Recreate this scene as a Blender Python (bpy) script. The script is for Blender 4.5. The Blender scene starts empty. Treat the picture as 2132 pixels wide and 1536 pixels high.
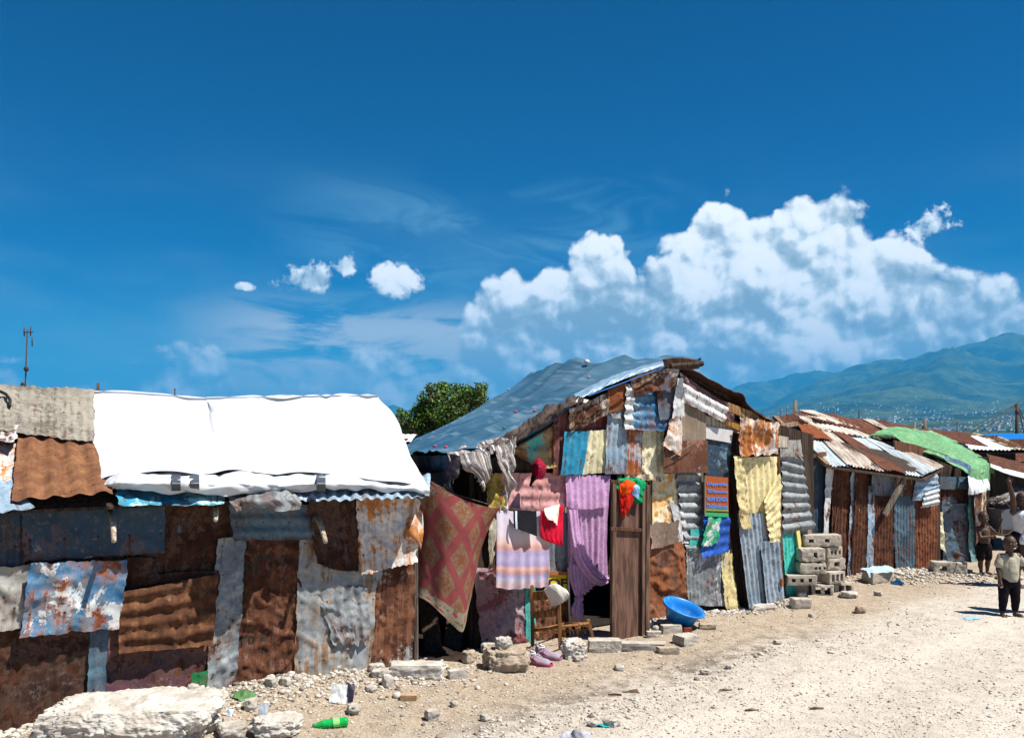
import bpy, bmesh, math, random
import numpy as np
from mathutils import Vector, Matrix
R = math.radians
sc = bpy.context.scene
col = sc.collection
random.seed(7)
# ------------------------------------------------------------------ camera
F, CX, HY, EYE = 1850.0, 1066.0, 905.0, 2.0      # focal length, centre, horizon in photo pixels, eye height in metres
camd = bpy.data.cameras.new('camera')
cam = bpy.data.objects.new('camera', camd); col.objects.link(cam)
cam.location = (0, 0, EYE); cam.rotation_euler = (R(90), 0, 0)
camd.sensor_width = 36; camd.lens = 36 * F / 2132; camd.shift_y = (HY - 768) / 2132
camd.clip_start = .1; camd.clip_end = 40000
sc.camera = cam
# ------------------------------------------------------------------ exposure
vs = sc.view_settings
vs.view_transform = 'Standard'; vs.look = 'None'; vs.exposure = 1.0; vs.gamma = 1; vs.use_curve_mapping = False
sc.cycles.max_bounces = 5; sc.cycles.diffuse_bounces = 3; sc.cycles.transparent_max_bounces = 8
sc.cycles.volume_bounces = 0
# ------------------------------------------------------------------ sun
SEL, SAZ = 60, 111                               # elevation, compass angle from +Y towards +X
sd = Vector((math.cos(R(SEL)) * math.sin(R(SAZ)), math.cos(R(SEL)) * math.cos(R(SAZ)), math.sin(R(SEL))))
sl = bpy.data.lights.new('sun', 'SUN'); sl.energy = 5.0; sl.angle = R(.5); sl.color = (1, .955, .88)
so = bpy.data.objects.new('sun', sl); col.objects.link(so)
so.rotation_euler = sd.to_track_quat('Z', 'Y').to_euler(); so.location = (20, 0, 30)

# ------------------------------------------------------------------ node expressions
class G:
    """tiny wrapper to write node maths as expressions"""
    def __init__(s, nt, dim='3D'): s.nt = nt; s.dim = dim
    def node(s, t, **k):
        n = s.nt.nodes.new(t)
        for a, b in k.items(): setattr(n, a, b)
        return n
    def put(s, sock, v):
        if isinstance(v, E): s.nt.links.new(v.s, sock)
        elif v is not None: sock.default_value = v
    def m(s, op, a, b=None, c=None, clamp=False):
        n = s.node('ShaderNodeMath', operation=op, use_clamp=clamp)
        for i, v in enumerate((a, b, c)):
            if v is not None: s.put(n.inputs[i], v)
        return E(s, n.outputs[0])
    def smooth(s, a, lo, hi, t0=0., t1=1.):
        n = s.node('ShaderNodeMapRange', interpolation_type='SMOOTHSTEP')
        for i, v in enumerate((a, lo, hi, t0, t1)): s.put(n.inputs[i], v)
        return E(s, n.outputs[0])
    def lin(s, a, lo, hi, t0=0., t1=1.):
        n = s.node('ShaderNodeMapRange')
        for i, v in enumerate((a, lo, hi, t0, t1)): s.put(n.inputs[i], v)
        return E(s, n.outputs[0])
    def xyz(s, x, y, z):
        n = s.node('ShaderNodeCombineXYZ')
        for i, v in enumerate((x, y, z)): s.put(n.inputs[i], v)
        return E(s, n.outputs[0])
    def sep(s, v):
        n = s.node('ShaderNodeSeparateXYZ'); s.put(n.inputs[0], v)
        return [E(s, o) for o in n.outputs]
    def vm(s, op, a, b=None):
        n = s.node('ShaderNodeVectorMath', operation=op); s.put(n.inputs[0], a)
        if b is not None: s.put(n.inputs[1], b)
        return E(s, n.outputs[0])
    def noise(s, v, scale, detail=4, rough=.5, dist=0., out=0, lac=2.):
        n = s.node('ShaderNodeTexNoise', noise_dimensions=s.dim); s.put(n.inputs['Vector'], v)
        n.inputs['Scale'].default_value = scale; n.inputs['Detail'].default_value = detail
        n.inputs['Roughness'].default_value = rough; n.inputs['Distortion'].default_value = dist
        n.inputs['Lacunarity'].default_value = lac
        return E(s, n.outputs[out])
    def voro(s, v, scale, feature='F1', detail=0, rough=.5, smooth=.6, out=0):
        n = s.node('ShaderNodeTexVoronoi', feature=feature, voronoi_dimensions=s.dim); s.put(n.inputs['Vector'], v)
        n.inputs['Scale'].default_value = scale; n.inputs['Detail'].default_value = detail
        n.inputs['Roughness'].default_value = rough
        if feature == 'SMOOTH_F1': n.inputs['Smoothness'].default_value = smooth
        return E(s, n.outputs[out])
    def mix(s, f, a, b, blend='MIX'):
        n = s.node('ShaderNodeMix', data_type='RGBA', blend_type=blend)
        s.put(n.inputs[0], f); s.put(n.inputs[6], rgba(a)); s.put(n.inputs[7], rgba(b))
        return E(s, n.outputs[2])
    def ramp(s, f, stops, interp='LINEAR'):
        n = s.node('ShaderNodeValToRGB'); n.color_ramp.interpolation = interp
        s.put(n.inputs[0], f); el = n.color_ramp.elements
        while len(el) < len(stops): el.new(.5)
        for e, (p, c) in zip(el, stops): e.position = p; e.color = rgba(c)
        return E(s, n.outputs[0])
def rgba(c):
    if isinstance(c, E) or c is None: return c
    return (c[0], c[1], c[2], 1.) if len(c) == 3 else tuple(c)
class E:
    def __init__(s, g, sock): s.g, s.s = g, sock
    def __add__(s, o): return s.g.m('ADD', s, o)
    def __radd__(s, o): return s.g.m('ADD', o, s)
    def __sub__(s, o): return s.g.m('SUBTRACT', s, o)
    def __rsub__(s, o): return s.g.m('SUBTRACT', o, s)
    def __mul__(s, o): return s.g.m('MULTIPLY', s, o)
    def __rmul__(s, o): return s.g.m('MULTIPLY', o, s)
    def __truediv__(s, o): return s.g.m('DIVIDE', s, o)
def clampn(g, a): return g.m('ADD', a, 0., clamp=True)

# ------------------------------------------------------------------ world: Nishita sky with cumulus banks in its directions
def az_te(px, py):
    a = math.atan((px - CX) / F); return a, (HY - py) / F * math.cos(a)
world = bpy.data.worlds.new('World'); sc.world = world; world.use_nodes = True
wt = world.node_tree; wt.nodes.clear()
def cloud_group():
    t = bpy.data.node_groups.new('cloud_field', 'ShaderNodeTree')
    t.interface.new_socket('p', in_out='INPUT', socket_type='NodeSocketVector')
    t.interface.new_socket('D', in_out='OUTPUT', socket_type='NodeSocketFloat')
    t.interface.new_socket('S', in_out='OUTPUT', socket_type='NodeSocketFloat')
    g = G(t, '2D'); gi = t.nodes.new('NodeGroupInput'); go = t.nodes.new('NodeGroupOutput')
    p = E(g, gi.outputs[0]); az, te, _ = g.sep(p)
    # big billows, warped
    w = g.noise(p, 16, 4, .6, out=1); w = g.vm('MULTIPLY', g.vm('SUBTRACT', w, (.5, .5, .5)), (.020, .020, 0))
    q = g.vm('ADD', p, w)
    b1 = 1. - g.voro(q, 15, 'SMOOTH_F1', 0, smooth=.25) * 1.7
    b2 = 1. - g.voro(q, 36, 'F1', 0) * 1.5
    b3 = 1. - g.voro(q, 85, 'F1', 0) * 1.5
    fine = g.noise(q, 120, 3, .6) - .5
    bil = b1 * .60 + b2 * .31 + b3 * .10 + fine * .20
    # silhouette of the large bank
    pts = [(-200,800),(20,770),(120,775),(230,770),(330,748),(410,735),(470,755),(540,800),(600,790),(650,760),(720,735),(790,742),(860,770),(920,745),(970,640),(1010,590),(1060,575),(1110,560),(1150,530),(1200,510),(1250,492),(1290,490),
           (1325,520),(1360,512),(1400,520),(1430,480),(1465,435),(1500,425),(1530,425),(1575,425),(1625,385),(1690,368),(1750,385),(1790,440),
           (1830,475),(1880,490),(1930,520),(1980,535),(2040,560),(2090,560),(2140,572),(2300,600),(2600,560)]
    n = g.node('ShaderNodeFloatCurve'); cv = n.mapping.curves[0]
    P = []
    for x, y in pts:
        a, e = az_te(x, y); P.append(((a + .8) / 1.6, max(0, e + .02) / .5))
    while len(cv.points) < len(P): cv.points.new(.5, .5)
    for c, (x, y) in zip(cv.points, P): c.location = (x, y); c.handle_type = 'AUTO_CLAMPED'
    n.mapping.update()
    g.put(n.inputs[1], (az + .8) / 1.6)
    top = E(g, n.outputs[0]) * .5 - .02
    D = (top - te) * 26. + (bil - .36) * 1.5
    S = bil
    # smaller separate clouds
    small = None
    for (x, y, rx, ry) in [(1930,482,52,36),(650,588,75,34),(722,558,30,24),(828,578,62,40),(505,597,22,8),(400,752,95,30),(440,735,50,28),(280,752,60,16),(130,750,34,12),(330,728,22,12),(630,775,50,28),(720,745,60,46),(640,805,30,14),(800,760,70,46),(880,790,60,34),(1020,770,50,36),(560,775,50,12),(40,750,40,9)]:
        a, e = az_te(x, y); ka, kb = F / rx, F / ry
        dx = (az - a) * ka; dy = (te - e) * kb
        r = g.m('SQRT', dx * dx + dy * dy)
        v = (1. - r) * 1.3
        small = v if small is None else g.m('MAXIMUM', small, v)
    Dm = g.m('MINIMUM', small * 1.2, 1.1) * .9 + (bil - .40) * 2.0 + fine * 1.1 - .10
    D2 = g.m('MAXIMUM', D, Dm * .5)
    g.nt.links.new(D2.s, go.inputs[0]); g.nt.links.new(S.s, go.inputs[1])
    return t
g = G(wt, '2D')
tc = g.node('ShaderNodeTexCoord'); dirv = E(g, tc.outputs['Generated'])
x, y, z = g.sep(dirv)
az = g.m('ARCTAN2', x, y); te = z / g.m('SQRT', x * x + y * y + 1e-4)
p = g.xyz(az, te, 0.)
cg = cloud_group()
def field(v):
    n = g.node('ShaderNodeGroup', node_tree=cg); g.put(n.inputs[0], v); return E(g, n.outputs[0]), E(g, n.outputs[1])
D0, S0 = field(p)
D1, S1 = field(g.vm('ADD', p, (.0055, .0085, 0)))
sky = g.node('ShaderNodeTexSky', sky_type='NISHITA', sun_disc=False)
sky.sun_elevation = R(SEL); sky.sun_rotation = R(SAZ); sky.air_density = 1.0; sky.dust_density = .1; sky.ozone_density = 4; sky.altitude = 0
hs = g.node('ShaderNodeHueSaturation'); wt.links.new(sky.outputs[0], hs.inputs['Color'])
hs.inputs['Saturation'].default_value = 1.9; hs.inputs['Hue'].default_value = .491; hs.inputs['Value'].default_value = .27
gmn = g.node('ShaderNodeGamma'); gmn.inputs[1].default_value = 1.6; wt.links.new(hs.outputs[0], gmn.inputs[0]); skyc = E(g, gmn.outputs[0])
SKS = .09
alpha = g.smooth(D0, -.05, g.smooth(te, .05, .2, 1.2, .30))
# light on the billows: open towards the sun = bright
grad = (S0 - S1) * 1.5
rim = g.smooth(D0, 0., 2.4, .26, 0.)
lf = g.noise(g.vm('ADD', p, (.31, .2, 0)), 7.5, 3, .5)
depthdark = g.smooth(te, 0.03, .25, -.34, .12)
L = clampn(g, .56 + grad + rim + depthdark + (lf - .5) * 1.7 + (S0 - .45) * .35)
inv = 1. / SKS
k_ = inv * .70
cc = g.ramp(L, [(0, (.29*k_, .36*k_, .40*k_)), (.28, (.42*k_, .50*k_, .55*k_)), (.5, (.62*k_, .69*k_, .73*k_)), (.72, (.90*k_, .93*k_, .94*k_)), (1, (1.0*k_, 1.0*k_, 1.0*k_))])
# clouds low over the horizon dissolve into blue air
lowf = g.smooth(te, .005, .08, .68, 1.)
lft = g.m('MAXIMUM', g.smooth(az, -.12, .04, .9, 1.), g.smooth(te, .06, .12, 0., 1.))
# stratus streaks
sv = g.vm('MULTIPLY', p, (1., 4.2, 0))
st = g.noise(sv, 7, 6, .58, .4)
stm = g.smooth(te, .02, .06) * g.smooth(te, .11, .165, 1., 0.) * g.smooth(az, -.40, -.24) * g.smooth(az, .0, .1, 1., .35)
sta = g.smooth(st, .34, .56) * stm * .85
ci = g.noise(g.vm('MULTIPLY', g.vm('ADD', g.xyz(az + te * 1.1, te, 0.), (0, 0, 3)), (1., 3.6, 1.)), 6, 7, .6, .6)
cim = g.smooth(te, .12, .17) * g.smooth(te, .24, .31, 1., 0.) * g.smooth(az, -.3, -.15) * g.smooth(az, .12, .25, 1., 0.)
cia = g.smooth(ci, .42, .75) * cim * .36
veil = g.smooth(g.noise(g.vm('MULTIPLY', p, (1., 3., 0)), 4, 5, .5), .35, .75) * g.smooth(te, .0, .35, .42, .0)
hz = g.smooth(te, -.02, .16, .75, 0.)
base = g.mix(hz, skyc, (.03*inv, .15*inv, .23*inv))
base = g.mix(veil, base, (.16*inv, .25*inv, .31*inv))
base = g.mix(sta, base, (.44*inv, .44*inv, .43*inv))
base = g.mix(cia, base, (.14*inv, .30*inv, .40*inv))
fin = g.mix(alpha * lowf * lft, base, cc)
bg = g.node('ShaderNodeBackground'); wt.links.new(fin.s, bg.inputs[0]); bg.inputs[1].default_value = SKS
bg0 = g.node('ShaderNodeBackground'); g.put(bg0.inputs[0], g.mix(hz, skyc, (.03*inv, .15*inv, .23*inv))); bg0.inputs[1].default_value = SKS
# the cumulus bank stands in one part of the sky only
part = g.smooth(te, -.04, -.01) * g.smooth(te, .42, .50, 1., 0.) * g.smooth(g.m('ABSOLUTE', az), .66, .8, 1., 0.)
ms = g.node('ShaderNodeMixShader'); g.put(ms.inputs[0], part); wt.links.new(bg0.outputs[0], ms.inputs[1]); wt.links.new(bg.outputs[0], ms.inputs[2])
wo = g.node('ShaderNodeOutputWorld'); wt.links.new(ms.outputs[0], wo.inputs[0])
# ================================================================== helpers
def V3(a): return np.array(a, float)
def norm(a): return a / np.linalg.norm(a)
def P(px, py, Y): return np.array([(px - CX) / F * Y, Y, EYE + (HY - py) / F * Y])
def PN(px, py, Y): return np.array([[(x - CX) / F * Y, Y, EYE + (HY - y) / F * Y] for x, y in zip(px, py)])
class Plane:
    def __init__(s, o, n): s.o, s.n = V3(o), norm(V3(n))
    def hit(s, px, py, off=0.):
        r = np.array([(px - CX) / F, 1., (HY - py) / F]); c = np.array([0, 0, EYE])
        return c + r * (np.dot(s.o + s.n * off - c, s.n) / np.dot(r, s.n))
class Facade(Plane):
    """upright wall along a ground line from a to b, normal to the street"""
    def __init__(s, a, b):
        s.a, s.b = V3([*a, 0]), V3([*b, 0]); s.d = norm(s.b - s.a)
        super().__init__(s.a, [s.d[1], -s.d[0], 0]); s.inw = -s.n
    def at(s, px, z, off=0.):
        k = (px - CX) / F; o = s.a + s.n * off
        t = (k * o[1] - o[0]) / (s.d[0] - k * s.d[1])
        q = o + s.d * t; q[2] = z; return q
# --- value/gradient noise in numpy
_pr = np.random.RandomState(3); _perm = _pr.permutation(512); _perm = np.concatenate([_perm, _perm, _perm])
_gr = _pr.normal(size=(512, 3)); _gr /= np.linalg.norm(_gr, axis=1)[:, None]
def pn(p):
    p = np.asarray(p, float); i = np.floor(p).astype(int); f = p - i; u = f * f * f * (f * (f * 6 - 15) + 10)
    out = 0
    for dx in (0, 1):
        for dy in (0, 1):
            for dz in (0, 1):
                h = _perm[(_perm[(_perm[(i[..., 0] + dx) & 511] + i[..., 1] + dy) & 511] + i[..., 2] + dz) & 511]
                g_ = _gr[h]; d = f - np.array([dx, dy, dz])
                w = (u[..., 0] if dx else 1 - u[..., 0]) * (u[..., 1] if dy else 1 - u[..., 1]) * (u[..., 2] if dz else 1 - u[..., 2])
                out = out + w * (g_ * d).sum(-1)
    return out * 1.5
def fbm(p, o=4, r=.5):
    s = 0; a = 1.
    for k in range(o): s = s + a * pn(p * 2 ** k + 17.3 * k); a *= r
    return s
def pn2(x, y, s=0.): return pn(np.stack([x, y, np.full_like(x, s)], -1))
def fbm2(x, y, s=0., o=4, r=.5): return fbm(np.stack([x, y, np.full_like(x, s)], -1), o, r)
SEED = [1.]
def sd_(): SEED[0] += 7.31; return SEED[0]
# --- tagging and linking
def tag(o, label=None, cat=None, group=None, kind=None):
    for k, v in (('label', label), ('category', cat), ('group', group), ('kind', kind)):
        if v: o[k] = v
    return o
def thing(name, label, cat, loc=(0, 0, 0), rz=0, group=None):
    o = bpy.data.objects.new(name, None); col.objects.link(o); o.location = loc; o.rotation_euler = (0, 0, rz)
    o.empty_display_size = .2
    return tag(o, label, cat, group)
def wmat(o):
    m = Matrix.Identity(4)
    while o is not None:
        m = Matrix.LocRotScale(o.location, o.rotation_euler, o.scale) @ m; o = o.parent
    return m
def link(name, me, mat, parent=None, smooth=True, at=None):
    """link a mesh given in world coordinates; its data is moved into the frame of its parent / its own base point"""
    o = bpy.data.objects.new(name, me); col.objects.link(o)
    if mat is not None:
        for m_ in (mat if isinstance(mat, (list, tuple)) else [mat]): me.materials.append(m_)
    if smooth: me.polygons.foreach_set('use_smooth', [True] * len(me.polygons))
    if parent is not None: o.parent = parent; me.transform(wmat(parent).inverted())
    elif at is not None: o.location = at; me.transform(Matrix.Translation(at).inverted())
    return o
def np_mesh(name, v, f, uv=None):
    """v (n,3), f (m,4) or (m,3), uv per vertex"""
    me = bpy.data.meshes.new(name); v = np.asarray(v, np.float32); f = np.asarray(f, np.int32); k = f.shape[1]
    me.vertices.add(len(v)); me.vertices.foreach_set('co', v.ravel())
    me.loops.add(f.size); me.loops.foreach_set('vertex_index', f.ravel())
    me.polygons.add(len(f)); me.polygons.foreach_set('loop_start', np.arange(0, f.size, k, dtype=np.int32))
    me.update(calc_edges=True)
    if uv is not None:
        l = me.uv_layers.new(name='UVMap'); l.data.foreach_set('uv', np.asarray(uv, np.float32)[f.ravel()].ravel())
    me.validate(); return me
def grid_faces(nv, nu):
    i = np.arange(nv - 1)[:, None] * nu + np.arange(nu - 1)[None, :]
    return np.stack([i, i + nu, i + nu + 1, i + 1], -1).reshape(-1, 4)
def grid_mesh(name, pos, uv): return np_mesh(name, pos.reshape(-1, 3), grid_faces(*pos.shape[:2]), uv.reshape(-1, 2))
# --- bmesh shapes
class BM:
    def __init__(s): s.v, s.f = [], []
    def add(s, vs_, fs_):
        b = len(s.v); s.v += [tuple(x) for x in vs_]; s.f += [tuple(b + i for i in q) for q in fs_]; return s
    def hexa(s, q):      # 8 corners: bottom 4 ccw, top 4 ccw
        return s.add(q, [(3, 2, 1, 0), (4, 5, 6, 7), (0, 1, 5, 4), (1, 2, 6, 5), (2, 3, 7, 6), (3, 0, 4, 7)])
    def box(s, c, size, rz=0, tilt=None):
        x, y, z = np.array(size) / 2
        q = [(-x, -y, -z), (x, -y, -z), (x, y, -z), (-x, y, -z), (-x, -y, z), (x, -y, z), (x, y, z), (-x, y, z)]
        M = Matrix.Rotation(rz, 3, 'Z') @ (tilt or Matrix.Identity(3))
        return s.hexa([tuple(M @ Vector(a) + Vector(c)) for a in q])
    def beam(s, a, b, w, t, up=(0, 0, 1)):
        a, b = V3(a), V3(b); d = norm(b - a); u = V3(up)
        if abs(np.dot(u, d)) > .95: u = V3([1, 0, 0])
        sx = norm(np.cross(d, u)); sy = np.cross(sx, d)
        q = []
        for e in (a, b):
            for i, j in ((-1, -1), (1, -1), (1, 1), (-1, 1)): q.append(e + sx * w / 2 * i + sy * t / 2 * j)
        return s.hexa([q[0], q[1], q[2], q[3], q[4], q[5], q[6], q[7]])
    def tube(s, pts, r, n=8, cap=True):
        pts = [V3(p_) for p_ in pts]; rr = r if hasattr(r, '__len__') else [r] * len(pts)
        d0 = norm(pts[1] - pts[0]); u = V3([0, 0, 1]) if abs(d0[2]) < .9 else V3([1, 0, 0])
        b = len(s.v)
        for i, p_ in enumerate(pts):
            d = norm(pts[min(i + 1, len(pts) - 1)] - pts[max(i - 1, 0)])
            sx = norm(np.cross(d, u)); sy = np.cross(sx, d); u = sy
            for k in range(n):
                a = 2 * math.pi * k / n; s.v.append(tuple(p_ + (sx * math.cos(a) + sy * math.sin(a)) * rr[i]))
        for i in range(len(pts) - 1):
            for k in range(n):
                k2 = (k + 1) % n; s.f.append((b + i * n + k, b + i * n + k2, b + (i + 1) * n + k2, b + (i + 1) * n + k))
        if cap:
            s.f.append(tuple(b + k for k in range(n))[::-1]); s.f.append(tuple(b + (len(pts) - 1) * n + k for k in range(n)))
        return s
    def capsule(s, a, b, ra, rb, n=12, rings=4):
        a, b = V3(a), V3(b); L_ = np.linalg.norm(b - a); d = (b - a) / L_ if L_ > 1e-6 else V3([0, 0, 1])
        pts, rr = [], []
        for k in range(rings): t = math.pi / 2 * (1 - k / rings); pts.append(a - d * ra * math.sin(t)); rr.append(max(ra * math.cos(t), 1e-4))
        pts.append(a); rr.append(ra); pts.append(b); rr.append(rb)
        for k in range(1, rings + 1): t = math.pi / 2 * k / rings; pts.append(b + d * rb * math.sin(t)); rr.append(max(rb * math.cos(t), 1e-4))
        return s.tube(pts, rr, n)
    def ell(s, c, r, n=16, m_=10, M=None):
        c = V3(c); b = len(s.v); M = M or Matrix.Identity(3)
        for i in range(m_ + 1):
            t = math.pi * i / m_
            for k in range(n):
                a = 2 * math.pi * k / n
                q = M @ Vector((r[0] * math.sin(t) * math.cos(a), r[1] * math.sin(t) * math.sin(a), r[2] * math.cos(t)))
                s.v.append(tuple(c + V3(q)))
        for i in range(m_):
            for k in range(n):
                k2 = (k + 1) % n; s.f.append((b + i * n + k, b + (i + 1) * n + k, b + (i + 1) * n + k2, b + i * n + k2))
        return s
    def mesh(s, name='m'):
        me = bpy.data.meshes.new(name); me.from_pydata(s.v, [], s.f); me.update(); return me
    def go(s, name, mat, parent=None, smooth=False, bevel=0, at=None):
        o = link(name, s.mesh(name), mat, parent, smooth, at)
        if bevel:
            b = o.modifiers.new('bevel', 'BEVEL'); b.width = bevel; b.segments = 2; b.limit_method = 'ANGLE'
        return o
def poly(pts3, thick, n):
    """flat slab from an outline, extruded backwards along -n"""
    b = BM(); k = len(pts3); q = [V3(p_) for p_ in pts3]; bk = [p_ - V3(n) * thick for p_ in q]
    b.add(q + bk, [tuple(range(k))[::-1], tuple(range(k, 2 * k))] + [(i, (i + 1) % k, k + (i + 1) % k, k + i) for i in range(k)])
    return b
# --- smooth interpolation of a control net
def cr(P_, t):
    """Catmull-Rom through P_ (n,...) at parameters t in 0..n-1"""
    n = len(P_); i = np.clip(np.floor(t).astype(int), 0, n - 2); f = (t - i)
    g0 = P_[np.clip(i - 1, 0, n - 1)]; g1 = P_[i]; g2 = P_[i + 1]; g3 = P_[np.clip(i + 2, 0, n - 1)]
    sh = (-1,) + (1,) * (P_.ndim - 1); f = f.reshape(sh)
    return .5 * (2 * g1 + (g2 - g0) * f + (2 * g0 - 5 * g1 + 4 * g2 - g3) * f ** 2 + (3 * g1 - g0 - 3 * g2 + g3) * f ** 3)
def net(ctrl, nv, nu):
    c = np.array(ctrl, float); a = cr(c, np.linspace(0, len(c) - 1, nv)); a = np.swapaxes(a, 0, 1)
    return np.swapaxes(cr(a, np.linspace(0, a.shape[0] - 1, nu)), 0, 1)
def gnormals(p):
    du = np.gradient(p, axis=1); dv = np.gradient(p, axis=0); n = np.cross(dv, du); return n / (np.linalg.norm(n, axis=-1, keepdims=True) + 1e-9)
def arclen(p):
    u = np.concatenate([np.zeros((p.shape[0], 1)), np.cumsum(np.linalg.norm(np.diff(p, axis=1), axis=-1), 1)], 1)
    v = np.concatenate([np.zeros((1, p.shape[1])), np.cumsum(np.linalg.norm(np.diff(p, axis=0), axis=-1), 0)], 0)
    return np.stack([u - u[:, :1] , -v], -1)
def cloth(name, ctrl, mat, parent=None, res=.02, wr=.01, ws=6., fold=None, crease=0., jag=0., thick=0, uvn=False, seed=None, cs=(3.2, 2.4), oc=4):
    c = np.array(ctrl, float); s = seed or sd_()
    lu = max(np.linalg.norm(np.diff(c, axis=1), axis=-1).sum(1)); lv = max(np.linalg.norm(np.diff(c, axis=0), axis=-1).sum(0))
    nu = int(np.clip(lu / res, 8, 260)); nv = int(np.clip(lv / res, 8, 260))
    p = net(c, nv, nu); uv = arclen(p); n = gnormals(p); U = uv[..., 0]; W = uv[..., 1]
    d = wr * fbm2(U * ws, W * ws * .8, s, oc)
    if crease: d = d + crease * (np.abs(fbm2(U * cs[0], W * cs[1], s + 5, oc)) - .25)
    if fold:                                   # vertical folds: (amplitude, period, growth down)
        am, pr_, gw = fold; vv = np.linspace(0, 1, nv)[:, None]
        ph = U / pr_ * 2 * np.pi + 4.2 * fbm2(U * 1.7, W * .6, s + 9, 2)
        d = d + am * (1 - gw + gw * vv) * np.sin(ph) * (.6 + .8 * np.abs(pn2(U * 2, W * .4, s + 3)))
    p = p + n * d[..., None]
    if jag:
        e = np.exp(-np.minimum(np.linspace(0, lv, nv), np.linspace(lv, 0, nv)) / (jag * 2))[:, None]
        p = p + (e * jag * fbm2(U * 11, W * 11, s + 21, 3))[..., None] * V3([0, 0, 1])
    if uvn: uv = np.stack(np.meshgrid(np.linspace(0, 1, nu), np.linspace(1, 0, nv)), -1)
    o = link(name, grid_mesh(name, p, uv), mat, parent)
    if thick:
        m_ = o.modifiers.new('solid', 'SOLIDIFY'); m_.thickness = thick; m_.offset = -1
    return o
def sheet(parent, px4, pl, lay, mat, corr='v', per=.076, amp=.0075, dent=.012, jag=.008, curl=.03, name='metal_sheet', label=None, mid=None, off0=.02, tears=0):
    """one roofing sheet / board nailed on plane pl: photo corners tl,tr,br,bl"""
    c = [pl.hit(x, y, off0 + lay * .02) for x, y in px4]; tl, tr, br, bl = c; s = sd_()
    W = (np.linalg.norm(tr - tl) + np.linalg.norm(br - bl)) / 2; H = (np.linalg.norm(bl - tl) + np.linalg.norm(br - tr)) / 2
    ru = per / 7 if corr == 'v' else .018; rv = per / 7 if corr == 'h' else .018
    nu = int(np.clip(W / ru, 6, 200)); nv = int(np.clip(H / rv, 6, 200))
    u, v = np.meshgrid(np.linspace(0, 1, nu), np.linspace(0, 1, nv)); X, Y = u * W, v * H
    eu = np.exp(-np.minimum(X, W - X) / (jag * 2.5 + 1e-4)); ev = np.exp(-np.minimum(Y, H - Y) / (jag * 2.5 + 1e-4))
    du = jag * eu * (fbm2(X * 5, Y * 9, s, 2) + .8 * fbm2(X * 9, Y * 38, s + 1, 3)) / W; dv = jag * ev * (fbm2(X * 9, Y * 5, s + 4, 2) + .8 * fbm2(X * 38, Y * 9, s + 6, 3)) / H
    if tears: dv = dv - (v > .5) * tears / H * np.clip(fbm2(X * 7, Y * .5, s + 40, 3) - .1, 0, 1) * v * v
    uu, vv = u + du, v + dv
    if mid: vv = vv + mid / H * v * np.sin(np.pi * u)
    p = ((1 - uu) * (1 - vv))[..., None] * tl + (uu * (1 - vv))[..., None] * tr + (uu * vv)[..., None] * br + ((1 - uu) * vv)[..., None] * bl
    def ridge(f, o, q=3): return (1 - np.clip(np.abs(fbm2(X * f + .25 * W * pn2(X * 3, Y * 3, s), Y * f, s + o, 3, .6)) * 1.7, 0, 1)) ** q
    cr1, cr2 = ridge(2.6, 8), ridge(6.5, 19)
    dent = dent * .8
    d = dent * (.95 * cr1 + .45 * cr2 + .9 * fbm2(X * 2.2, Y * 2.2, s + 2, 2) + .10 * fbm2(X * 16, Y * 16, s + 5, 3))
    ph = rnd.uniform(0, 6.28); flat = 1 - np.clip(dent * 14, 0, .6) * (.4 + .6 * np.clip(cr1 + cr2, 0, 1))
    if corr == 'v': d = d + amp * np.sin(X / per * 2 * np.pi + ph + min(dent * 14, .7) * fbm2(X * 1.2, Y * 2, s + 3, 2)) * flat
    if corr == 'h': d = d + amp * np.sin(Y / per * 2 * np.pi + ph + min(dent * 14, .7) * fbm2(X * 2, Y * 1.2, s + 3, 2)) * flat
    if curl:
        d = d + curl * (v ** 6) * np.clip(.15 + fbm2(X * 2.2, Y * 0, s + 12, 2), -.1, 1) + curl * .7 * (np.abs(2 * u - 1) ** 8) * np.clip(fbm2(X * 0, Y * 2.2, s + 14, 2), -.2, 1)
    p = p + (d + amp)[..., None] * pl.n
    o = link(name, grid_mesh(name, p, np.stack([X, H - Y], -1)), mat, parent)
    if label: o['label'] = label
    return o
rnd = random.Random(11)
# ================================================================== materials
def S(r, g, b):
    f = lambda c: (c / 255 / 12.92) if c / 255 <= .04045 else ((c / 255 + .055) / 1.055) ** 2.4
    return (f(r), f(g), f(b))
MC = {}
def newmat(name, rough=.8, metal=0., spec=.3):
    m = bpy.data.materials.new(name); m.use_nodes = True; t = m.node_tree; b = t.nodes['Principled BSDF']
    b.inputs['Roughness'].default_value = rough; b.inputs['Metallic'].default_value = metal; b.inputs['Specular IOR Level'].default_value = spec
    return m, G(t), b
def uvv(g, s=0.):
    n = g.node('ShaderNodeTexCoord'); return g.vm('ADD', E(g, n.outputs['UV']), (s * 1.7, s * 2.3, s))
def objv(g):
    n = g.node('ShaderNodeTexCoord'); return E(g, n.outputs['Object'])
def bump(g, b, h, st=.4, dist=.01):
    n = g.node('ShaderNodeBump'); n.inputs['Strength'].default_value = st; n.inputs['Distance'].default_value = dist
    g.put(n.inputs['Height'], h); g.nt.links.new(n.outputs[0], b.inputs['Normal'])
RUST = [S(34, 19, 13), S(76, 43, 28), S(124, 80, 50)]
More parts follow.
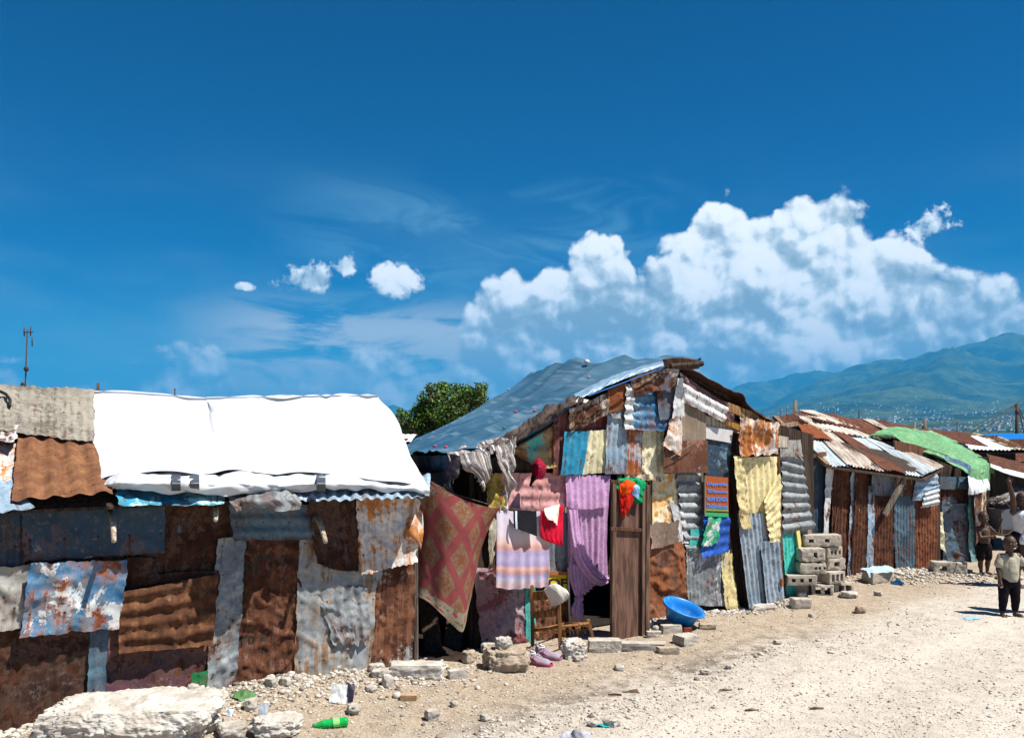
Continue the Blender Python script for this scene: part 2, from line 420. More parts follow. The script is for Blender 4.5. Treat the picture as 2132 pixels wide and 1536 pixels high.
def metal(base, var=None, rust=.3, streak=.5, rcol=None, patch=None, pa=.5, ps=2.2, rough=.62, met=.15, dirt=.35, stripes=None, seed=None, fine=1.):
    """weathered roofing iron. rust 0..1 share, patch = second paint colour (share pa); stripes = [(v0, v1, colour)] bands across the height"""
    s = seed if seed is not None else sd_()
    m, g, b = newmat('weathered_sheet', rough, met, .3)
    p = uvv(g, s); u, v, _ = g.sep(p)
    n1 = g.noise(p, 2.8 * fine, 9, .68, .2); n2 = g.noise(g.vm('MULTIPLY', p, (16, 1.0, 1)), 1.3, 7, .68); n3 = g.noise(p, 24, 7, .72)
    n4 = g.noise(p, 1.6, 6, .6); hf = g.noise(g.vm('MULTIPLY', p, (2.5, 1, 1)), 90, 4, .7)
    c = g.mix(g.smooth(n4 * .55 + n3 * .45, .42, .58), base, var or tuple(x * .72 for x in base))
    if patch: c = g.mix(g.smooth(g.noise(p, ps, 10, .72, .3), .5 + (.5 - pa) * .5, .52 + (.5 - pa) * .5), c, patch)
    c = g.mix(g.smooth(hf * .4 + n3 * .6, .52, .66) * .30, c, S(196, 196, 192))              # chalky wear
    c = g.mix(g.smooth(n2 * .55 + n3 * .45, .50, .62) * dirt, c, S(70, 56, 46))              # runs of dirt
    c = g.mix(g.smooth(n2 * .7 + hf * .3, .40, .30) * dirt * .7, c, S(48, 38, 32))
    c = g.mix(g.smooth(n3 * .5 + hf * .5, .40, .30) * .5, c, S(40, 33, 30))                  # pits
    rc = rcol or RUST
    f = n1 * (1 - streak * .55) + n2 * (streak * .55)
    thr = .70 - rust * .40
    mask = g.smooth(f + (n3 - .5) * .30, thr - .01, thr + .035)
    rcn = g.ramp(g.noise(p, 9, 9, .74, .2) * .6 + n2 * .25 + hf * .15, [(.34, rc[0]), (.50, rc[1]), (.66, rc[2])])
    rt = g.node('ShaderNodeTexCoord'); ru_, rv_, _r = g.sep(E(g, rt.outputs['UV']))
    nu_ = (g.m('FRACT', ru_ / .21 + .3) - .5) * .21; nv_ = g.m('FRACT', rv_ / .47 + .55) * .47
    nail = g.smooth(g.m('SQRT', nu_ * nu_ + (nv_ - .40) * (nv_ - .40)), .004, .009, 1., 0.)
    run = g.smooth(g.m('ABSOLUTE', nu_ + (n3 - .5) * .02), .003, .014, 1., 0.) * g.smooth(nv_, .16, .40) * g.smooth(nv_, .40, .405, 1., 0.)
    mask = g.m('MAXIMUM', mask, run * g.smooth(n1, .42, .56) * .8)
    edge_ = g.smooth(rv_ + (n3 - .5) * .06, .0, .05, 1., 0.) * g.smooth(n2, .44, .54); mask = g.m('MAXIMUM', mask, edge_ * (.25 + rust))
    halo = g.smooth(f + (n3 - .5) * .2, thr - .09, thr + .01) * .4
    c = g.mix(halo, c, tuple(x * .8 + .03 for x in rc[2])); c = g.mix(mask, c, rcn)
    c = g.mix(nail, c, S(26, 18, 14))
    dots = g.voro(p, 9, 'F1'); c = g.mix(g.smooth(dots, .035, .06, 1., 0.), c, S(30, 20, 16))
    g.put(b.inputs['Base Color'], c); g.put(b.inputs['Roughness'], mask * .3 + rough)
    bump(g, b, n3 * .6 + hf * .4 + mask * .5, .35, .004)
    return m
def wood(base, dark=None, sx=22, seed=None, rough=.85):
    s = seed if seed is not None else sd_(); m, g, b = newmat('weathered_wood', rough, 0, .2); p = uvv(g, s) if False else g.vm('ADD', objv(g), (s, s * .7, 0))
    gr = g.noise(g.vm('MULTIPLY', p, (sx, sx, 1.6)), 1.6, 6, .62, .6); n = g.noise(p, 5, 5, .6)
    c = g.mix(g.smooth(gr, .36, .64), dark or tuple(x * .42 for x in base), base); c = g.mix(g.smooth(n, .5, .7) * .4, c, tuple(x * .5 for x in base))
    g.put(b.inputs['Base Color'], c); bump(g, b, gr, .6, .006); return m
def stone(base, dark, sc_=9., seed=0, bm_=.6):
    m, g, b = newmat('stone', .92, 0, .15); p = g.vm('ADD', objv(g), (seed, 0, 0))
    n = g.noise(p, sc_, 8, .65, .3); n2 = g.noise(p, sc_ * 6, 5, .7); cr_ = g.voro(g.vm('ADD', p, g.vm('MULTIPLY', g.noise(p, 14, 3, out=1), (.1, .1, .1))), sc_ * 1.3, 'DISTANCE_TO_EDGE')
    c = g.mix(g.smooth(n, .38, .6), dark, base); c = g.mix(g.smooth(n2, .54, .68) * .55, c, tuple(x * .5 for x in dark)); c = g.mix(g.smooth(cr_, .0, .03, .35, 0.), c, tuple(x * .4 for x in dark))
    g.put(b.inputs['Base Color'], c); bump(g, b, n * .5 + n2 * .5, bm_, .02); return m
def fabric(base, var=None, ns=4., rough=.95, scale=260, sheen=True, trans=0.):
    m, g, b = newmat('fabric', rough, 0, .1); p = uvv(g, sd_()); n = g.noise(p, ns, 4, .6)
    c = g.mix(g.smooth(n, .35, .65), base, var or tuple(x * .8 for x in base)); g.put(b.inputs['Base Color'], c)
    bump(g, b, g.noise(p, scale, 2, .5), .25, .002)
    if trans: b.inputs['Transmission Weight'].default_value = 0
    return m
def plain(name, c, rough=.6, metal_=0., spec=.4, ns=8., amt=.25):
    m, g, b = newmat(name, rough, metal_, spec); n = g.noise(objv(g), ns, 5, .6)
    g.put(b.inputs['Base Color'], g.mix(g.smooth(n, .4, .65) * amt, c, tuple(x * .5 for x in c))); bump(g, b, n, .15, .004); return m
# ================================================================== the setting
FA = Facade((-3.41, 5.92), (-.86, 7.70))          # left shack's street wall
FB = Facade((-.35, 8.30), (3.20, 10.70))          # gabled shack
FC = Facade((4.05, 12.0), (6.53, 13.6))           # rusty row
def gz(x, y):
    x = np.asarray(x, float); y = np.asarray(y, float); sh = x.shape; X, Y = np.atleast_1d(x), np.atleast_1d(y)
    z = .035 * fbm2(X * .35, Y * .35, 2., 3)
    near = 1 / (1 + (np.hypot(X, Y) / 30) ** 4)
    z = z * near
    # rubble bank along the foot of the shacks
    dA = (X - FA.a[0]) * FA.n[0] + (Y - FA.a[1]) * FA.n[1]; tA = (X - FA.a[0]) * FA.d[0] + (Y - FA.a[1]) * FA.d[1]
    z = z + .11 * np.exp(-((dA - .1) / .45) ** 2) * np.exp(-((tA - 1.6) / 1.5) ** 2) * (1 + .5 * pn2(X * 3, Y * 3, 4.))
    z = z + .05 * np.exp(-((X - 1.9) / .5) ** 2 - ((Y - 9.6) / .4) ** 2)
    z = z + .10 * np.exp(-((X - 5.6) / 1.3) ** 2 - ((Y - 12.6) / .5) ** 2)
    z = z + .06 * np.exp(-((X - 4.0) / .8) ** 2 - ((Y - 10.9) / .7) ** 2)
    # shallow gutter beside the road
    g0 = (X * -.656 + Y * .755) - 4.9 + .12 * np.sin(X * 1.1)
    z = z - .035 * np.exp(-(g0 / .28) ** 2) * np.exp(-((X - 1.2) / 2.6) ** 2)
    bmp = .014 * fbm2(X * 3, Y * 3, 7., 3) + .009 * np.abs(fbm2(X * 13, Y * 13, 8., 2))
    z = z + bmp * near
    return z.reshape(sh) if sh else float(z[0])
def ground_at(px, py):
    """point where the ground meets a sight line"""
    Y = EYE * F / max(py - HY, 1.)
    for _ in range(6): q = P(px, py, Y); Y *= (EYE - gz(q[0], q[1])) / max(EYE - q[2], 1e-3) if py > HY else 1
    q = P(px, py, Y); q[2] = gz(q[0], q[1]); return q
xs = np.concatenate([-np.geomspace(9000, 5.2, 42), np.arange(-5.1, 9.2, .035), np.geomspace(9.3, 9000, 42)])
ys = np.concatenate([-np.geomspace(900, 3, 14), np.arange(-2, 4.9, .5), np.arange(5., 15.2, .035), np.geomspace(15.4, 14000, 60)])
gx, gy = np.meshgrid(xs, ys)
gp = np.stack([gx, gy, gz(gx, gy)], -1)[::-1]
m, g, b = newmat('pale_dirt', .95, 0, .1); p = objv(g)
n1 = g.noise(p, .55, 7, .65, .5); n2 = g.noise(p, 7, 7, .7); n3 = g.noise(p, 55, 4, .7); peb = g.voro(p, 34, 'F1', 1, .6); pc = g.voro(p, 34, 'F1', 1, .6, out=1)
x_, y_, _z = g.sep(p)
# road of crushed limestone (paler) and the browner verge by the shacks
side = (x_ * -.656 + y_ * .755) - 4.85 + (n1 - .5) * 1.0
rd = g.smooth(side, -.35, .35)
c = g.mix(rd, (.47, .42, .36), (.34, .27, .195))
c = g.mix(g.smooth(n2, .42, .62) * g.lin(rd, 0., 1., .30, .55), c, (.205, .155, .105))
trk = g.m('EXPONENT', -18. * (side + 1.15) * (side + 1.15)) + g.m('EXPONENT', -18. * (side + 2.45) * (side + 2.45)); c = g.mix(trk * .45, c, (.56, .51, .44))
c = g.mix(g.smooth(n3, .5, .66) * .65, c, (.47, .43, .37))
c = g.mix(g.smooth(n3, .36, .46, .70, 0.), c, (.12, .095, .07))
c = g.mix(g.smooth(peb, .16, .30, .55, 0.), c, g.mix(.75, pc, (.40, .36, .31)))
gut = g.m('EXPONENT', -14. * (side + .02) * (side + .02)) * g.smooth(n2 * .5 + n1 * .5, .42, .6) * g.smooth(x_, -.8, .4) * g.smooth(x_, 2.4, 3.6, 1., 0.)
c = g.mix(gut * .8, c, (.085, .07, .058))
far = g.smooth(y_, 30., 200.); c = g.mix(far, c, (.11, .10, .06))
g.put(b.inputs['Base Color'], c); bump(g, b, n3 * .5 + n2 * .5 + g.smooth(peb, 0., .4, .6, 0.), .7, .03)
gnd = link('ground', grid_mesh('ground', gp, gp[..., :2]), m); tag(gnd, kind='structure')

# --- hills behind the town, built from ridge lines at their own distances
prof = [  # distance, [(px, py)...]
 (1300, [(-900, 905), (3200, 905)]),
 (2400, [(-900, 903), (600, 903), (1400, 902), (1600, 893), (1800, 880), (2000, 870), (2200, 862), (3200, 870)]),
 (3300, [(-900, 900), (600, 900), (1400, 898), (1560, 884), (1700, 862), (1790, 846), (1880, 852), (1960, 862), (2060, 850), (2200, 830), (3200, 830)]),
 (4200, [(-900, 899), (500, 900), (1400, 896), (1560, 878), (1700, 838), (1790, 822), (1850, 800), (1900, 788), (1960, 806), (2030, 832), (2132, 838), (2300, 800), (3200, 800)]),
 (5000, [(-900, 890), (500, 895), (1400, 890), (1560, 872), (1660, 836), (1740, 826), (1830, 800), (1900, 782), (1960, 758), (2010, 772), (2080, 790), (2160, 770), (2400, 740), (3200, 760)]),
 (6200, [(-900, 880), (500, 890), (700, 884), (1400, 880), (1560, 862), (1620, 838), (1690, 804), (1740, 792), (1790, 778), (1850, 771), (1905, 765), (1950, 748), (2000, 727), (2060, 708), (2100, 702), (2160, 702), (2300, 706), (2600, 720), (3200, 740)]),
 (7400, [(-900, 890), (500, 896), (1300, 896), (1600, 880), (2000, 810), (2400, 770), (3200, 800)]),
 (8000, [(-900, 880), (300, 890), (560, 892), (760, 872), (820, 846), (845, 852), (900, 862), (1000, 866), (1300, 846), (1480, 815), (1560, 800), (1620, 790), (1700, 778), (1790, 768), (1850, 764), (1950, 775), (2200, 800), (3200, 820)]),
 (11500, [(-900, 905), (3200, 905)])]
hx = np.linspace(-900, 3100, 420)
lev = np.array([np.interp(hx, [a for a, _ in q], [b_ for _, b_ in q]) for _, q in prof]); dist = np.array([d for d, _ in prof], float)
tt = np.linspace(0, len(prof) - 1, 330)
Lv = np.stack([np.interp(tt, range(len(prof)), lev[:, i]) for i in range(lev.shape[1])], 1)
Dd = np.interp(tt, range(len(prof)), dist)[:, None] * np.ones_like(Lv)
Xh = (hx[None, :] - CX) / F * Dd; zh = EYE + (HY - Lv) / F * Dd
amp_ = np.clip(zh / 500, 0, 1) * np.clip((tt[:, None]) / 1.5, 0, 1)
sp = fbm2(Xh / 1100, Dd / 1500, 3., 5, .55); rg = np.abs(fbm2(Xh / 800 + Dd / 2600, Dd / 1700, 9., 5, .55))
isr = np.exp(-((tt[:, None] % 1 - 0) ** 2) / .02)
zh = zh + amp_ * (80 * sp - 150 * rg + 50) + np.clip(zh / 90, 0, 1) * 7 * fbm2(Xh / 60, Dd / 60, 4., 3)
zh = np.minimum(zh, 780); zh = np.where(tt[:, None] < .02, -4., zh)
hp = np.stack([Xh, Dd, zh], -1)[::-1]
m, g, b = newmat('hill_scrub', .95, 0, .05); p = objv(g); n = g.noise(p, .0035, 8, .62, .3); n2 = g.noise(p, .02, 6, .7)
c = g.mix(g.smooth(n, .38, .60), (.010, .022, .010), (.070, .095, .028)); c = g.mix(g.smooth(n2, .45, .62) * .6, c, (.010, .022, .008)); c = g.mix(g.smooth(n2, .64, .74) * .4, c, (.2, .16, .10))  # scrub greens; the broad dark patches also paint in cloud shadow
g.put(b.inputs['Base Color'], c)
hl = link('hills', grid_mesh('hills', hp, hp[..., :2]), m); tag(hl, kind='structure')
# --- the town on the lower slopes: thousands of far-off houses that read as one speckled mass
rs = np.random.RandomState(5); B_ = BM(); n_h = 0
cl = fbm2(hx[None, :] / 90 * np.ones_like(Lv), tt[:, None] * 2.2 * np.ones_like(Lv), 30., 4)
while n_h < 3600:
    i, j = rs.randint(8, 215), rs.randint(150, 418)
    px_, py_ = hx[j], Lv[i, j]
    if tt[i] > 4.1 or py_ < 812 or px_ < 1500: continue
    dens = np.clip((py_ - 822) / 45, 0, 1) * np.clip(.55 + 2.2 * cl[i, j], .03, 1) * (1 if tt[i] < 3.4 else .35)
    if rs.rand() > dens: continue
    x_, y_, z_ = Xh[i, j] + rs.uniform(-5, 5), Dd[i, j] + rs.uniform(-9, 9), zh[i, j]
    w_, d_, h_ = rs.uniform(2.5, 7), rs.uniform(3, 7), rs.uniform(1.5, 3.5)
    B_.box((x_, y_, z_ + h_ / 2 - 1), (w_, d_, h_ + 2), rs.uniform(-.4, .4)); n_h += 1
mm = []
for cc_ in ((.85, .83, .78), (.55, .50, .44), (.42, .24, .18)): mm.append(plain('far_house', cc_, .9, 0, .1))
town = link('hillside_town', B_.mesh('hillside_town'), mm, None, False)
mi = np.repeat(rs.choice([0, 0, 0, 1, 1, 2], n_h), 6).astype(np.int32); town.data.polygons.foreach_set('material_index', mi)
tag(town, 'speckled mass of tiny pale houses over the lower slopes of the far hills', 'houses', kind='stuff')
# --- air that fades the far hills to blue
B_ = BM().box((0, 4800, 396), (26000, 14400, 800))
m = bpy.data.materials.new('air'); m.use_nodes = True; t = m.node_tree; t.nodes.clear()
o_ = t.nodes.new('ShaderNodeOutputMaterial'); pv = t.nodes.new('ShaderNodeVolumePrincipled'); t.links.new(pv.outputs[0], o_.inputs['Volume'])
pv.inputs['Color'].default_value = (.04, .44, .92, 1); pv.inputs['Density'].default_value = 1.6e-4; pv.inputs['Anisotropy'].default_value = 0.
hzo = link('haze', B_.mesh('haze'), m, None, False); tag(hzo, 'thin blue air between the shacks and the far hills', 'haze', kind='stuff')
# ================================================================== colours of the patchwork
C_ = dict(
 zinc=(S(152,158,160), S(108,116,122)), zincd=(S(120,130,138), S(88,98,108)), bluez=(S(96,126,144), S(66,88,104)), blued=(S(44,72,94), S(38,54,68)),
 blue=(S(46,104,150), S(90,130,156)), sky=(S(156,178,194), S(124,150,170)), cyan=(S(34,140,176), S(70,160,188)), galv=(S(146,160,172), S(118,134,148)), teal=(S(70,190,180), S(50,150,150)),
 brown=(S(104,58,34), S(72,40,26)), brownd=(S(58,34,22), S(38,24,18)), tan=(S(170,150,128), S(130,112,96)), maroon=(S(110,44,44), S(130,80,76)),
 cream=(S(222,214,184), S(196,186,150)), yellow=(S(220,206,154), S(198,180,128)), white=(S(206,206,204), S(170,172,172)), pink=(S(222,168,168), S(200,140,136)),
 purple=(S(112,76,84), S(84,54,60)), rust=(S(128,80,50), S(92,56,36)), grey=(S(168,166,160), S(134,132,126)))
RUST_SHADE = [S(24,13,9), S(56,30,18), S(100,60,34)]  # darkened rust, paints the deep eave shade into the dark brown sheets
def mt(k, **a):
    a.setdefault('dirt', .55); a['rust'] = a.get('rust', .3) + .06
    if k == 'brownd' and 'rcol' not in a: a['rcol'] = RUST_SHADE
    q_ = 1. if k in ('white', 'cream', 'yellow', 'galv') else .86 if k in ('zinc', 'sky') else .8; return metal(tuple(x * q_ for x in C_[k][0]), tuple(x * q_ for x in C_[k][1]), **a)
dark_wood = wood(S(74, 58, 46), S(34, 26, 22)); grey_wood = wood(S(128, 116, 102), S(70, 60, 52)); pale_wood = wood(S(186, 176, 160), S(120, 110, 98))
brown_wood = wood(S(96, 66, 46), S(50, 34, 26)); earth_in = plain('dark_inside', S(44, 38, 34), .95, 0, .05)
stick_w = wood(S(196, 182, 164), S(130, 114, 98), 30)
def sheets(root, pl, rows):
    for r in rows:
        pts, lay, mat_, kw = r; sheet(root, pts, pl, lay, mat_, **kw)
def slab(root, name, pl, pts, off, thick, mat_):
    return poly([pl.hit(x, y, off) for x, y in pts], thick, pl.n).go(name, mat_, root)
# ================================================================== LEFT SHACK
A = thing('shack', 'long low shack patched from brown and blue sheets under a bright white tarpaulin', 'shack', tuple(FA.at(430, 0)))
L0, R0 = FA.a - FA.d * 1.1, FA.b
def wallbox(root, a, b, inw, depth, h, mat_, name='wall', front=True, door=None, t=.04):
    a, b = V3(a), V3(b); a2, b2 = a + inw * depth, b + inw * depth
    o = BM()
    for q, r in ([(a, b)] if front else []) + [(a + inw * t, a2), (b + inw * t, b2), (a2 + norm(b - a) * t, b2 - norm(b - a) * t)]:
        o.beam((*q[:2], h / 2 - .15), (*r[:2], h / 2 - .15), t, h + .3)
    return o.go(name, mat_, root)
wallbox(A, L0, R0, FA.inw, 2.9, 1.58, dark_wood)
eA0, eA1 = L0 + FA.n * .23, R0 + FA.n * .23 + FA.d * .12
rA0, rA1 = L0 + FA.inw * 1.5, R0 + FA.inw * 1.5 + FA.d * .12
for q, zz in ((eA0, 1.54), (eA1, 1.54), (rA0, 2.34), (rA1, 2.34)): q[2] = zz
roofA = Plane(eA0, np.cross(rA0 - eA0, eA1 - eA0) * -1)
if roofA.n[2] < 0: roofA = Plane(eA0, -roofA.n)
bA0, bA1 = L0 + FA.inw * 3.1, R0 + FA.inw * 3.1 + FA.d * .12; bA0[2] = bA1[2] = 1.5
roof_a = BM().add([eA0 - [0,0,.03], eA1 - [0,0,.03], rA1 - [0,0,.03], rA0 - [0,0,.03], bA0 - [0,0,.03], bA1 - [0,0,.03]] + [eA0 - [0,0,.05], eA1 - [0,0,.05], rA1 - [0,0,.05], rA0 - [0,0,.05], bA0 - [0,0,.05], bA1 - [0,0,.05]],
  [(0,1,2,3), (3,2,5,4), (9,8,7,6), (10,11,8,9), (0,6,7,1), (1,7,8,2), (2,8,11,5), (4,5,11,10), (0,3,9,6), (3,4,10,9)]).go('roof', dark_wood, A)
# gable end under the tarp
BM().add([R0 + [0,0,1.4], R0 + FA.inw * 1.5 + [0,0,2.28], R0 + FA.inw * 2.9 + [0,0,1.4], R0 - FA.d*.03 + [0,0,1.4], R0 - FA.d*.03 + FA.inw * 1.5 + [0,0,2.28], R0 - FA.d*.03 + FA.inw * 2.9 + [0,0,1.4]], [(0,1,2), (5,4,3), (0,3,4,1), (1,4,5,2), (2,5,3,0)]).go('gable', dark_wood, A)
bl = dict(corr='v', per=.085)
sheets(A, FA, [
 (((-60,1312),(188,1312),(180,1475),(-60,1600)), 0, mt('brownd', rust=.45, patch=S(190,180,165), pa=.12), dict(corr='v', per=.11, amp=.005)),
 (((188,1312),(228,1300),(214,1470),(178,1480)), 1, mt('bluez', rust=.2), dict(corr='v', amp=.006)),
 (((218,1300),(452,1335),(430,1445),(212,1462)), 0, mt('purple', rust=.35, patch=S(96,50,46)), dict(corr=None, dent=.02)),
 (((262,1160),(330,1160),(318,1250),(252,1250)), 1, mt('brownd', rust=.5), dict(corr='v')),
 (((308,1035),(492,1035),(452,1200),(306,1200)), 0, mt('brownd', rust=.4, patch=S(70,96,110), pa=.3), dict(corr='v', per=.10)),
 (((452,1120),(512,1115),(488,1420),(426,1446)), 1, mt('zinc', rust=.22), dict(corr=None, dent=.03, tears=.02)),
 (((498,1110),(632,1110),(614,1412),(474,1436)), 0, mt('brown', rust=.6, streak=.9), dict(corr='v', per=.10, dent=.045, amp=.005)),
 (((622,1110),(792,1110),(768,1400),(610,1415)), 1, mt('zinc', rust=.42, streak=1., rcol=[S(84,60,44), S(130,104,80), S(160,136,108)]), dict(corr='v', per=.10, dent=.02, amp=.006, tears=.0)),
 (((774,1110),(872,1110),(853,1392),(764,1400)), 0, mt('rust', rust=.45, patch=S(150,158,160), pa=.5, ps=1.4, streak=.9), dict(corr='v', per=.10, dent=.022)),
 (((655,1230),(770,1215),(766,1330),(690,1335)), 2, mt('zinc', rust=.25, streak=.8), dict(corr='v', per=.10, dent=.04, jag=.03, mid=.03)),
 (((474,1050),(650,1050),(652,1123),(484,1124)), 2, mt('bluez', rust=.22), dict(corr='h', per=.10, jag=.012)),
 (((640,1040),(742,1040),(744,1186),(656,1172)), 3, mt('brownd', rust=.5), dict(corr='v', per=.10, dent=.03, mid=.03, jag=.012)),
 (((738,1036),(872,1036),(866,1168),(748,1194)), 4, mt('white', rust=.42, streak=.85, rcol=[S(96,58,30), S(176,112,60), S(214,160,100)]), dict(corr='v', per=.05, amp=.003, dent=.025, jag=.014)),
 (((-60,1070),(54,1062),(50,1178),(-60,1190)), 1, mt('blued', rust=.3), dict(corr='v')),
 (((46,1040),(344,1036),(342,1150),(48,1168)), 2, mt('blued', rust=.22, patch=S(120,140,150), pa=.25), dict(corr='v', per=.11, amp=.006, jag=.01)),
 (((-60,1184),(62,1174),(44,1306),(-60,1320)), 2, mt('grey', rust=.16), dict(corr=None, dent=.03)),
 (((62,1170),(266,1164),(244,1308),(40,1324)), 4, mt('blue', rust=.30, patch=S(190,196,196), pa=.48, ps=2.6, rcol=[S(80,40,24), S(124,66,36), S(170,112,70)]), dict(corr=None, dent=.035, jag=.012)),
 (((250,1232),(452,1192),(442,1342),(244,1356)), 3, mt('brown', rust=.75, streak=.2, rcol=[S(40,22,15), S(84,52,33), S(142,102,66)]), dict(corr='h', per=.115, amp=.016, dent=.03)),
 (((304,1196),(456,1186),(452,1240),(306,1236)), 2, mt('brownd', rust=.6), dict(corr='h', per=.10, amp=.012)),
])
sheet(A, ((398,1400),(434,1392),(430,1444),(404,1444)), FA, 2, mt('teal', rust=.3, patch=S(20,120,70), pa=.9), corr=None, dent=.01, jag=.012, curl=0, label='bright green painted scrap at the foot of the wall')
# curled torn edge at the corner
cloth('curled_edge', [[FA.hit(850,1045,.10), FA.hit(866,1045,.12), FA.hit(876,1060,.04)], [FA.hit(846,1085,.11), FA.hit(862,1085,.16), FA.hit(882,1090,.09)], [FA.hit(843,1118,.11), FA.hit(858,1112,.18), FA.hit(880,1120,.12)], [FA.hit(862,1125,.10), FA.hit(868,1128,.12), FA.hit(876,1145,.10)]], mt('white', rust=.5, rcol=[S(96,58,30), S(176,112,60), S(224,180,130)]), A, res=.012, wr=.015, crease=.02)
BM().tube([FA.at(866, 0, .02), FA.at(866, 1.0, .03), FA.at(867, 1.5, .02)], [.022, .02, .018], 7).go('corner_post', grey_wood, A)
# sheets of the left roof end
def rs_(pts, lay, mat_, **kw): return sheet(A, pts, roofA, lay, mat_, name='roof_sheet', off0=.0, **kw)
rs_(((-70,922),(40,928),(24,1050),(-70,1085)), 1, mt('white', rust=.38, rcol=[S(110,60,30), S(168,98,48), S(210,150,90)]), corr='v', per=.1, jag=.01, curl=.02)
rs_(((-70,1000),(30,1002),(72,1062),(-70,1074)), 2, mt('sky', rust=.12), corr='v', per=.1, jag=.01, curl=0)
rs_(((38,900),(202,914),(236,1032),(24,1046)), 3, mt('rust', rust=.75, streak=.2, rcol=[S(70,44,30), S(112,74,50), S(150,110,74)]), corr='v', per=.135, amp=.016, jag=.006, curl=.01, label='rust orange corrugated roof sheet')
rs_(((-70,800),(196,812),(198,922),(-70,890)), 5, metal(S(138,132,120), S(92,87,78), rust=.05, dirt=.8, rough=.95, met=0), corr='v', per=.06, amp=.004, dent=.02, jag=.012, curl=.02, label='grey fibre cement roof sheet')
rs_(((-60,880),(38,892),(30,935),(-60,925)), 4, mt('white', rust=.35), corr=None, dent=.03)
BM().tube([roofA.hit(-6,812,.16), roofA.hit(12,820,.16), roofA.hit(21,832,.15), roofA.hit(20,846,.14)], .012, 6).go('rim', plain('black_rubber', S(28,22,24), .7), A)
# eave strips
sheet(A, ((236,1016),(470,1020),(466,1054),(250,1054)), roofA, 1, mt('cyan', rust=.16, patch=S(170,220,224), pa=.45, ps=4), name='roof_sheet', corr=None, dent=.02, jag=.012, off0=0., curl=.0, label='turquoise painted eave sheet')
cloth('eave_flashing', [[roofA.hit(466,1022,.05), roofA.hit(520,1020,.06), roofA.hit(575,1020,.08), roofA.hit(628,1020,.05)], [roofA.hit(478,1042,.04), roofA.hit(530,1044,.10), roofA.hit(580,1036,.12), roofA.hit(626,1040,.06)], [roofA.hit(492,1068,.0), roofA.hit(535,1052,.02), roofA.hit(575,1064,.03), roofA.hit(622,1058,.0)]], mt('zinc', rust=.18), A, res=.015, wr=.02, crease=.05)
sheet(A, ((600,990),(896,990),(893,1038),(622,1046)), roofA, 1, mt('sky', rust=.14), name='roof_sheet', corr='v', per=.095, amp=.012, jag=.004, off0=0., curl=0)
# the white tarpaulin
m, g, b = newmat('white_tarpaulin', .45, 0, .4); p = uvv(g, 3.); n = g.noise(p, 3, 5, .6); d_ = g.smooth(g.voro(p, 3.1, 'F1'), .012, .02, 1., 0.)
c = g.mix(g.smooth(n, .45, .75) * .12, (.47, .49, .515), (.34, .375, .43)); c = g.mix(d_ * .8, c, (.1, .1, .1)); g.put(b.inputs['Base Color'], c); bump(g, b, g.noise(g.vm('MULTIPLY', p, (1, 1, 1)), 6, 6, .6, 1.), .25, .02); WT = m
rh = lambda x, y, o: roofA.hit(x, y, o)
bk = lambda q, d, dz: q + FA.inw * d + V3([0, 0, dz])
top = [rh(190,821,.07), rh(262,823,.08), rh(340,828,.08), rh(420,834,.07), rh(440,833,.08), rh(520,832,.08), rh(640,830,.10), rh(720,828,.10), rh(790,830,.10)]
tarp = cloth('tarpaulin', [
 [bk(q, 1.0, -.55) for q in top], [bk(q, .1, -.02) for q in top], top,
 [rh(192,850,.08), rh(262,850,.08), rh(342,853,.09), rh(428,856,.05), rh(448,853,.10), rh(530,853,.10), rh(640,853,.12), rh(735,853,.13), rh(822,864,.11)],
 [rh(193,910,.08), rh(262,910,.08), rh(345,910,.09), rh(432,910,.08), rh(460,910,.09), rh(545,910,.10), rh(650,912,.12), rh(755,915,.13), rh(845,930,.11)],
 [rh(195,965,.08), rh(262,965,.10), rh(345,962,.12), rh(432,962,.11), rh(470,962,.11), rh(550,962,.12), rh(660,962,.13), rh(770,965,.13), rh(874,985,.10)],
 [rh(196,1006,.08), rh(245,988,.12), rh(345,986,.13), rh(432,988,.13), rh(480,984,.13), rh(560,986,.13), rh(660,984,.14), rh(780,996,.12), rh(893,1018,.10)]], WT, A, res=.02, wr=.035, ws=1.2, crease=.05, cs=(1.6, 1.2), oc=2)
def low(x, y, o): q = rh(x, y, o); return q
hem = cloth('folded_hem', [
 [rh(200,998,.05), rh(255,979,.07), rh(345,979,.08), rh(432,981,.08), rh(500,977,.08), rh(580,980,.08), rh(668,977,.09), rh(780,988,.07), rh(888,1014,.08)],
 [rh(212,1010,.09), rh(265,1000,.15), rh(350,1004,.17), rh(440,1006,.16), rh(505,1003,.18), rh(580,1006,.15), rh(668,1003,.16), rh(780,1008,.11), rh(892,1020,.09)],
 [rh(228,1018,.05), rh(280,1018,.08), rh(355,1023,.09), rh(445,1027,.08), rh(510,1027,.09), rh(585,1027,.06), rh(660,1021,.07), rh(780,1018,.06), rh(896,1028,.06)]], WT, A, res=.012, wr=.02, ws=2.5, crease=.06, cs=(2.4, 5.), oc=3)
tape = plain('dark_tape', S(64, 70, 78), .45)
for x0 in (357, 396, 659):
    cloth('tape', [[rh(x0,988,.135), rh(x0+19,988,.135)], [rh(x0,1004,.20), rh(x0+19,1004,.20)], [rh(x0,1022,.12), rh(x0+19,1022,.12)]], tape, hem, res=.012, wr=.006, thick=.002)
# rafter ends
for (x, y, x2, y2, r) in ((229,1062,237,1126,.021), (446,1050,449,1082,.02), (655,1070,678,1128,.022)):
    a_ = FA.hit(x, y, .06); b_ = FA.hit(x2, y2, .36); BM().tube([a_, a_ * .5 + b_ * .5 + [.01, 0, .01], b_], [r, r * .95, r * .8], 9).go('rafter_end', stick_w, A, True)

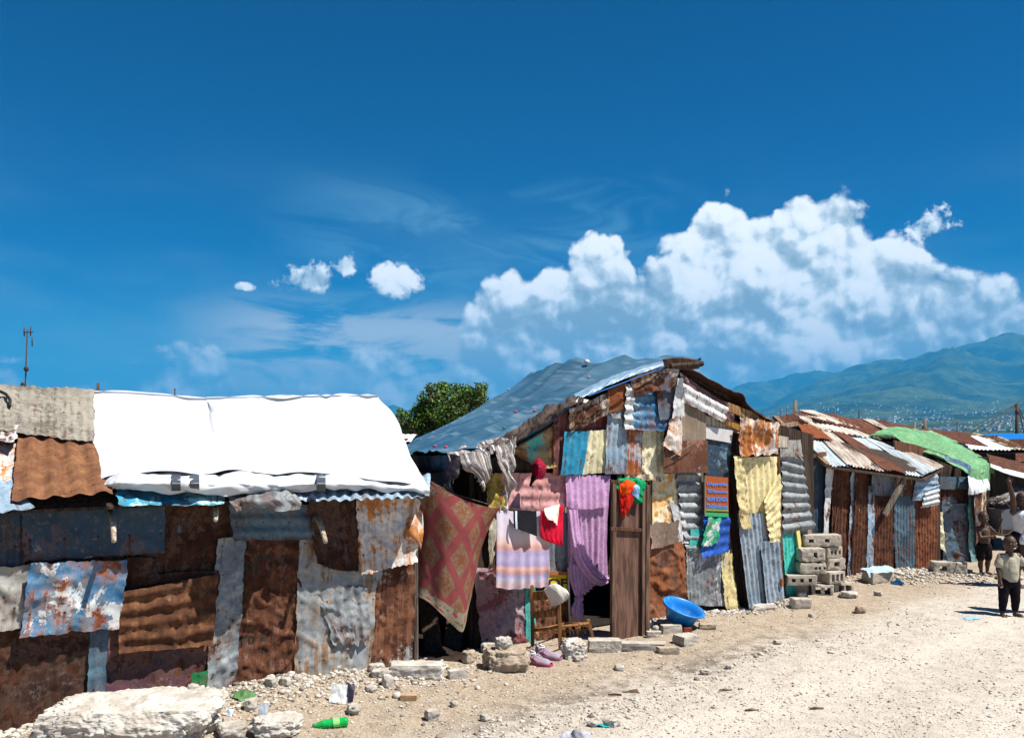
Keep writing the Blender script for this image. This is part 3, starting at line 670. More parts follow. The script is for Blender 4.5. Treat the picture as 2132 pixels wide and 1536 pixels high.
# ================================================================== GABLED SHACK
Bk = thing('shack', 'taller gabled shack quilted from many coloured sheets under a blue tarpaulin', 'shack', tuple(FB.at(1300, 0)))
def fb(x, y, o=0.): return FB.hit(x, y, o)
slab(Bk, 'wall', FB, ((988,1360),(1184,1345),(1184,985),(1000,985)), 0, .04, dark_wood)
slab(Bk, 'wall', FB, ((1345,1310),(1625,1262),(1622,985),(1345,985)), 0, .04, dark_wood)
slab(Bk, 'gable', FB, ((996,984),(1621,984),(1619,884),(1412,772),(1074,908),(1000,945)), .0, .04, dark_wood)
wb = BM()
for a_, b_ in ((FB.a + FB.inw * .05, FB.a + FB.inw * 2.3), (FB.b + FB.inw * .05, FB.b + FB.inw * 2.3), (FB.a + FB.inw * 2.3 + FB.d * .05, FB.b + FB.inw * 2.3 - FB.d * .05)):
    wb.beam((*a_[:2], .75), (*b_[:2], .75), .04, 2.1)
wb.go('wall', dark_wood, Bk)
BM().add([*( (FB.at(x, z_) + FB.inw * d) for d in (2.32, 2.35) for x, z_ in ((996, 1.62), (1412, 2.66), (1620, 1.9)))], [(0,1,2), (5,4,3)]).go('gable', dark_wood, Bk)
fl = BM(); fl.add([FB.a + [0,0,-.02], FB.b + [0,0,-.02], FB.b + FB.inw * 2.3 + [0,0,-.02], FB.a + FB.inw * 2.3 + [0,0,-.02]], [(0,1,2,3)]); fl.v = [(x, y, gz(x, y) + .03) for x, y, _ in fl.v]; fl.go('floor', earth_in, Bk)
sheets(Bk, FB, [
 # upper left
 (((1066,912),(1156,868),(1152,970),(1070,950)), 1, mt('teal', rust=.5, patch=S(150,120,84), pa=.5, ps=1.6, streak=.2, rcol=[S(86,56,34), S(150,110,66), S(190,160,110)]), dict(corr='h', per=.12, amp=.014, dent=.02, mid=.05)),
 (((1153,856),(1182,850),(1172,988),(1150,990)), 3, mt('maroon', rust=.2), dict(corr='v')),
 (((1158,846),(1272,836),(1270,905),(1162,908)), 2, mt('maroon', rust=.15, patch=S(150,120,110), pa=.3), dict(corr='v')),
 (((1174,898),(1224,897),(1212,986),(1165,990)), 5, mt('cyan', rust=.05), dict(corr='v', amp=.009, jag=.006)),
 (((1222,896),(1268,894),(1262,984),(1210,987)), 4, mt('cream', rust=.12, patch=S(140,60,52), pa=.22, ps=3), dict(corr='v', amp=.009, jag=.006)),
 (((1264,858),(1302,852),(1302,986),(1257,987)), 5, mt('sky', rust=.34, streak=.8), dict(corr='v', jag=.006)),
 (((1298,884),(1338,890),(1333,986),(1296,987)), 4, mt('sky', rust=.5, streak=.9, rcol=[S(90,46,24), S(138,72,34), S(180,120,66)]), dict(corr='v', jag=.006)),
 (((1334,884),(1380,888),(1380,998),(1330,994)), 3, mt('cream', rust=.16), dict(corr='v', dent=.016, jag=.012)),
 (((1182,852),(1263,816),(1264,862),(1186,900)), 6, mt('tan', rust=.4, patch=S(190,186,176), pa=.4), dict(corr=None, dent=.03, jag=.012)),
 (((1262,812),(1302,796),(1304,848),(1266,860)), 7, mt('rust', rust=.8, rcol=[S(80,42,24), S(116,64,34), S(146,88,50)]), dict(corr=None, dent=.016)),
 (((1266,856),(1304,844),(1300,872),(1270,870)), 6, mt('zinc', rust=.15), dict(corr=None, dent=.02)),
 (((1302,800),(1366,796),(1394,898),(1299,894)), 7, mt('blue', rust=.16, patch=S(158,180,190), pa=.35), dict(corr='h', per=.10, amp=.009, dent=.025, jag=.012)),
 (((1300,800),(1318,802),(1316,894),(1298,893)), 8, mt('white', rust=.2), dict(corr='h', per=.10, amp=.012)),
 (((1310,784),(1362,766),(1366,812),(1320,826)), 9, mt('tan', rust=.5), dict(corr=None, dent=.035, jag=.012)),
 (((1362,768),(1414,766),(1404,872),(1368,874)), 8, mt('bluez', rust=.42, patch=S(170,166,160), pa=.4), dict(corr='v', per=.12, dent=.02, jag=.01)),
 (((1408,788),(1420,786),(1423,866),(1398,872)), 10, mt('white', rust=.25), dict(corr=None, dent=.02)),
 (((1396,868),(1419,866),(1419,952),(1377,926)), 9, mt('white', rust=.42, rcol=[S(120,66,30), S(184,116,58), S(214,160,100)]), dict(corr=None, dent=.035, jag=.02)),
 (((1384,918),(1472,916),(1474,984),(1379,984)), 8, mt('brown', rust=.3, patch=S(140,96,80), pa=.4), dict(corr=None, dent=.006, jag=.004, curl=0)),
 (((1413,776),(1520,846),(1524,880),(1420,838)), 6, mt('purple', rust=.2, patch=S(180,170,170), pa=.4), dict(corr=None, dent=.03)),
 (((1412,792),(1512,848),(1506,880),(1420,836)), 8, mt('white', rust=.12, patch=S(164,84,84), pa=.38, ps=3), dict(corr='h', per=.11, amp=.012, dent=.016)),
 (((1536,868),(1619,880),(1617,946),(1538,948)), 9, mt('white', rust=.45, streak=.8, rcol=[S(110,60,28), S(160,96,46), S(196,146,92)]), dict(corr='v', per=.10, dent=.04, jag=.02)),
 (((1466,914),(1524,920),(1514,1000),(1468,996)), 4, mt('blued', rust=.08, patch=S(96,124,140), pa=.4), dict(corr=None, dent=.01)),
 # lower right
 (((1346,986),(1408,986),(1420,1100),(1346,1102)), 1, mt('cream', rust=.36, patch=S(214,170,100), pa=.35, rcol=[S(150,98,52), S(196,140,78), S(214,176,120)]), dict(corr='v', per=.10, dent=.02)),
 (((1404,984),(1458,984),(1462,1150),(1424,1150)), 2, mt('zinc', rust=.22), dict(corr='h', per=.115, amp=.02, dent=.01)),
 (((1436,1096),(1460,1100),(1458,1148),(1432,1146)), 3, mt('teal', rust=.1, patch=S(130,140,140), pa=.4), dict(corr=None, dent=.01)),
 (((1344,1130),(1422,1126),(1430,1282),(1346,1292)), 3, mt('brown', rust=.55, rcol=[S(80,44,26), S(124,72,42), S(160,104,66)]), dict(corr=None, dent=.035, jag=.01)),
 (((1351,1092),(1412,1084),(1408,1130),(1350,1142)), 5, metal(S(134,112,98), S(104,86,74), rust=.1, rough=.95, met=0), dict(corr=None, dent=.01, jag=.02, curl=.06)),
 (((1392,1040),(1420,1060),(1432,1130),(1410,1130)), 2, mt('white', rust=.1), dict(corr=None, dent=.02)),
 (((1426,1146),(1506,1144),(1512,1262),(1430,1258)), 2, mt('zinc', rust=.1, patch=S(176,180,184), pa=.4), dict(corr='v', per=.06, amp=.004, dent=.02)),
 (((1500,1144),(1522,1146),(1538,1272),(1508,1266)), 3, mt('yellow', rust=.05), dict(corr=None, dent=.02, jag=.02)),
 (((1462,1070),(1520,1072),(1516,1148),(1457,1160)), 5, metal(S(10,84,176), S(8,62,140), rust=.03, dirt=.1), dict(corr='h', per=.12, amp=.008, dent=.02, jag=.02)),
 (((1472,1078),(1502,1078),(1492,1132),(1460,1140)), 7, mt('white', rust=.06, patch=S(40,150,110), pa=.55, ps=6), dict(corr='v', per=.04, amp=.003, dent=.02, jag=.02)),
 # lower left
 (((1040,984),(1186,984),(1186,1066),(1040,1064)), 1, mt('pink', rust=.10, patch=S(176,120,118), pa=.42, ps=3), dict(corr='h', per=.11, amp=.006, dent=.015)),
 (((1040,1060),(1186,1060),(1186,1200),(1040,1200)), 0, mt('zincd', rust=.15), dict(corr='v', dent=.016)),
 (((984,1180),(1108,1190),(1112,1352),(1002,1356)), 1, metal(S(150,138,142), S(128,92,100), rust=.08, patch=S(110,60,66), pa=.4, rough=.9, met=0), dict(corr=None, dent=.03, tears=.1)),
 (((1092,1222),(1114,1222),(1114,1342),(1094,1342)), 2, mt('teal', rust=.1, patch=S(120,140,140), pa=.4), dict(corr=None, dent=.012)),
 (((1010,1060),(1046,1060),(1040,1120),(1020,1180)), 1, metal(S(176,170,150), S(120,116,104), rust=.1, rough=.9, met=0), dict(corr=None, dent=.02, jag=.02)),
 (((1108,1236),(1184,1238),(1186,1342),(1110,1342)), 2, mt('rust', rust=.5, patch=S(196,140,100), pa=.4), dict(corr='v', per=.06, dent=.02)),
])
# rubble-stone courses showing through at the top left
sheet(Bk, ((1012,984),(1046,984),(1046,1060),(1010,1058)), FB, 2, stone(S(190,164,84), S(120,96,44), 12), corr=None, dent=.045, jag=.02, curl=0, name='stone_infill')
sheet(Bk, ((1298,984),(1380,994),(1376,1004),(1300,996)), FB, 4, stone(S(190,176,150), S(120,100,80), 16), corr=None, dent=.03, jag=.02, curl=0, name='stone_infill')
# boards and posts
def board(root, a, b, w, t, mat_, name='board', label=None):
    o = BM().beam(a, b, w, t, up=FB.n).go(name, mat_, root, bevel=.003)
    if label: o['label'] = label
slab(Bk, 'plywood', FB, ((1418,826),(1470,862),(1470,920),(1418,920)), .16, .01, wood(S(140,124,106), S(112,98,84), 9))
slab(Bk, 'board', FB, ((1468,864),(1540,884),(1540,902),(1468,892)), .10, .015, pale_wood)
slab(Bk, 'board', FB, ((1464,886),(1526,896),(1523,922),(1466,912)), .14, .015, plain('chalky_white', S(186,184,182), .9))
board(Bk, fb(1512,846,.16), fb(1606,882,.16), .10, .03, wood(S(170,136,92), S(104,72,40)))
board(Bk, fb(1500,870,.12), fb(1540,890,.12), .09, .03, wood(S(176,130,76), S(110,70,36)))
board(Bk, fb(1460,984,.09), fb(1462,1098,.09), .03, .035, grey_wood, 'post')
board(Bk, fb(1469,990,.06), fb(1471,1070,.06), .02, .03, grey_wood, 'post')
board(Bk, fb(1522,945,.05), fb(1556,1270,.07), .05, .05, dark_wood, 'post'); board(Bk, fb(1530,948,.10), fb(1562,1262,.12), .03, .03, wood(S(150,130,84), S(70,54,36)), 'post')
board(Bk, fb(1512,1080,.08), fb(1520,1150,.08), .035, .04, brown_wood, 'post')
board(Bk, fb(1183,1180,.10), fb(1187,1338,.10), .018, .018, stick_w, 'pole')
board(Bk, fb(1352,1000,.05), fb(1350,1300,.05), .05, .05, dark_wood, 'post'); board(Bk, fb(1290,985,.03), fb(1288,1002,.03), .05, .03, grey_wood, 'post')
BM().tube([fb(1392,955,.24), fb(1420,938,.25), fb(1446,921,.24)], .005, 5).go('twig', grey_wood, Bk)
# the two tall corrugated doors on the right
rd_ = BM().beam(fb(1534,950,.10), fb(1560,1262,.10), .035, .03, up=FB.n).beam(fb(1620,950,.10), fb(1629,1245,.10), .035, .03, up=FB.n).go('door_frame', brown_wood, Bk)
for r in [
 (((1530,952),(1617,950),(1618,1076),(1540,1074)), 6, mt('yellow', rust=.10, streak=.9), dict(corr='v', per=.10, amp=.011, dent=.005, curl=.01, jag=.006, label='pale yellow corrugated upper door sheet')),
 (((1588,1042),(1622,984),(1624,1128),(1600,1128)), 9, mt('yellow', rust=.08), dict(corr='h', per=.09, dent=.025, curl=.01, jag=.01, label='crumpled yellow strip')),
 (((1524,950),(1542,950),(1562,1100),(1540,1100)), 8, mt('yellow', rust=.2), dict(corr=None, dent=.03)),
 (((1534,1068),(1587,1068),(1608,1252),(1556,1266)), 7, mt('galv', rust=.10), dict(corr='v', per=.075, amp=.011, dent=.008, jag=.005)),
 (((1582,1126),(1622,1126),(1630,1244),(1592,1256)), 9, mt('galv', rust=.10), dict(corr='v', per=.075, amp=.011, dent=.012, jag=.005)),
]: sheet(Bk, r[0], FB, r[1], r[2], name='door_sheet', **r[3])
BM().box(fb(1628,1212,.24), (.03, .02, .09), R(34)).go('hinge', plain('rust_iron', S(140,84,50), .9), Bk)
# roof: right slope (dark, seen from below its edge)
pk, rt = FB.hit(1416,756), FB.hit(1622,884)
def rf(q, o, d, dz=0): return q + FB.n * o + FB.inw * d + V3([0, 0, dz])
EF = [(1418,757),(1430,765),(1470,786),(1520,814),(1546,822),(1560,846),(1590,868),(1622,886),(1636,890)]
top_ = [FB.hit(x, y, .22) for x, y in EF]; nn = len(top_)
grid = [[q for q in top_], [q + FB.inw * 1.3 + V3([0,0,-.02]) for q in top_], [q + FB.inw * 2.7 + V3([0,0,-.08]) for q in top_]]
cloth('roof_sheet', grid, mt('brownd', rust=.5), Bk, res=.03, wr=.012, crease=.02, thick=.012)
BM().beam(FB.hit(1408,768,.02), FB.hit(1612,884,.02), .05, .06, up=FB.n).go('rafter', dark_wood, Bk)
BM().beam(FB.hit(1404,768,.02), FB.hit(1080,905,.02), .05, .06, up=FB.n).go('rafter', dark_wood, Bk)
ridge_a = FB.hit(1440,757,.32); BM().tube([ridge_a, ridge_a + FB.inw * 2.6 + V3([0,0,-.1])], .035, 8).go('ridge_pole', dark_wood, Bk)
BM().tube([FB.hit(1395,762,.33), FB.hit(1462,757,.36)], .03, 8).go('roof_pole', dark_wood, Bk)
cloth('roof_sheet', [[FB.hit(1380,748,.34), FB.hit(1420,744,.36), FB.hit(1462,752,.36)], [FB.hit(1384,764,.32), FB.hit(1422,770,.34), FB.hit(1454,768,.36)]], mt('brownd', rust=.4), Bk, res=.02, crease=.02, thick=.006)
# blue tarpaulin over the left slope
m, g, b = newmat('blue_tarpaulin', .27, 0, .55); p = uvv(g, 5.); n = g.noise(p, 1.1, 5, .55, .4); n2 = g.noise(g.vm('MULTIPLY', p, (1., 3., 1.)), 1.6, 6, .6, .5)
c = g.mix(g.smooth(n, .38, .62), (.030, .085, .135), (.060, .13, .19)); c = g.mix(g.smooth(n2, .50, .66) * .5, c, (.17, .26, .33)); g.put(b.inputs['Base Color'], c); bump(g, b, g.noise(p, 2.5, 5, .55, .8), .3, .02); BT = m
TN = [
 [P(1455,746,9.75), P(1400,741,10.2), P(1310,744,10.6), P(1228,747,11.0), P(1165,757,11.5), P(1116,775,12.0), P(1100,782,12.6)],
 [P(1452,750,9.70), P(1385,749,9.95), P(1290,757,10.3), P(1205,766,10.7), P(1140,782,11.2), P(1075,806,11.7), P(1040,830,12.2)],
 [P(1400,758,9.45), P(1345,762,9.6), P(1260,780,9.9), P(1180,795,10.3), P(1100,812,10.9), P(1022,833,11.5), P(985,862,11.9)],
 [P(1305,783,9.12), P(1262,797,9.3), P(1196,815,9.6), P(1120,832,10.0), P(1045,850,10.5), P(962,868,11.0), P(925,890,11.4)],
 [P(1205,830,8.72), P(1165,840,8.9), P(1110,850,9.2), P(1050,866,9.5), P(985,880,9.9), P(912,898,10.5), P(890,905,10.9)],
 [P(1108,886,8.35), P(1075,890,8.5), P(1030,898,8.75), P(980,904,9.0), P(930,910,9.4), P(868,922,9.9), P(850,925,10.4)],
 [P(1030,925,8.08), P(1000,926,8.2), P(965,930,8.4), P(930,932,8.6), P(895,934,8.9), P(846,939,9.4), P(830,940,9.9)],
 [P(938,946,7.85), P(920,946,7.95), P(903,946,8.1), P(888,945,8.3), P(870,944,8.6), P(840,945,9.1), P(825,945,9.6)]]
cloth('roof', [[q + FB.inw * .14 - V3([0,0,.17]) for q in r] for r in TN], dark_wood, Bk, res=.05, wr=0, thick=.02)
TB = cloth('tarpaulin', TN, BT, Bk, res=.022, wr=.035, ws=.8, crease=.10, cs=(2.0, .5), oc=2)
cloth('tarpaulin_flap', [
 [P(936,948,7.87), P(915,948,8.0), P(890,948,8.3), P(862,946,8.7), P(840,946,9.1), P(825,948,9.6)],
 [P(938,985,7.95), P(920,990,8.1), P(893,985,8.4), P(868,980,8.75), P(848,978,9.15), P(835,980,9.6)],
 [P(945,1030,8.0), P(930,1045,8.15), P(905,1035,8.45), P(880,1025,8.8), P(862,1020,9.2), P(850,1020,9.6)],
 [P(952,1090,8.1), P(935,1100,8.2), P(915,1095,8.5), P(890,1085,8.85), P(872,1080,9.2), P(860,1080,9.6)]], BT, Bk, res=.02, wr=.02, ws=3, fold=(.03, .22, .4))
# pale inner edge of the tarp along the verge
cloth('tarpaulin_edge', [
 [P(1412,745,9.55), P(1340,762,9.35), P(1270,785,9.1), P(1195,820,8.8)],
 [P(1408,750,9.40), P(1340,768,9.18), P(1272,792,8.95), P(1200,828,8.65)],
 [P(1398,757,9.34), P(1320,781,9.08), P(1262,805,8.86), P(1196,834,8.6)]], plain('pale_blue_sheet', S(120,146,166), .4, 0, .4), Bk, res=.02, wr=.012, crease=.02)
board(Bk, P(1402,757,9.36), P(1225,824,8.66), .008, .022, plain('blue_trim', S(20,92,160), .5), 'blue_edge')
# rolled brown cloth along the verge
brc = fabric(S(86, 74, 68), S(56, 46, 42), 7)
cloth('verge_cloth', [
 [P(1202,823,8.72), P(1160,843,8.55), P(1120,858,8.42), P(1075,892,8.22), P(1010,926,8.0)],
 [P(1215,832,8.55), P(1165,852,8.4), P(1125,872,8.28), P(1080,905,8.08), P(1015,936,7.9)],
 [P(1205,842,8.56), P(1166,860,8.42), P(1128,886,8.3), P(1085,912,8.1), P(1020,940,7.92)]], brc, Bk, res=.014, wr=.04, ws=9, crease=.05)
cloth('verge_scrap', [[P(1205,828,8.6), P(1226,832,8.6)], [P(1198,836,8.55), P(1220,838,8.55)]], plain('white_scrap', S(210,210,212), .6), Bk, res=.01, crease=.02)
pegc = {'r': plain('red_peg', S(214,30,54), .5), 'g': plain('green_peg', S(20,120,74), .5), 'o': plain('orange_peg', S(200,140,110), .5), 'w': plain('white_cap', S(216,206,196), .5)}
def on_tb(px, py):      # nearest tarpaulin vertex on that sight line
    vv = np.array([v.co[:] for v in TB.data.vertices]) + np.array(Bk.location); d = (CX + F * vv[:, 0] / vv[:, 1] - px) ** 2 + (HY - F * (vv[:, 2] - EYE) / vv[:, 1] - py) ** 2
    return vv[np.argmin(d)]
def peg(px, py, c, r=.018, l=.05):
    q = on_tb(px, py); o = BM().tube([q + [-l / 2, 0, .012], q + [l / 2, 0, .018]], [r * .8, r], 8).go('bottle_cap_fixing', pegc[c], TB, True)
for q in ((905,931,'r'), (928,934,'r'), (1073,860,'r'), (1050,893,'g'), (1113,858,'r'), (1056,810,'o'), (1077,804,'o'), (1226,787,'o'), (1304,786,'w')): peg(q[0], q[1], q[2], .010, .03)
q = P(1222,753,10.9); BM().ell(q, (.035, .035, .03), 10, 6).go('bottle_cap_fixing', pegc['w'], TB, True)
# recess between the two left shacks is closed off at its far end
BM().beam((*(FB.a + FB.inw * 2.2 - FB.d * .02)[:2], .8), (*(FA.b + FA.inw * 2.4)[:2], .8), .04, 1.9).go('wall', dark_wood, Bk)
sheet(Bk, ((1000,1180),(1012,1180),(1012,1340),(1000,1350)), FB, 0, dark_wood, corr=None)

# painted board with blue lettering
bm_ = metal(S(176, 84, 30), S(150, 70, 30), rust=.12, patch=S(206, 150, 96), pa=.18, ps=4, dirt=.25, rough=.7, met=0)
sgn = thing('painted_board', 'small orange board with four lines of blue hand lettering and a green foot', 'sign', tuple(fb(1491, 1065, .1)))
slab(sgn, 'panel', FB, ((1466,990),(1516,994),(1517,1066),(1468,1064)), .15, .012, bm_)
slab(sgn, 'green_foot', FB, ((1467,1066),(1517,1068),(1517,1076),(1468,1074)), .155, .012, plain('green_paint', S(40,150,84), .7))
slab(sgn, 'green_band', FB, ((1468,1056),(1516,1058),(1516,1064.5),(1468,1062.5)), .153, .003, plain('olive_paint', S(124,130,66), .8))
slab(sgn, 'frame', FB, ((1466,989),(1469,989),(1470,1074),(1467,1074)), .158, .014, grey_wood)
tm = plain('blue_lettering', S(20, 130, 214), .7, 0, .3, 8, .1)
def text(parent, s_, pl, px, py, h, wpx, mat_, off, rot=0., name='lettering', bold=.0):
    cu = bpy.data.curves.new(name, 'FONT'); cu.body = s_; cu.size = 1; cu.extrude = .002; cu.offset = bold; o = bpy.data.objects.new(name, cu)
    col.objects.link(o); bpy.context.view_layer.update(); me = bpy.data.meshes.new_from_object(o); bpy.data.objects.remove(o)
    v = np.array([q.co[:] for q in me.vertices]); v -= v.min(0) * [1, 1, 0]; sz = v.max(0)
    o0 = pl.hit(px, py, off); ux = pl.hit(px + wpx, py + rot * wpx, off) - o0; uy = pl.hit(px, py - h, off) - o0
    w = o0 + (v[:, :1] / sz[0]) * ux + (v[:, 1:2] / sz[1]) * uy + (v[:, 2:] * .5) * pl.n
    me.vertices.foreach_set('co', w.astype(np.float32).ravel()); me.update(); return link(name, me, mat_, parent, False)
for s_, x, y, h, w in (('UAppreNte', 1472, 1012, 9.5, 42), ('SGApoumon', 1474, 1027, 9.5, 41), ('NUN SONGA', 1472, 1042, 9, 43), ('DeSAnbLem', 1472, 1057, 9, 43)):
    text(sgn, s_, FB, x, y, h, w, tm, .158, .04, bold=.018)
# yellow board with a scrap of black lettering
ys_ = thing('painted_board', 'yellow board with a scrap of bold black lettering behind the chair', 'sign', tuple(fb(1160, 1240, .1)))
slab(ys_, 'panel', FB, ((1138,1192),(1184,1194),(1186,1252),(1138,1250)), .075, .01, metal(S(226,190,24), S(200,160,20), rust=.12, met=0, dirt=.2))
slab(ys_, 'top_edge', FB, ((1138,1189),(1184,1190),(1184,1197),(1138,1196)), .09, .02, plain('rusted_lip', S(150,86,46), .9))
text(ys_, 'OF', FB, 1141, 1222, 19, 40, plain('black_lettering', S(24,24,24), .7), .078, 0.02, bold=.03)
# ================================================================== RUSTY ROW (third shack)
Ck = thing('shack', 'low shack of rusty upright corrugated sheets under a striped tin roof', 'shack', tuple(FC.at(1830, 0)))
def fc(x, y, o=0.): return FC.hit(x, y, o)
slab(Ck, 'wall', FC, ((1692,1225),(1958,1185),(1958,985),(1905,985),(1720,958),(1692,940)), 0, .04, dark_wood)
wb = BM(); ca, cb = FC.at(1692, .7), FC.at(1958, .7)
for a_, b_ in ((ca + FC.inw * .05, ca + FC.inw * 2.6), (cb + FC.inw * .05, cb + FC.inw * 2.6), (ca + FC.inw * 2.6 + FC.d * .05, cb + FC.inw * 2.6 - FC.d * .05)): wb.beam((*a_[:2], .62), (*b_[:2], .62), .04, 1.7)
wb.go('wall', dark_wood, Ck)
# grey end wall facing the gabled shack's corner, in line with its street wall
FE = FB
for r in [
 (((1623,930),(1664,948),(1692,1100),(1627,1112)), 2, mt('zinc', rust=.12, patch=S(110,140,160), pa=.3), dict(corr='h', per=.125, amp=.022, dent=.012, jag=.012)),
 (((1626,1102),(1664,1100),(1666,1250),(1636,1255)), 1, metal(S(70,196,180), S(50,160,150), rust=.12, patch=S(190,180,130), pa=.2, ps=6), dict(corr='v', per=.06, amp=.006, dent=.01)),
 (((1622,916),(1666,916),(1668,950),(1622,950)), 4, mt('grey', rust=.2), dict(corr=None, dent=.01)),
]: sheet(Ck, r[0], FE, r[1] - 3, r[2], **r[3])
slab(Ck, 'end_wall', FE, ((1618,1255),(1694,1250),(1694,905),(1612,880)), -.075, .04, dark_wood)
slab(Ck, 'board', FE, ((1616,905),(1642,910),(1642,931),(1616,931)), .06, .02, pale_wood)
slab(Ck, 'board', FE, ((1616,935),(1660,938),(1668,948),(1616,946)), .04, .02, grey_wood)
slab(Ck, 'concrete_foot', FE, ((1664,1255),(1694,1250),(1691,1100),(1664,1104)), -.02, .10, stone(S(150,140,128), S(104,96,88), 9))
BM().beam(fb(1660,1104,.02), fb(1670,1172,.02), .06, .02, up=FB.n).go('board', plain('cream_board', S(214,196,116), .9), Ck)
sheets(Ck, FC, [
 (((1690,955),(1730,960),(1716,1180),(1692,1200)), 0, mt('blued', rust=.15), dict(corr='v')),
 (((1718,960),(1734,962),(1722,1118),(1712,1110)), 3, mt('white', rust=.25), dict(corr=None, dent=.02)),
 (((1728,964),(1780,966),(1770,1206),(1732,1206)), 1, mt('brown', rust=.85, streak=.7), dict(corr='v', per=.07, amp=.009)),
 (((1770,966),(1792,968),(1778,1206),(1762,1206)), 2, mt('sky', rust=.42, streak=1.), dict(corr=None, dent=.02)),
 (((1780,974),(1816,976),(1806,1206),(1770,1206)), 3, mt('brown', rust=.85, streak=.8), dict(corr='v', per=.07, amp=.010)),
 (((1808,1010),(1822,1010),(1816,1206),(1802,1206)), 4, mt('sky', rust=.3, streak=1.), dict(corr=None, dent=.015)),
 (((1812,1024),(1866,1026),(1862,1196),(1806,1206)), 3, mt('brown', rust=.78, streak=1., patch=S(150,160,164), pa=.3), dict(corr='v', per=.07, amp=.010)),
 (((1860,1030),(1904,1032),(1904,1196),(1862,1196)), 4, mt('bluez', rust=.2, streak=.9), dict(corr='v', per=.07, amp=.011)),
 (((1900,1038),(1952,1042),(1950,1196),(1904,1196)), 3, mt('brown', rust=.8, streak=.8, rcol=[S(70,38,26), S(112,64,42), S(160,112,80)]), dict(corr='v', per=.07, amp=.011)),
 (((1812,962),(1860,980),(1860,1034),(1814,1030)), 6, mt('zincd', rust=.2, streak=.8), dict(corr='v', per=.09, dent=.01)),
 (((1858,976),(1908,984),(1912,1030),(1860,1034)), 5, mt('tan', rust=.5, streak=.8), dict(corr=None, dent=.02)),
 (((1906,980),(1950,986),(1950,1040),(1898,1042)), 6, mt('sky', rust=.18), dict(corr='h', per=.10, amp=.008, dent=.012)),
 (((1926,1018),(1954,1008),(1954,1050),(1917,1058)), 8, mt('white', rust=.05, patch=S(130,170,200), pa=.4), dict(corr='h', per=.08, amp=.012, dent=.01)),
])
BM().beam(fc(1842,1072,.24), fc(1886,990,.24), .085, .03, up=FC.n).go('plank', grey_wood, Ck)
BM().beam(fc(1736,1104,.05), fc(1756,966,.03), .03, .03, up=FC.n).go('post', brown_wood, Ck)
# roof: sloping towards the street, laid in strips
T0, T1, Bm0, Bm1 = P(1646,884,13.3), P(1816,912,15.4), P(1722,966,11.75), P(1964,972,13.6)
Bmid = P(1926,994,12.9)
class Quad(Plane): pass
def strip(f0, f1, g0, g1, mat_, lift, top=0., bot=1., name='roof_sheet', label=None):
    def bot_pt(f): 
        q0, q1, q2 = Bm0, Bmid, Bm1
        return q0 + (q1 - q0) * (f / .86) if f < .86 else q1 + (q2 - q1) * ((f - .86) / .14)
    a, b_ = T0 + (T1 - T0) * f0, T0 + (T1 - T0) * f1; c_, d_ = bot_pt(g0), bot_pt(g1)
    n = norm(np.cross(Bmid - T0, T1 - T0)); n = n if n[2] > 0 else -n
    nv, nu = 40, max(int(np.linalg.norm(d_ - c_) / .011), 8); u, v = np.meshgrid(np.linspace(0, 1, nu), np.linspace(top, bot, nv)); s = sd_()
    p = ((1 - u) * (1 - v))[..., None] * a + (u * (1 - v))[..., None] * b_ + (u * v)[..., None] * d_ + ((1 - u) * v)[..., None] * c_
    X = u * np.linalg.norm(d_ - c_); Y = v * np.linalg.norm(c_ - a)
    p = p + (lift + .010 * np.sin(X / .072 * 6.283) + .016 * fbm2(X * 2, Y * 1.2, s, 3) + .03 * (v > .9) * fbm2(X * 4, Y * 0, s, 2) * (v - .9) * 10)[..., None] * n
    o = link(name, grid_mesh(name, p, np.stack([X, -Y], -1)), mat_, Ck)
    if label: o['label'] = label
BM().add([T0 - [0,0,.03], Bm0 - [0,0,.03], Bmid - [0,0,.03], Bm1 - [0,0,.03], T1 - [0,0,.03], *(q - V3([0,0,.055]) for q in (T0, Bm0, Bmid, Bm1, T1))], [(0,1,2,3,4), (9,8,7,6,5), (0,5,6,1), (1,6,7,2), (2,7,8,3), (3,8,9,4), (4,9,5,0)]).go('roof', dark_wood, Ck)
lt = metal(S(196,206,210), S(170,190,200), rust=.12, dirt=.2); lt2 = metal(S(206,196,180), S(180,170,160), rust=.24, dirt=.25)
strip(0, .24, 0, .20, lt, .0); strip(.20, .44, .16, .50, lt2, .02); strip(.42, .60, .48, .68, mt('rust', rust=.8, rcol=[S(62,36,26), S(98,58,42), S(134,90,66)]), .035)
strip(.60, .80, .66, .84, lt, .015); strip(.80, .92, .83, .93, lt, .04); strip(.90, 1.0, .92, 1.0, lt2, .02)
strip(.02, .26, .0, .30, mt('rust', rust=.9, rcol=[S(80,44,24), S(124,68,38), S(156,98,60)]), .05, 0, .40, label='orange rusted sheet at the near corner of the roof')
up_ = []
T2, T3 = P(1644,862,15.0), P(1905,892,17.6)
def quad_sheet(root, a, b_, c_, d_, mat_, lift=0., amp=.012, per=.08, name='roof_sheet', res=.02, n=None):
    nu, nv = int(np.clip(np.linalg.norm(b_ - a) / (per / 6), 6, 220)), int(np.clip(np.linalg.norm(d_ - a) / .04, 4, 80)); s = sd_()
    u, v = np.meshgrid(np.linspace(0, 1, nu), np.linspace(0, 1, nv))
    p = ((1 - u) * (1 - v))[..., None] * a + (u * (1 - v))[..., None] * b_ + (u * v)[..., None] * c_ + ((1 - u) * v)[..., None] * d_
    n = norm(np.cross(d_ - a, b_ - a)); n = n if n[2] > 0 else -n
    X = u * np.linalg.norm(b_ - a); Y = v * np.linalg.norm(d_ - a)
    p = p + (lift + amp * np.sin(X / per * 6.283) + .02 * fbm2(X * 1.5, Y * 1.5, s, 3))[..., None] * n
    return link(name, grid_mesh(name, p, np.stack([X, -Y], -1)), mat_, root)
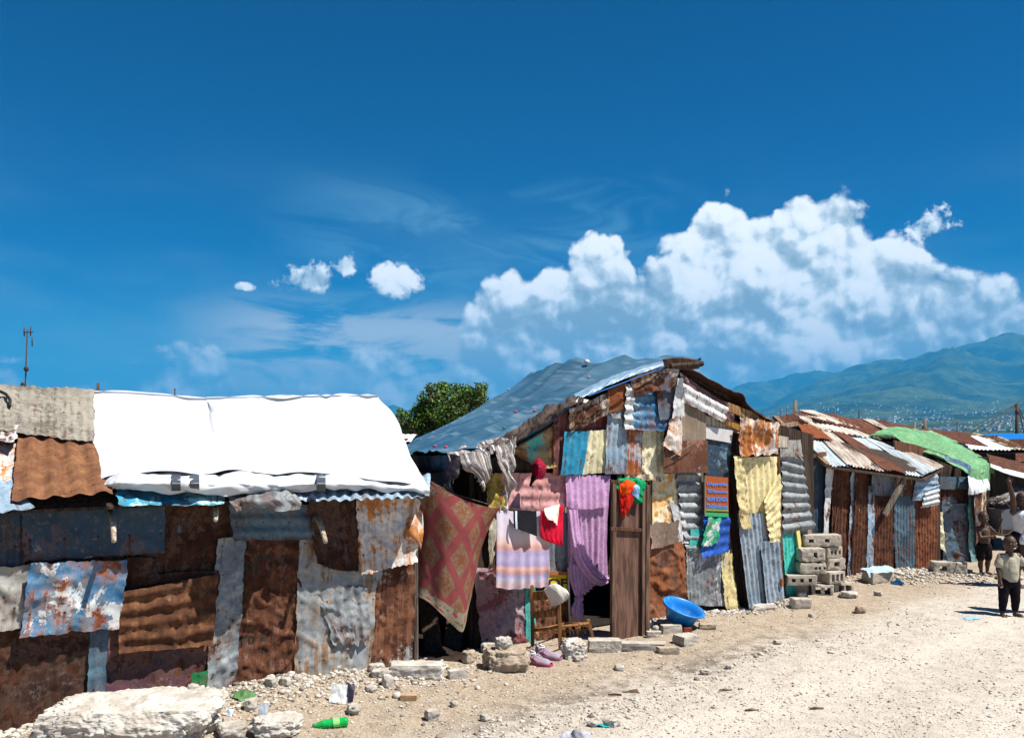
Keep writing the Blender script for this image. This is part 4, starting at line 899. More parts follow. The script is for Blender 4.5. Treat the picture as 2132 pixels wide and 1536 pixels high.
rr1 = mt('rust', rust=.8, patch=S(150,140,130), pa=.3, rcol=[S(60,34,26), S(96,56,42), S(136,96,76)])
quad_sheet(Ck, P(1638,868,14.2), P(1726,872,14.9), P(1826,918,15.0), P(1650,888,13.2), lt2, .03)
quad_sheet(Ck, P(1646,860,15.2), P(1740,864,15.8), P(1800,900,15.1), P(1700,878,14.2), rr1, .03)
quad_sheet(Ck, P(1664,860,15.3), P(1690,861,15.5), P(1790,898,15.2), P(1730,884,14.6), lt2, .05)
quad_sheet(Ck, P(1735,865,15.9), P(1900,888,17.4), P(1960,925,15.9), P(1800,902,15.2), rr1, .0)
quad_sheet(Ck, P(1795,876,16.4), P(1812,878,16.5), P(1870,903,15.9), P(1846,900,15.7), lt2, .04)
quad_sheet(Ck, P(1880,886,17.5), P(2010,898,18.8), P(2060,925,17.0), P(1930,912,16.2), rr1, -.03)
# gable barge board and poking beams at the near corner
BM().beam(P(1612,868,12.6), P(1722,968,11.7), .07, .05).go('barge_board', wood(S(150,122,92), S(84,62,44)), Ck, bevel=.004)
BM().beam(P(1628,884,12.2), P(1712,958,11.8), .05, .06).go('barge_board', brown_wood, Ck, bevel=.004)
BM().beam(P(1622,888,12.0), P(1656,882,12.4), .07, .05).go('beam', wood(S(160,140,118), S(80,62,50)), Ck)
BM().beam(P(1684,950,11.7), P(1716,944,12.2), .07, .05).go('beam', wood(S(120,90,60), S(60,42,30)), Ck)
cloth('rust_scrap', [[P(1618,868,12.9), P(1650,862,13.4), P(1668,874,13.2)], [P(1640,882,12.7), P(1660,880,12.9), P(1684,884,12.8)]], mt('rust', rust=.9), Ck, res=.02, wr=.03, crease=.06)

# ================================================================== SHACK UNDER THE GREEN TARPAULIN
FD = Facade(((1952 - CX) / F * 14.0, 14.0), ((2026 - CX) / F * 14.25, 14.25))
Dk = thing('shack', 'narrow shack of faded blue tin under a bright green tarpaulin', 'shack', tuple(FD.at(1990, 0)))
slab(Dk, 'wall', FD, ((1954,1172),(2028,1168),(2022,985),(1958,960)), 0, .04, dark_wood)
sheets(Dk, FD, [
 (((1958,1050),(2030,1046),(2034,1172),(1962,1172)), 1, mt('bluez', rust=.22, patch=S(96,84,80), pa=.2), dict(corr=None, dent=.03)),
 (((1960,1008),(2016,1016),(2018,1070),(1958,1066)), 0, mt('brownd', rust=.5, patch=S(80,106,124), pa=.5), dict(corr=None, dent=.02)),
 (((1950,992),(2014,992),(2014,1018),(1950,1018)), 3, mt('bluez', rust=.1), dict(corr='v', per=.2, amp=.005)),
 (((2012,985),(2024,985),(2032,1170),(2018,1170)), 4, metal(S(110,150,150), S(90,130,130), rust=.1), dict(corr=None, dent=.03)),
 (((1950,1066),(1960,1066),(1966,1150),(1956,1140)), 3, mt('cream', rust=.2), dict(corr=None, dent=.03)),
])
FDs = Facade(((2026 - CX) / F * 14.25, 14.25), ((2058 - CX) / F * 16.2, 16.2))
slab(Dk, 'side_wall', FDs, ((2028,1170),(2058,1120),(2058,985),(2026,985)), 0, .04, dark_wood)
sheets(Dk, FDs, [(((2026,1022),(2042,1016),(2040,1160),(2030,1168)), 1, mt('rust', rust=.5, patch=S(170,170,160), pa=.4), dict(corr='v', per=.09)), (((2040,1010),(2058,1005),(2055,1128),(2040,1152)), 1, mt('cream', rust=.5, streak=1.), dict(corr='v', per=.12))])
bw = BM(); q0, q1 = FD.at(1954, .6), FD.at(1954, .6) + FD.inw * 2.2
bw.beam((*q0[:2], .7), (*q1[:2], .7), .04, 1.8); bw.beam((*q1[:2], .7), (*(FDs.b + V3([0, 0, .6]))[:2], .7), .04, 1.8); bw.go('wall', dark_wood, Dk)
slab(Dk, 'gable_board', FD, ((1870,960),(1955,975),(1990,962),(1975,948),(1905,925),(1862,916)), -.4, .03, wood(S(120,84,62), S(78,54,42)))
gm = metal(S(104,160,108), S(90,142,94), rust=0, dirt=.05, rough=.42, met=0, patch=S(126,176,126), pa=.35, ps=3)
cloth('tarpaulin', [
 [P(1862,888,17.0), P(1905,892,17.0), P(1960,906,16.9), P(2010,930,16.7), P(2062,960,16.4)],
 [P(1838,894,15.8), P(1888,897,15.8), P(1935,914,15.6), P(1985,938,15.4), P(2058,968,15.6)],
 [P(1812,904,14.9), P(1860,900,14.8), P(1905,928,14.6), P(1965,950,14.4), P(2046,985,14.6)],
 [P(1812,908,14.85), P(1866,914,14.6), P(1905,938,14.5), P(1962,956,14.3), P(2022,990,14.1)]], gm, Dk, res=.025, wr=.03, ws=2, crease=.05, thick=.003)
cloth('tarpaulin_skirt', [
 [P(2018,975,14.0), P(2036,976,14.4), P(2052,968,15.2), P(2064,962,16.0)],
 [P(2018,1000,13.95), P(2038,1000,14.35), P(2054,998,15.2), P(2068,990,16.0)],
 [P(2020,1020,13.95), P(2040,1012,14.35), P(2054,1008,15.2), P(2064,1006,16.0)]], gm, Dk, res=.025, wr=.03, fold=(.03,.35,.6))
cloth('white_liner', [
 [P(2016,990,13.85), P(2036,998,14.2), P(2056,996,15.0)],
 [P(2018,1012,13.78), P(2038,1016,14.12), P(2060,1010,14.95)],
 [P(2019,1030,13.82), P(2040,1026,14.15), P(2062,1018,14.95)]], plain('white_liner', S(200,206,212), .6), Dk, res=.02, wr=.015, fold=(.015,.3,.6))
cloth('blue_underlay', [[P(1966,946,14.3), P(2016,966,14.0), P(2019,980,14.0)], [P(1968,956,14.2), P(2012,976,13.95), P(2017,1000,13.95)]], mt('blue', rust=.05, patch=S(200,206,210), pa=.4), Dk, res=.02, crease=.03)

# ================================================================== ROOFS BEYOND
def far_shack(label, x0, x1, y0, yb, ztop, zeave, Yf, Yd, roofm, wallm, gable=False, pitch_to_cam=True, rz=.0):
    a, b_ = (x0 - CX) / F * Yf, (x1 - CX) / F * Yf
    t = thing('shack', label, 'shack', ((a + b_) / 2, Yf + Yd / 2, 0))
    dY = rz * (b_ - a)
    fr = [V3([a, Yf, 0]), V3([b_, Yf + dY, 0]), V3([b_, Yf + Yd + dY, 0]), V3([a, Yf + Yd, 0])]
    w = BM()
    for i in range(4): p_, q_ = fr[i], fr[(i + 1) % 4]; w.beam((*p_[:2], zeave / 2 - .1), (*q_[:2], zeave / 2 - .1), .05, zeave + .2)
    w.go('wall', wallm, t)
    e = .25; md = (fr[0] + fr[3]) / 2, (fr[1] + fr[2]) / 2
    A0, A1 = fr[0] + [-e, -e, zeave], fr[1] + [e, -e, zeave]; R0_, R1_ = md[0] + [-e, 0, ztop], md[1] + [e, 0, ztop]; C0, C1 = fr[3] + [-e, e, zeave], fr[2] + [e, e, zeave]
    k = len(roofm)
    for i in range(k):
        f0, f1 = i / k, (i + 1) / k + .01
        quad_sheet(t, R0_ + (R1_ - R0_) * f0, R0_ + (R1_ - R0_) * f1, A0 + (A1 - A0) * f1, A0 + (A1 - A0) * f0, roofm[i], rnd.uniform(0, .03))
    quad_sheet(t, R0_, R1_, C1, C0, roofm[0], 0)
    BM().add([A0 - [0,0,.05], A1 - [0,0,.05], R1_ - [0,0,.05], R0_ - [0,0,.05], C0 - [0,0,.05], C1 - [0,0,.05]], [(0,1,2,3), (3,2,5,4)]).go('roof', dark_wood, t)
    for q, r_, s_ in ((fr[0], md[0], fr[3]), (fr[1], md[1], fr[2])): BM().add([q + [0,0,zeave - .02], r_ + [0,0,ztop - .08], s_ + [0,0,zeave - .02], q + [.03,0,zeave - .02], r_ + [.03,0,ztop - .08], s_ + [.03,0,zeave - .02]], [(0,1,2), (5,4,3)]).go('gable', wallm, t)
    return t
r_a, r_b, r_c = rr1, mt('cream', rust=.55), mt('brown', rust=.8)
wt_ = plain('white_sheet', S(226,228,230), .6); db = mt('blued', rust=.3)
far_shack('shack with a rust brown roof just beyond the green tarpaulin, low and wide', 1890, 2075, 0, 0, 2.03, 1.80, 20.9, 3, [r_a, r_b, r_a, r_c, r_b], dark_wood)
far_shack('small gabled hut whose white sheet roof drops towards the road', 1985, 2112, 0, 0, 1.96, 1.68, 18.2, 2.2, [wt_, wt_, wt_, r_b], dark_wood)
far_shack('far shack with a mixed rust and cream roof behind the white roofed hut', 2030, 2330, 0, 0, 1.86, 1.45, 22.5, 3.5, [r_b, r_a, r_a, r_c, r_b, r_a, r_a], dark_wood)
fs = far_shack('farthest shack wearing a bright blue tarpaulin roof', 2010, 2420, 0, 0, 2.0, 1.80, 27, 3, [plain('blue_tarp_roof', S(20,120,200), .5)] * 2, dark_wood)
far_shack('shack at the right edge with dark open front and brown tin awning', 2072, 2420, 0, 0, 1.55, .98, 18.2, 2.6, [r_c, r_a, r_b, r_c, r_a], db)
far_shack('shack hidden mostly behind the rusty row, brown ridge only', 1700, 1880, 0, 0, 2.3, 1.9, 18.4, 3, [r_a, r_b, r_c], dark_wood)
# long curved brown awning with a pale lip, dark alley below
AW = thing('awning', 'long brown tin awning with a pale curved lip over the dark alley', 'awning', tuple(P(2100, 1170, 15.6)))
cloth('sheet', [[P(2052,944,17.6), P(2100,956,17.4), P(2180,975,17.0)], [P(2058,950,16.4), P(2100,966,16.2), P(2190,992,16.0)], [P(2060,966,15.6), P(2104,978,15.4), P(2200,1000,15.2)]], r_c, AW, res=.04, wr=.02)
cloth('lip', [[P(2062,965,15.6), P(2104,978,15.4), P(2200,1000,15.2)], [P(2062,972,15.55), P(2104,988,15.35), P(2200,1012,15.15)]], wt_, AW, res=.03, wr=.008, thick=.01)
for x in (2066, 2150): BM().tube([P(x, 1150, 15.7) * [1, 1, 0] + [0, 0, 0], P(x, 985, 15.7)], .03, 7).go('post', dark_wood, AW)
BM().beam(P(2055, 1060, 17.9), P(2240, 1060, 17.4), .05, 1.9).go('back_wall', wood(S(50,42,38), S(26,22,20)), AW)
pan = thing('scrap_heap', 'jumble of bent pale sheets and poles propped in the dark alley', 'scrap', tuple(P(2090, 1090, 15.0)))
for i in range(7):
    a_ = P(2058 + i * 5, 1046 + rnd.uniform(-6, 8), 15.0); b_ = P(2104 + i * 7, 1028 + rnd.uniform(-8, 14), 15.2 + .1 * i); BM().tube([a_, (a_ + b_) / 2 + [0, 0, .03], b_], .018, 6).go('pole', grey_wood, pan, True)
cloth('bent_sheet', [[P(2060,1040,15.2), P(2100,1022,15.4), P(2130,1004,15.6)], [P(2066,1052,15.0), P(2104,1040,15.1), P(2132,1022,15.3)]], mt('zinc', rust=.1), pan, res=.03, crease=.06)
BM().box(P(2096, 1085, 15.4), (.55, .4, .45), .2).go('crate', mt('bluez', rust=.2), pan)
BM().box(P(2082, 1106, 15.3), (.5, .3, .10), -.1).go('plank_pile', brown_wood, pan)
# boats' masts, posts and aerials on the skyline
def pole(name, label, cat, px, y0, y1, Y, r, mat_=grey_wood, group=None, extra=None, lean=0):
    t = P(px + lean, y0, Y); t0 = np.array([P(px, y1, Y)[0], Y, 0.])
    o = BM().tube([t0, t], [r, r * .8], 8)
    if extra: extra(o, t)
    o = o.go(name, mat_, None, True, at=tuple(t0)); return tag(o, label, cat, group)
dkm = plain('dark_iron', S(60,44,40), .8)
def aerial(o, t):
    for dx, dz in ((-.16, 0), (.16, .03), (.24, -.5)): o.tube([t + [dx, 0, -.35 + dz], t + [dx, 0, .12 + dz]], .03, 5)
    o.tube([t + [-.2, 0, -.15], t + [.3, 0, -.12]], .03, 5); o.ell(t + [.0, -.1, -2.0], (.14, .1, .14), 8, 6); o.ell(t + [-.16, -.1, -2.8], (.14, .1, .14), 8, 6)
pole('antenna_mast', 'tall leaning radio mast with small aerials behind the left shack', 'antenna', 46, 686, 810, 45, .045, dkm, None, aerial, 11)
pole('post', 'short wooden post with barbed wire behind the white tarpaulin', 'post', 206, 797, 830, 12, .022, brown_wood, None, lambda o, t: (o.tube([t + [0, 0, -.08], t + [-.15, 0, -.16], t + [-.35, 0, -.2]], .005, 5), o.tube([t + [0, 0, -.08], t + [.12, 0, -.16], t + [.5, 0, -.2]], .005, 5)), -2)
pole('post', 'thin dark stake rising behind the middle of the white tarpaulin', 'post', 364, 808, 832, 12, .012, dkm)
for px, y0, r, lb in ((1656, 833, .045, 'thick pale post above the near end of the rusty roof'), (1904, 878, .03, 'short grey pile beyond the brown roofs')): pole('post', lb, 'post', px, y0, 880, 18, r, grey_wood)
for px, y0, lb in ((1623, 850, 'thin stick leftmost of the two beside the thick pale post'), (1636, 847, 'thin stick with a reddish tip next to the thick pale post'), (1737, 849, 'very thin pale stick over the middle of the rusty roof'), (1787, 853, 'dark crooked post over the rust red roof'), (1991, 878, 'short dark stake over the small gabled hut')):
    pole('post', lb, 'post', px, y0, 890, 20, .022 if px in (1787, 1991) else .010, dkm if px != 1737 else grey_wood, None, None, 2)
def rig(n_, spread):
    def f(o, t):
        for i in range(n_): 
            b_ = t + [-(spread * (i + 1) / n_), 0, -(t[2] - 1.8)]; o.tube([t, b_], .012, 4)
        for s_ in (.5, .9): o.tube([t, t + [s_ * spread * .25, 0, -(t[2] - 1.8)]], .03, 4)
        o.ell(t + [0, 0, -.5], (.12, .1, .25), 8, 6)
    return f
pole('boat_mast', 'pale stubby boat mast with two slack ropes beyond the roofs', 'mast', 1922, 872, 900, 40, .09, grey_wood, None, rig(2, 1.1), 3)
pole('boat_mast', 'tall dark boat mast with many stays at the right edge', 'mast', 2116, 840, 905, 48, .11, dkm, None, rig(6, 3.6), 2)
wr_ = thing('lean_to', 'white sheet of a low roof showing between the two left tarpaulins', 'roof', tuple(P(850, 1000, 12)))
quad_sheet(wr_, P(790,900,13), P(868,902,13), P(856,918,11.5), P(785,920,11.5), wt_, 0, .004, name='sheet')
BM().beam(P(836,919,11.6) , P(845,917,11.8), .06, .06).go('beam', brown_wood, wr_)
for x in (795, 850): BM().tube([P(x, 910, 12.2), P(x, 910, 12.2) * [1, 1, 0]], .03, 7).go('post', brown_wood, wr_)
# ================================================================== the tree behind the blue roof
TR = thing('tree', 'leafy green tree with reddish seed clusters behind the blue tarpaulin', 'tree', ((915 - CX) / F * 15.5, 15.5, 0))
c0 = V3([(925 - CX) / F * 15.5, 15.5, 0]); tb = BM(); tb.tube([c0, c0 + [.05, 0, .8], c0 + [-.05, .1, 1.5], c0 + [0, .1, 2.1]], [.13, .10, .08, .04], 9)
blobs = [(905,862,.34), (930,848,.36), (960,848,.34), (975,858,.3), (895,832,.24), (915,818,.22), (940,828,.28), (965,825,.26), (893,806,.10), (996,812,.16), (1012,806,.10), (985,825,.2), (870,880,.3), (845,872,.14), (833,862,.12), (838,890,.2), (862,898,.22), (900,885,.35), (950,875,.35), (1000,835,.16), (880,856,.2), (828,880,.10), (925,806,.12), (945,808,.12)]
cr_ = []
for x, y, r_ in blobs:
    q = P(x, y, 15.5 + rnd.uniform(-.35, .35)); cr_.append((q, r_)); tb.tube([c0 + [0, .05, 1.1 + rnd.uniform(0, .5)], (c0 + [0, 0, 1.3] + q) / 2 + [0, 0, .05], q], [.03, .02, .008], 5, False)
tb.go('trunk', wood(S(90,76,62), S(50,40,32)), TR, True)
rs = np.random.RandomState(9); L_v, L_f, mi_ = [], [], []
def leafset(n_, red):
    k = 0
    w = np.array([r_ ** 2 for _, r_ in cr_]); w /= w.sum()
    while k < n_:
        q, r_ = cr_[rs.choice(len(cr_), p=w)]; d = rs.normal(size=3); d /= np.linalg.norm(d); c = q + d * r_ * (rs.rand() ** .35) * [1, 1, .9]
        if pn(np.array([c * 3.3]))[0] < -.22: continue
        if red and pn(np.array([c * 2.1 + 9]))[0] < .12: continue
        yield c, rs.uniform(.016, .036) if not red else rs.uniform(.012, .024); k += 1
for red, n_ in ((0, 15000), (1, 1500)):
    for c, s_ in leafset(n_, red):
        a = norm(rs.normal(size=3) + [0, -.3, .6]); t1 = norm(np.cross(a, rs.normal(size=3))); t2 = np.cross(a, t1)
        b0 = len(L_v); L_v += [c - t1 * s_, c + t2 * s_ * .55, c + t1 * s_, c - t2 * s_ * .55]; L_f.append((b0, b0 + 1, b0 + 2, b0 + 3)); mi_.append(2 if red else (0 if rs.rand() < .6 else 1))
lm = []
for c1, c2 in ((S(104,134,42), S(70,100,30)), (S(60,92,34), S(40,66,26)), (S(120,58,44), S(90,40,34))):
    m, g, b = newmat('leaf', .6, 0, .3); g.put(b.inputs['Base Color'], g.mix(g.noise(objv(g), 3, 3), c1, c2)); lm.append(m)
me = np_mesh('crown', np.array(L_v), np.array(L_f)); o = link('crown', me, lm, TR, False); me.polygons.foreach_set('material_index', np.array(mi_[:len(me.polygons)], np.int32))

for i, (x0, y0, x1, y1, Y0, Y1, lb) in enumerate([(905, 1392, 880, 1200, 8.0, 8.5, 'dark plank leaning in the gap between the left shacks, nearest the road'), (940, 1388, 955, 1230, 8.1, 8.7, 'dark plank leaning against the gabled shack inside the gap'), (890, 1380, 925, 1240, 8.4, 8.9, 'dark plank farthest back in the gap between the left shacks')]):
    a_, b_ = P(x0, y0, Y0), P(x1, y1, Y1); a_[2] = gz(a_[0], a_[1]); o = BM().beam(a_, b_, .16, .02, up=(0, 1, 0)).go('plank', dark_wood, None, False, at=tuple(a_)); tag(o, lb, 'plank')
a_ = P(925, 1380, 8.2); v, f = [], []
cloth('shade_cover', [[P(868,1402,7.7) * [1,1,0] + [0,0,.02], P(980,1398,7.8) * [1,1,0] + [0,0,.02]], [P(860,1350,8.6) * [1,1,0] + [0,0,.10], P(975,1350,8.6) * [1,1,0] + [0,0,.08]], [P(850,1320,9.6) * [1,1,0] + [0,0,.16], P(960,1320,9.6) * [1,1,0] + [0,0,.14]]], fabric(S(54,42,34), S(36,28,24), 6), None, res=.03, wr=.03, ws=5, crease=.05)  # added dark sheet, keeps the sunlit floor of the gap dark
tag(bpy.data.objects['shade_cover'], 'dark sheet added to shade the floor of the gap between the two left shacks', 'shade_sheet'); bpy.data.objects['shade_cover'].name = 'shade_sheet'
# ================================================================== stones, blocks, litter
st_w = stone((.52, .49, .44), (.38, .34, .29), 7, 1.); st_g = stone((.46, .43, .38), (.32, .285, .24), 8, 5.); st_b = stone((.38, .31, .235), (.26, .205, .15), 7, 9.); st_c = stone((.46, .42, .36), (.34, .305, .26), 10, 3.)
def rock_mesh(b_, size, seed, rz=0., sub=4, sharp=.5, flat=False, rough=.12, tilt=0.):
    """boulder grown from a cube-sphere: b_ base point, size (w,d,h)"""
    n = 2 ** sub; t = np.linspace(-1, 1, n + 1); vs_, fs_ = [], []
    for ax in range(3):
        for sg in (-1, 1):
            u, v = np.meshgrid(t, t); w = np.full_like(u, sg); q = [None] * 3; q[ax] = w; q[(ax + 1) % 3] = u * sg; q[(ax + 2) % 3] = v
            vs_.append(np.stack(q, -1).reshape(-1, 3)); f = grid_faces(n + 1, n + 1) + len(fs_) * (n + 1) ** 2; fs_.append(f[:, ::-1] if False else f[:, ::-1])
    p = np.concatenate(vs_); f = np.concatenate(fs_)
    sph = p / np.linalg.norm(p, axis=1)[:, None]; pp = p * np.array(size) / max(size); q = sph * (1 - sharp) + p * sharp * .86
    q = q * (1 + rough * 1.3 * fbm(sph * 1.1 + seed, 2)[:, None]) + sph * (rough * .8 * fbm(pp * 3.4 + seed * 1.3, 5, .64))[:, None] - sph * (rough * .8 * np.clip(np.abs(fbm(pp * 1.8 + seed, 3)) - .1, 0, 1))[:, None]
    q = q * np.array(size) / 2; 
    if tilt: q = q @ np.array(Matrix.Rotation(tilt, 3, 'X'))
    c_, s_ = math.cos(rz), math.sin(rz); q = q @ np.array([[c_, s_, 0], [-s_, c_, 0], [0, 0, 1]])
    return q + np.array(b_) + [0, 0, size[2] * .42], f
def rock(name, label, px, py, wpx, hpx, mat_, depth=.8, rz=.0, sub=4, sharp=.5, rough=.12, cat='stone', group=None, Y=None, z=None, tilt=0.):
    b_ = ground_at(px, py) if Y is None else P(px, py, Y)
    k = b_[1] / F; w, h = wpx * k, hpx * k * 1.08; b_ = b_ + [0, (w * depth * .25 if Y is None else 0), -h * .05]
    if z is not None: b_[2] = z
    v, f = rock_mesh(b_, (w, w * depth, h), sd_(), rz, sub, sharp, rough=rough, tilt=tilt)
    o = link(name, np_mesh(name, v, f), mat_, None, True, at=tuple(b_)); return tag(o, label, cat, group)
rock('boulder', 'huge white limestone slab at the bottom left corner against the brown wall', 250, 1556, 400, 100, st_w, .55, .12, 7, .60, .11, 'boulder')
rock('boulder', 'rounded pale rock right of the huge white slab, at the lower edge', 568, 1534, 112, 44, st_w, .7, .2, 5, .35, .15, 'boulder')
rock('stone', 'pale stone between the huge slab and the rounded rock at the lower edge', 478, 1536, 62, 34, st_g, .8, .5)
rock('flat_stone', 'long white stone slab in front of the dark gap between the shacks', 866, 1410, 132, 32, st_w, .4, .0, 5, .8, .07, 'stone')
rock('flat_stone', 'flat tilted slab piece just right of the long white slab', 952, 1412, 46, 20, st_g, .5, .4, 4, .9, .04, 'stone')
rock('stone', 'pointed pale stone left of the long white slab', 782, 1396, 38, 16, st_w, .7, .3); rock('stone', 'flat stone tucked under the pointed one left of the long slab', 792, 1412, 46, 18, st_g, .7, .1)
rock('boulder', 'tan boulder left of the pink running shoes', 1055, 1396, 104, 50, st_b, .7, .1, 5, .55, .12, 'boulder')
rock('stone', 'knobbly white stone on top of the tan boulder', 1048, 1351, 38, 30, st_w, .8, .3, 4, .3, .2, Y=7.64, z=.15)
rock('stone', 'small smooth stone left of the knobbly white one', 1016, 1358, 32, 22, st_w, .8, .3)
rock('stone', 'grey chunk in the dark gap behind the long slab', 976, 1380, 34, 28, st_b, .8, .7)
rock('boulder', 'rough white rock beside the chair leg', 1195, 1370, 54, 42, st_w, .8, .2, 5, .5, .16, 'boulder')
rock('stone', 'little white stone at the foot of the rough white rock', 1206, 1376, 24, 12, st_w, .8, .2)
rock('flat_stone', 'thick slab on the door sill left of the dark wooden door', 1260, 1356, 80, 28, st_c, .5, .0, 5, .85, .05, 'stone')
rock('flat_stone', 'long low slab under the foot of the wooden door', 1340, 1352, 110, 16, st_c, .3, -.1, 4, .9, .05, 'stone')
rock('flat_stone', 'buried slab corner in the dirt below the wooden door', 1392, 1362, 52, 16, st_b, .5, .1, 4, .85, .05, 'stone')
rock('flat_stone', 'pale flat stone in front of the blue basin', 1431, 1342, 50, 22, st_c, .9, .5, 4, .85, .06, 'stone')
rock('flat_stone', 'tilted slab leaning under the blue basin', 1398, 1318, 50, 20, st_c, .4, .25, 4, .85, .07, 'stone'); rock('flat_stone', 'short slab left of the tilted one under the basin', 1362, 1327, 36, 15, st_c, .5, .1, 4, .85, .07, 'stone')
rock('brick', 'broken red brick under the right side of the basin', 1431, 1315, 20, 11, plain('red_brick', S(140,70,54), .95, 0, .1, 40, .6), .8, .1, 3, .9, .05, 'brick')
rock('flat_stone', 'thin buried stone right of the blue basin', 1474, 1310, 40, 13, st_b, .5, -.1, 4, .8, .07, 'stone')
rock('stone', 'pinkish stone on the verge right of the concrete block stack', 1792, 1277, 22, 18, stone((.42,.30,.22), (.28,.19,.14), 9, 4), .8, .1, 4, .4)
rock('flat_stone', 'white crumbling slab under the right corrugated door', 1590, 1270, 64, 14, st_w, .5, .35, 4, .85, .08, 'stone')
rock('stone', 'white stone on top of the block fragment', 1670, 1242, 20, 12, st_w, .8, .2)
for i, (x, y, w, h, lb) in enumerate([(1352,1290,18,13,'uppermost of the heap left of the basin'), (1374,1283,18,12,'right behind the basin in the heap of white stones'), (1357,1306,20,14,'middle of the heap of white stones left of the basin'), (1376,1300,18,12,'half hidden under the left side of the basin'), (1366,1312,16,11,'low in the heap, beside the short slab'), (1350,1318,14,11,'lowest of the heap, touching the wooden door')]):
    rock('stone', 'rounded white stone ' + lb, x, y, w, h, st_w, .9, i, 3, .2, .1, group='white stones heaped left of the basin')
rock('brick', 'tan broken brick lying flat on the open dirt', 851, 1458, 40, 14, plain('tan_brick', (.42,.27,.16), .95, 0, .1, 30, .5), .45, -.05, 3, .93, .03, 'brick')
mid = [(400,1445,'beside the green scrap at the wall foot',26,18), (563,1425,'against the zinc wall, leftmost of three',30,20), (592,1432,'in the middle of three by the zinc wall',26,18), (618,1416,'against the zinc wall, right of three',22,14), (520,1478,'tan and angular, in the rubble above the rounded rock',34,26), (735,1486,'flat, just above the green bottle',38,20), (770,1440,'beside the torn plastic',24,14), (806,1430,'tall and pale in the rubble below the long slab',26,28), (900,1498,'wide and pale on the open dirt',34,24), (1010,1500,'alone on the pebbles right of centre',24,14), (1290,1395,'half buried by the gutter',26,12), (945,1470,'angular, below the flat tilted slab',20,14), (1275,1512,'rounded white at the lower edge',38,18), (1236,1512,'flat white at the lower edge',24,12), (120,1440,'',0,0), (645,1400,'on the rubble bank under the zinc sheet',16,12), (700,1395,'on the crest of the rubble bank',18,12), (1770,1245,'broken flat piece below the block stack',38,14), (1745,1228,'broken flat piece behind the pinkish stone',34,12), (1830,1240,'small pale one on the verge below the blue sack',18,10), (1690,1285,'round one on the bare verge',14,9), (1520,1392,'pale one on the edge of the road',22,10), (1470,1404,'white one on the edge of the road',26,12), (1620,1340,'small white one where gutter and road meet',20,9)]
for x, y, lb, w, h in mid:
    if w: rock('stone', 'stone ' + lb, x, y, w, h, rnd.choice([st_w, st_c, st_g, st_w]), .8, rnd.random() * 3, 3, rnd.uniform(.2, .6), .16, group='loose stones between the shacks and the road')
# --- gravel and rubble too fine to count
rs = np.random.RandomState(21)
ph_ = (1 + 5 ** .5) / 2
ico = np.array([(-1,ph_,0),(1,ph_,0),(-1,-ph_,0),(1,-ph_,0),(0,-1,ph_),(0,1,ph_),(0,-1,-ph_),(0,1,-ph_),(ph_,0,-1),(ph_,0,1),(-ph_,0,-1),(-ph_,0,1)]); ico /= np.linalg.norm(ico[0])
icf = np.array([(0,11,5),(0,5,1),(0,1,7),(0,7,10),(0,10,11),(1,5,9),(5,11,4),(11,10,2),(10,7,6),(7,1,8),(3,9,4),(3,4,2),(3,2,6),(3,6,8),(3,8,9),(4,9,5),(2,4,11),(6,2,10),(8,6,7),(9,8,1)])
def gravel(name, pts, size, mats, label):
    n = len(pts); sc3 = size[:, None] * rs.uniform(.55, 1.25, (n, 3)) * [1, 1, .62]
    a = rs.uniform(0, 6.28, n); c_, s_ = np.cos(a), np.sin(a)
    v = ico[None] * sc3[:, None] * rs.uniform(.72, 1.2, (n, 12, 1))
    v = np.stack([v[..., 0] * c_[:, None] - v[..., 1] * s_[:, None], v[..., 0] * s_[:, None] + v[..., 1] * c_[:, None], v[..., 2]], -1) + pts[:, None]
    f = (icf[None] + np.arange(n)[:, None, None] * 12).reshape(-1, 3)
    o = link(name, np_mesh(name, v.reshape(-1, 3), f), mats, None, False)
    o.data.polygons.foreach_set('material_index', np.repeat(rs.choice(len(mats), n, p=[.5, .25, .15, .10]), 20).astype(np.int32)); return tag(o, label, 'gravel', kind='stuff')
def rplain(c): return plain('pebble', c, .95, 0, .1, 40, .4)
gm4 = [rplain((.52,.48,.42)), rplain((.42,.37,.31)), rplain((.25,.20,.155)), rplain((.15,.125,.10))]
N = 60000; Yr = 5.2 / (1 - rs.rand(N) * (1 - 5.2 / 15.)); Xr = (rs.uniform(-120, 2260, N) - CX) / F * Yr
dA = (Xr - FB.a[0]) * FB.n[0] + (Yr - FB.a[1]) * FB.n[1]; keep = dA > -.05
dens = .45 + .9 * fbm2(Xr * 1.1, Yr * 1.1, 3., 3)
rub = np.exp(-((dA - .35) / .5) ** 2) * (Xr < .2) + .8 * np.exp(-(((Xr * -.656 + Yr * .755) - 4.5 + .15 * np.sin(Xr * 2)) / .22) ** 2) * (Xr < 4.5)
keep &= rs.rand(N) < np.clip(dens * .8 + rub * .9 + .18, 0, 1)
Xr, Yr, rub = Xr[keep], Yr[keep], rub[keep]; sz = np.exp(rs.normal(-5.2, .45, len(Xr))) * (1 + .9 * rub * (rs.rand(len(Xr)) < .35) * (1 + rs.rand(len(Xr)))); sz = np.clip(sz, .0035, .042)
gravel('gravel', np.stack([Xr, Yr, gz(Xr, Yr) + sz * .12], -1), sz, gm4, 'pale crushed limestone gravel scattered over the dirt')
N = 5200; tA = rs.uniform(-1.2, 3.3, N); dd = np.abs(rs.normal(.02, .38, N)); o3 = FA.a + FA.d * tA[:, None] + FA.n * (dd + .02)[:, None]
sz = np.clip(np.exp(rs.normal(-4.6, .5, N)), .005, .05); k = rs.rand(N) < np.clip(.9 - dd * .6, .1, 1)
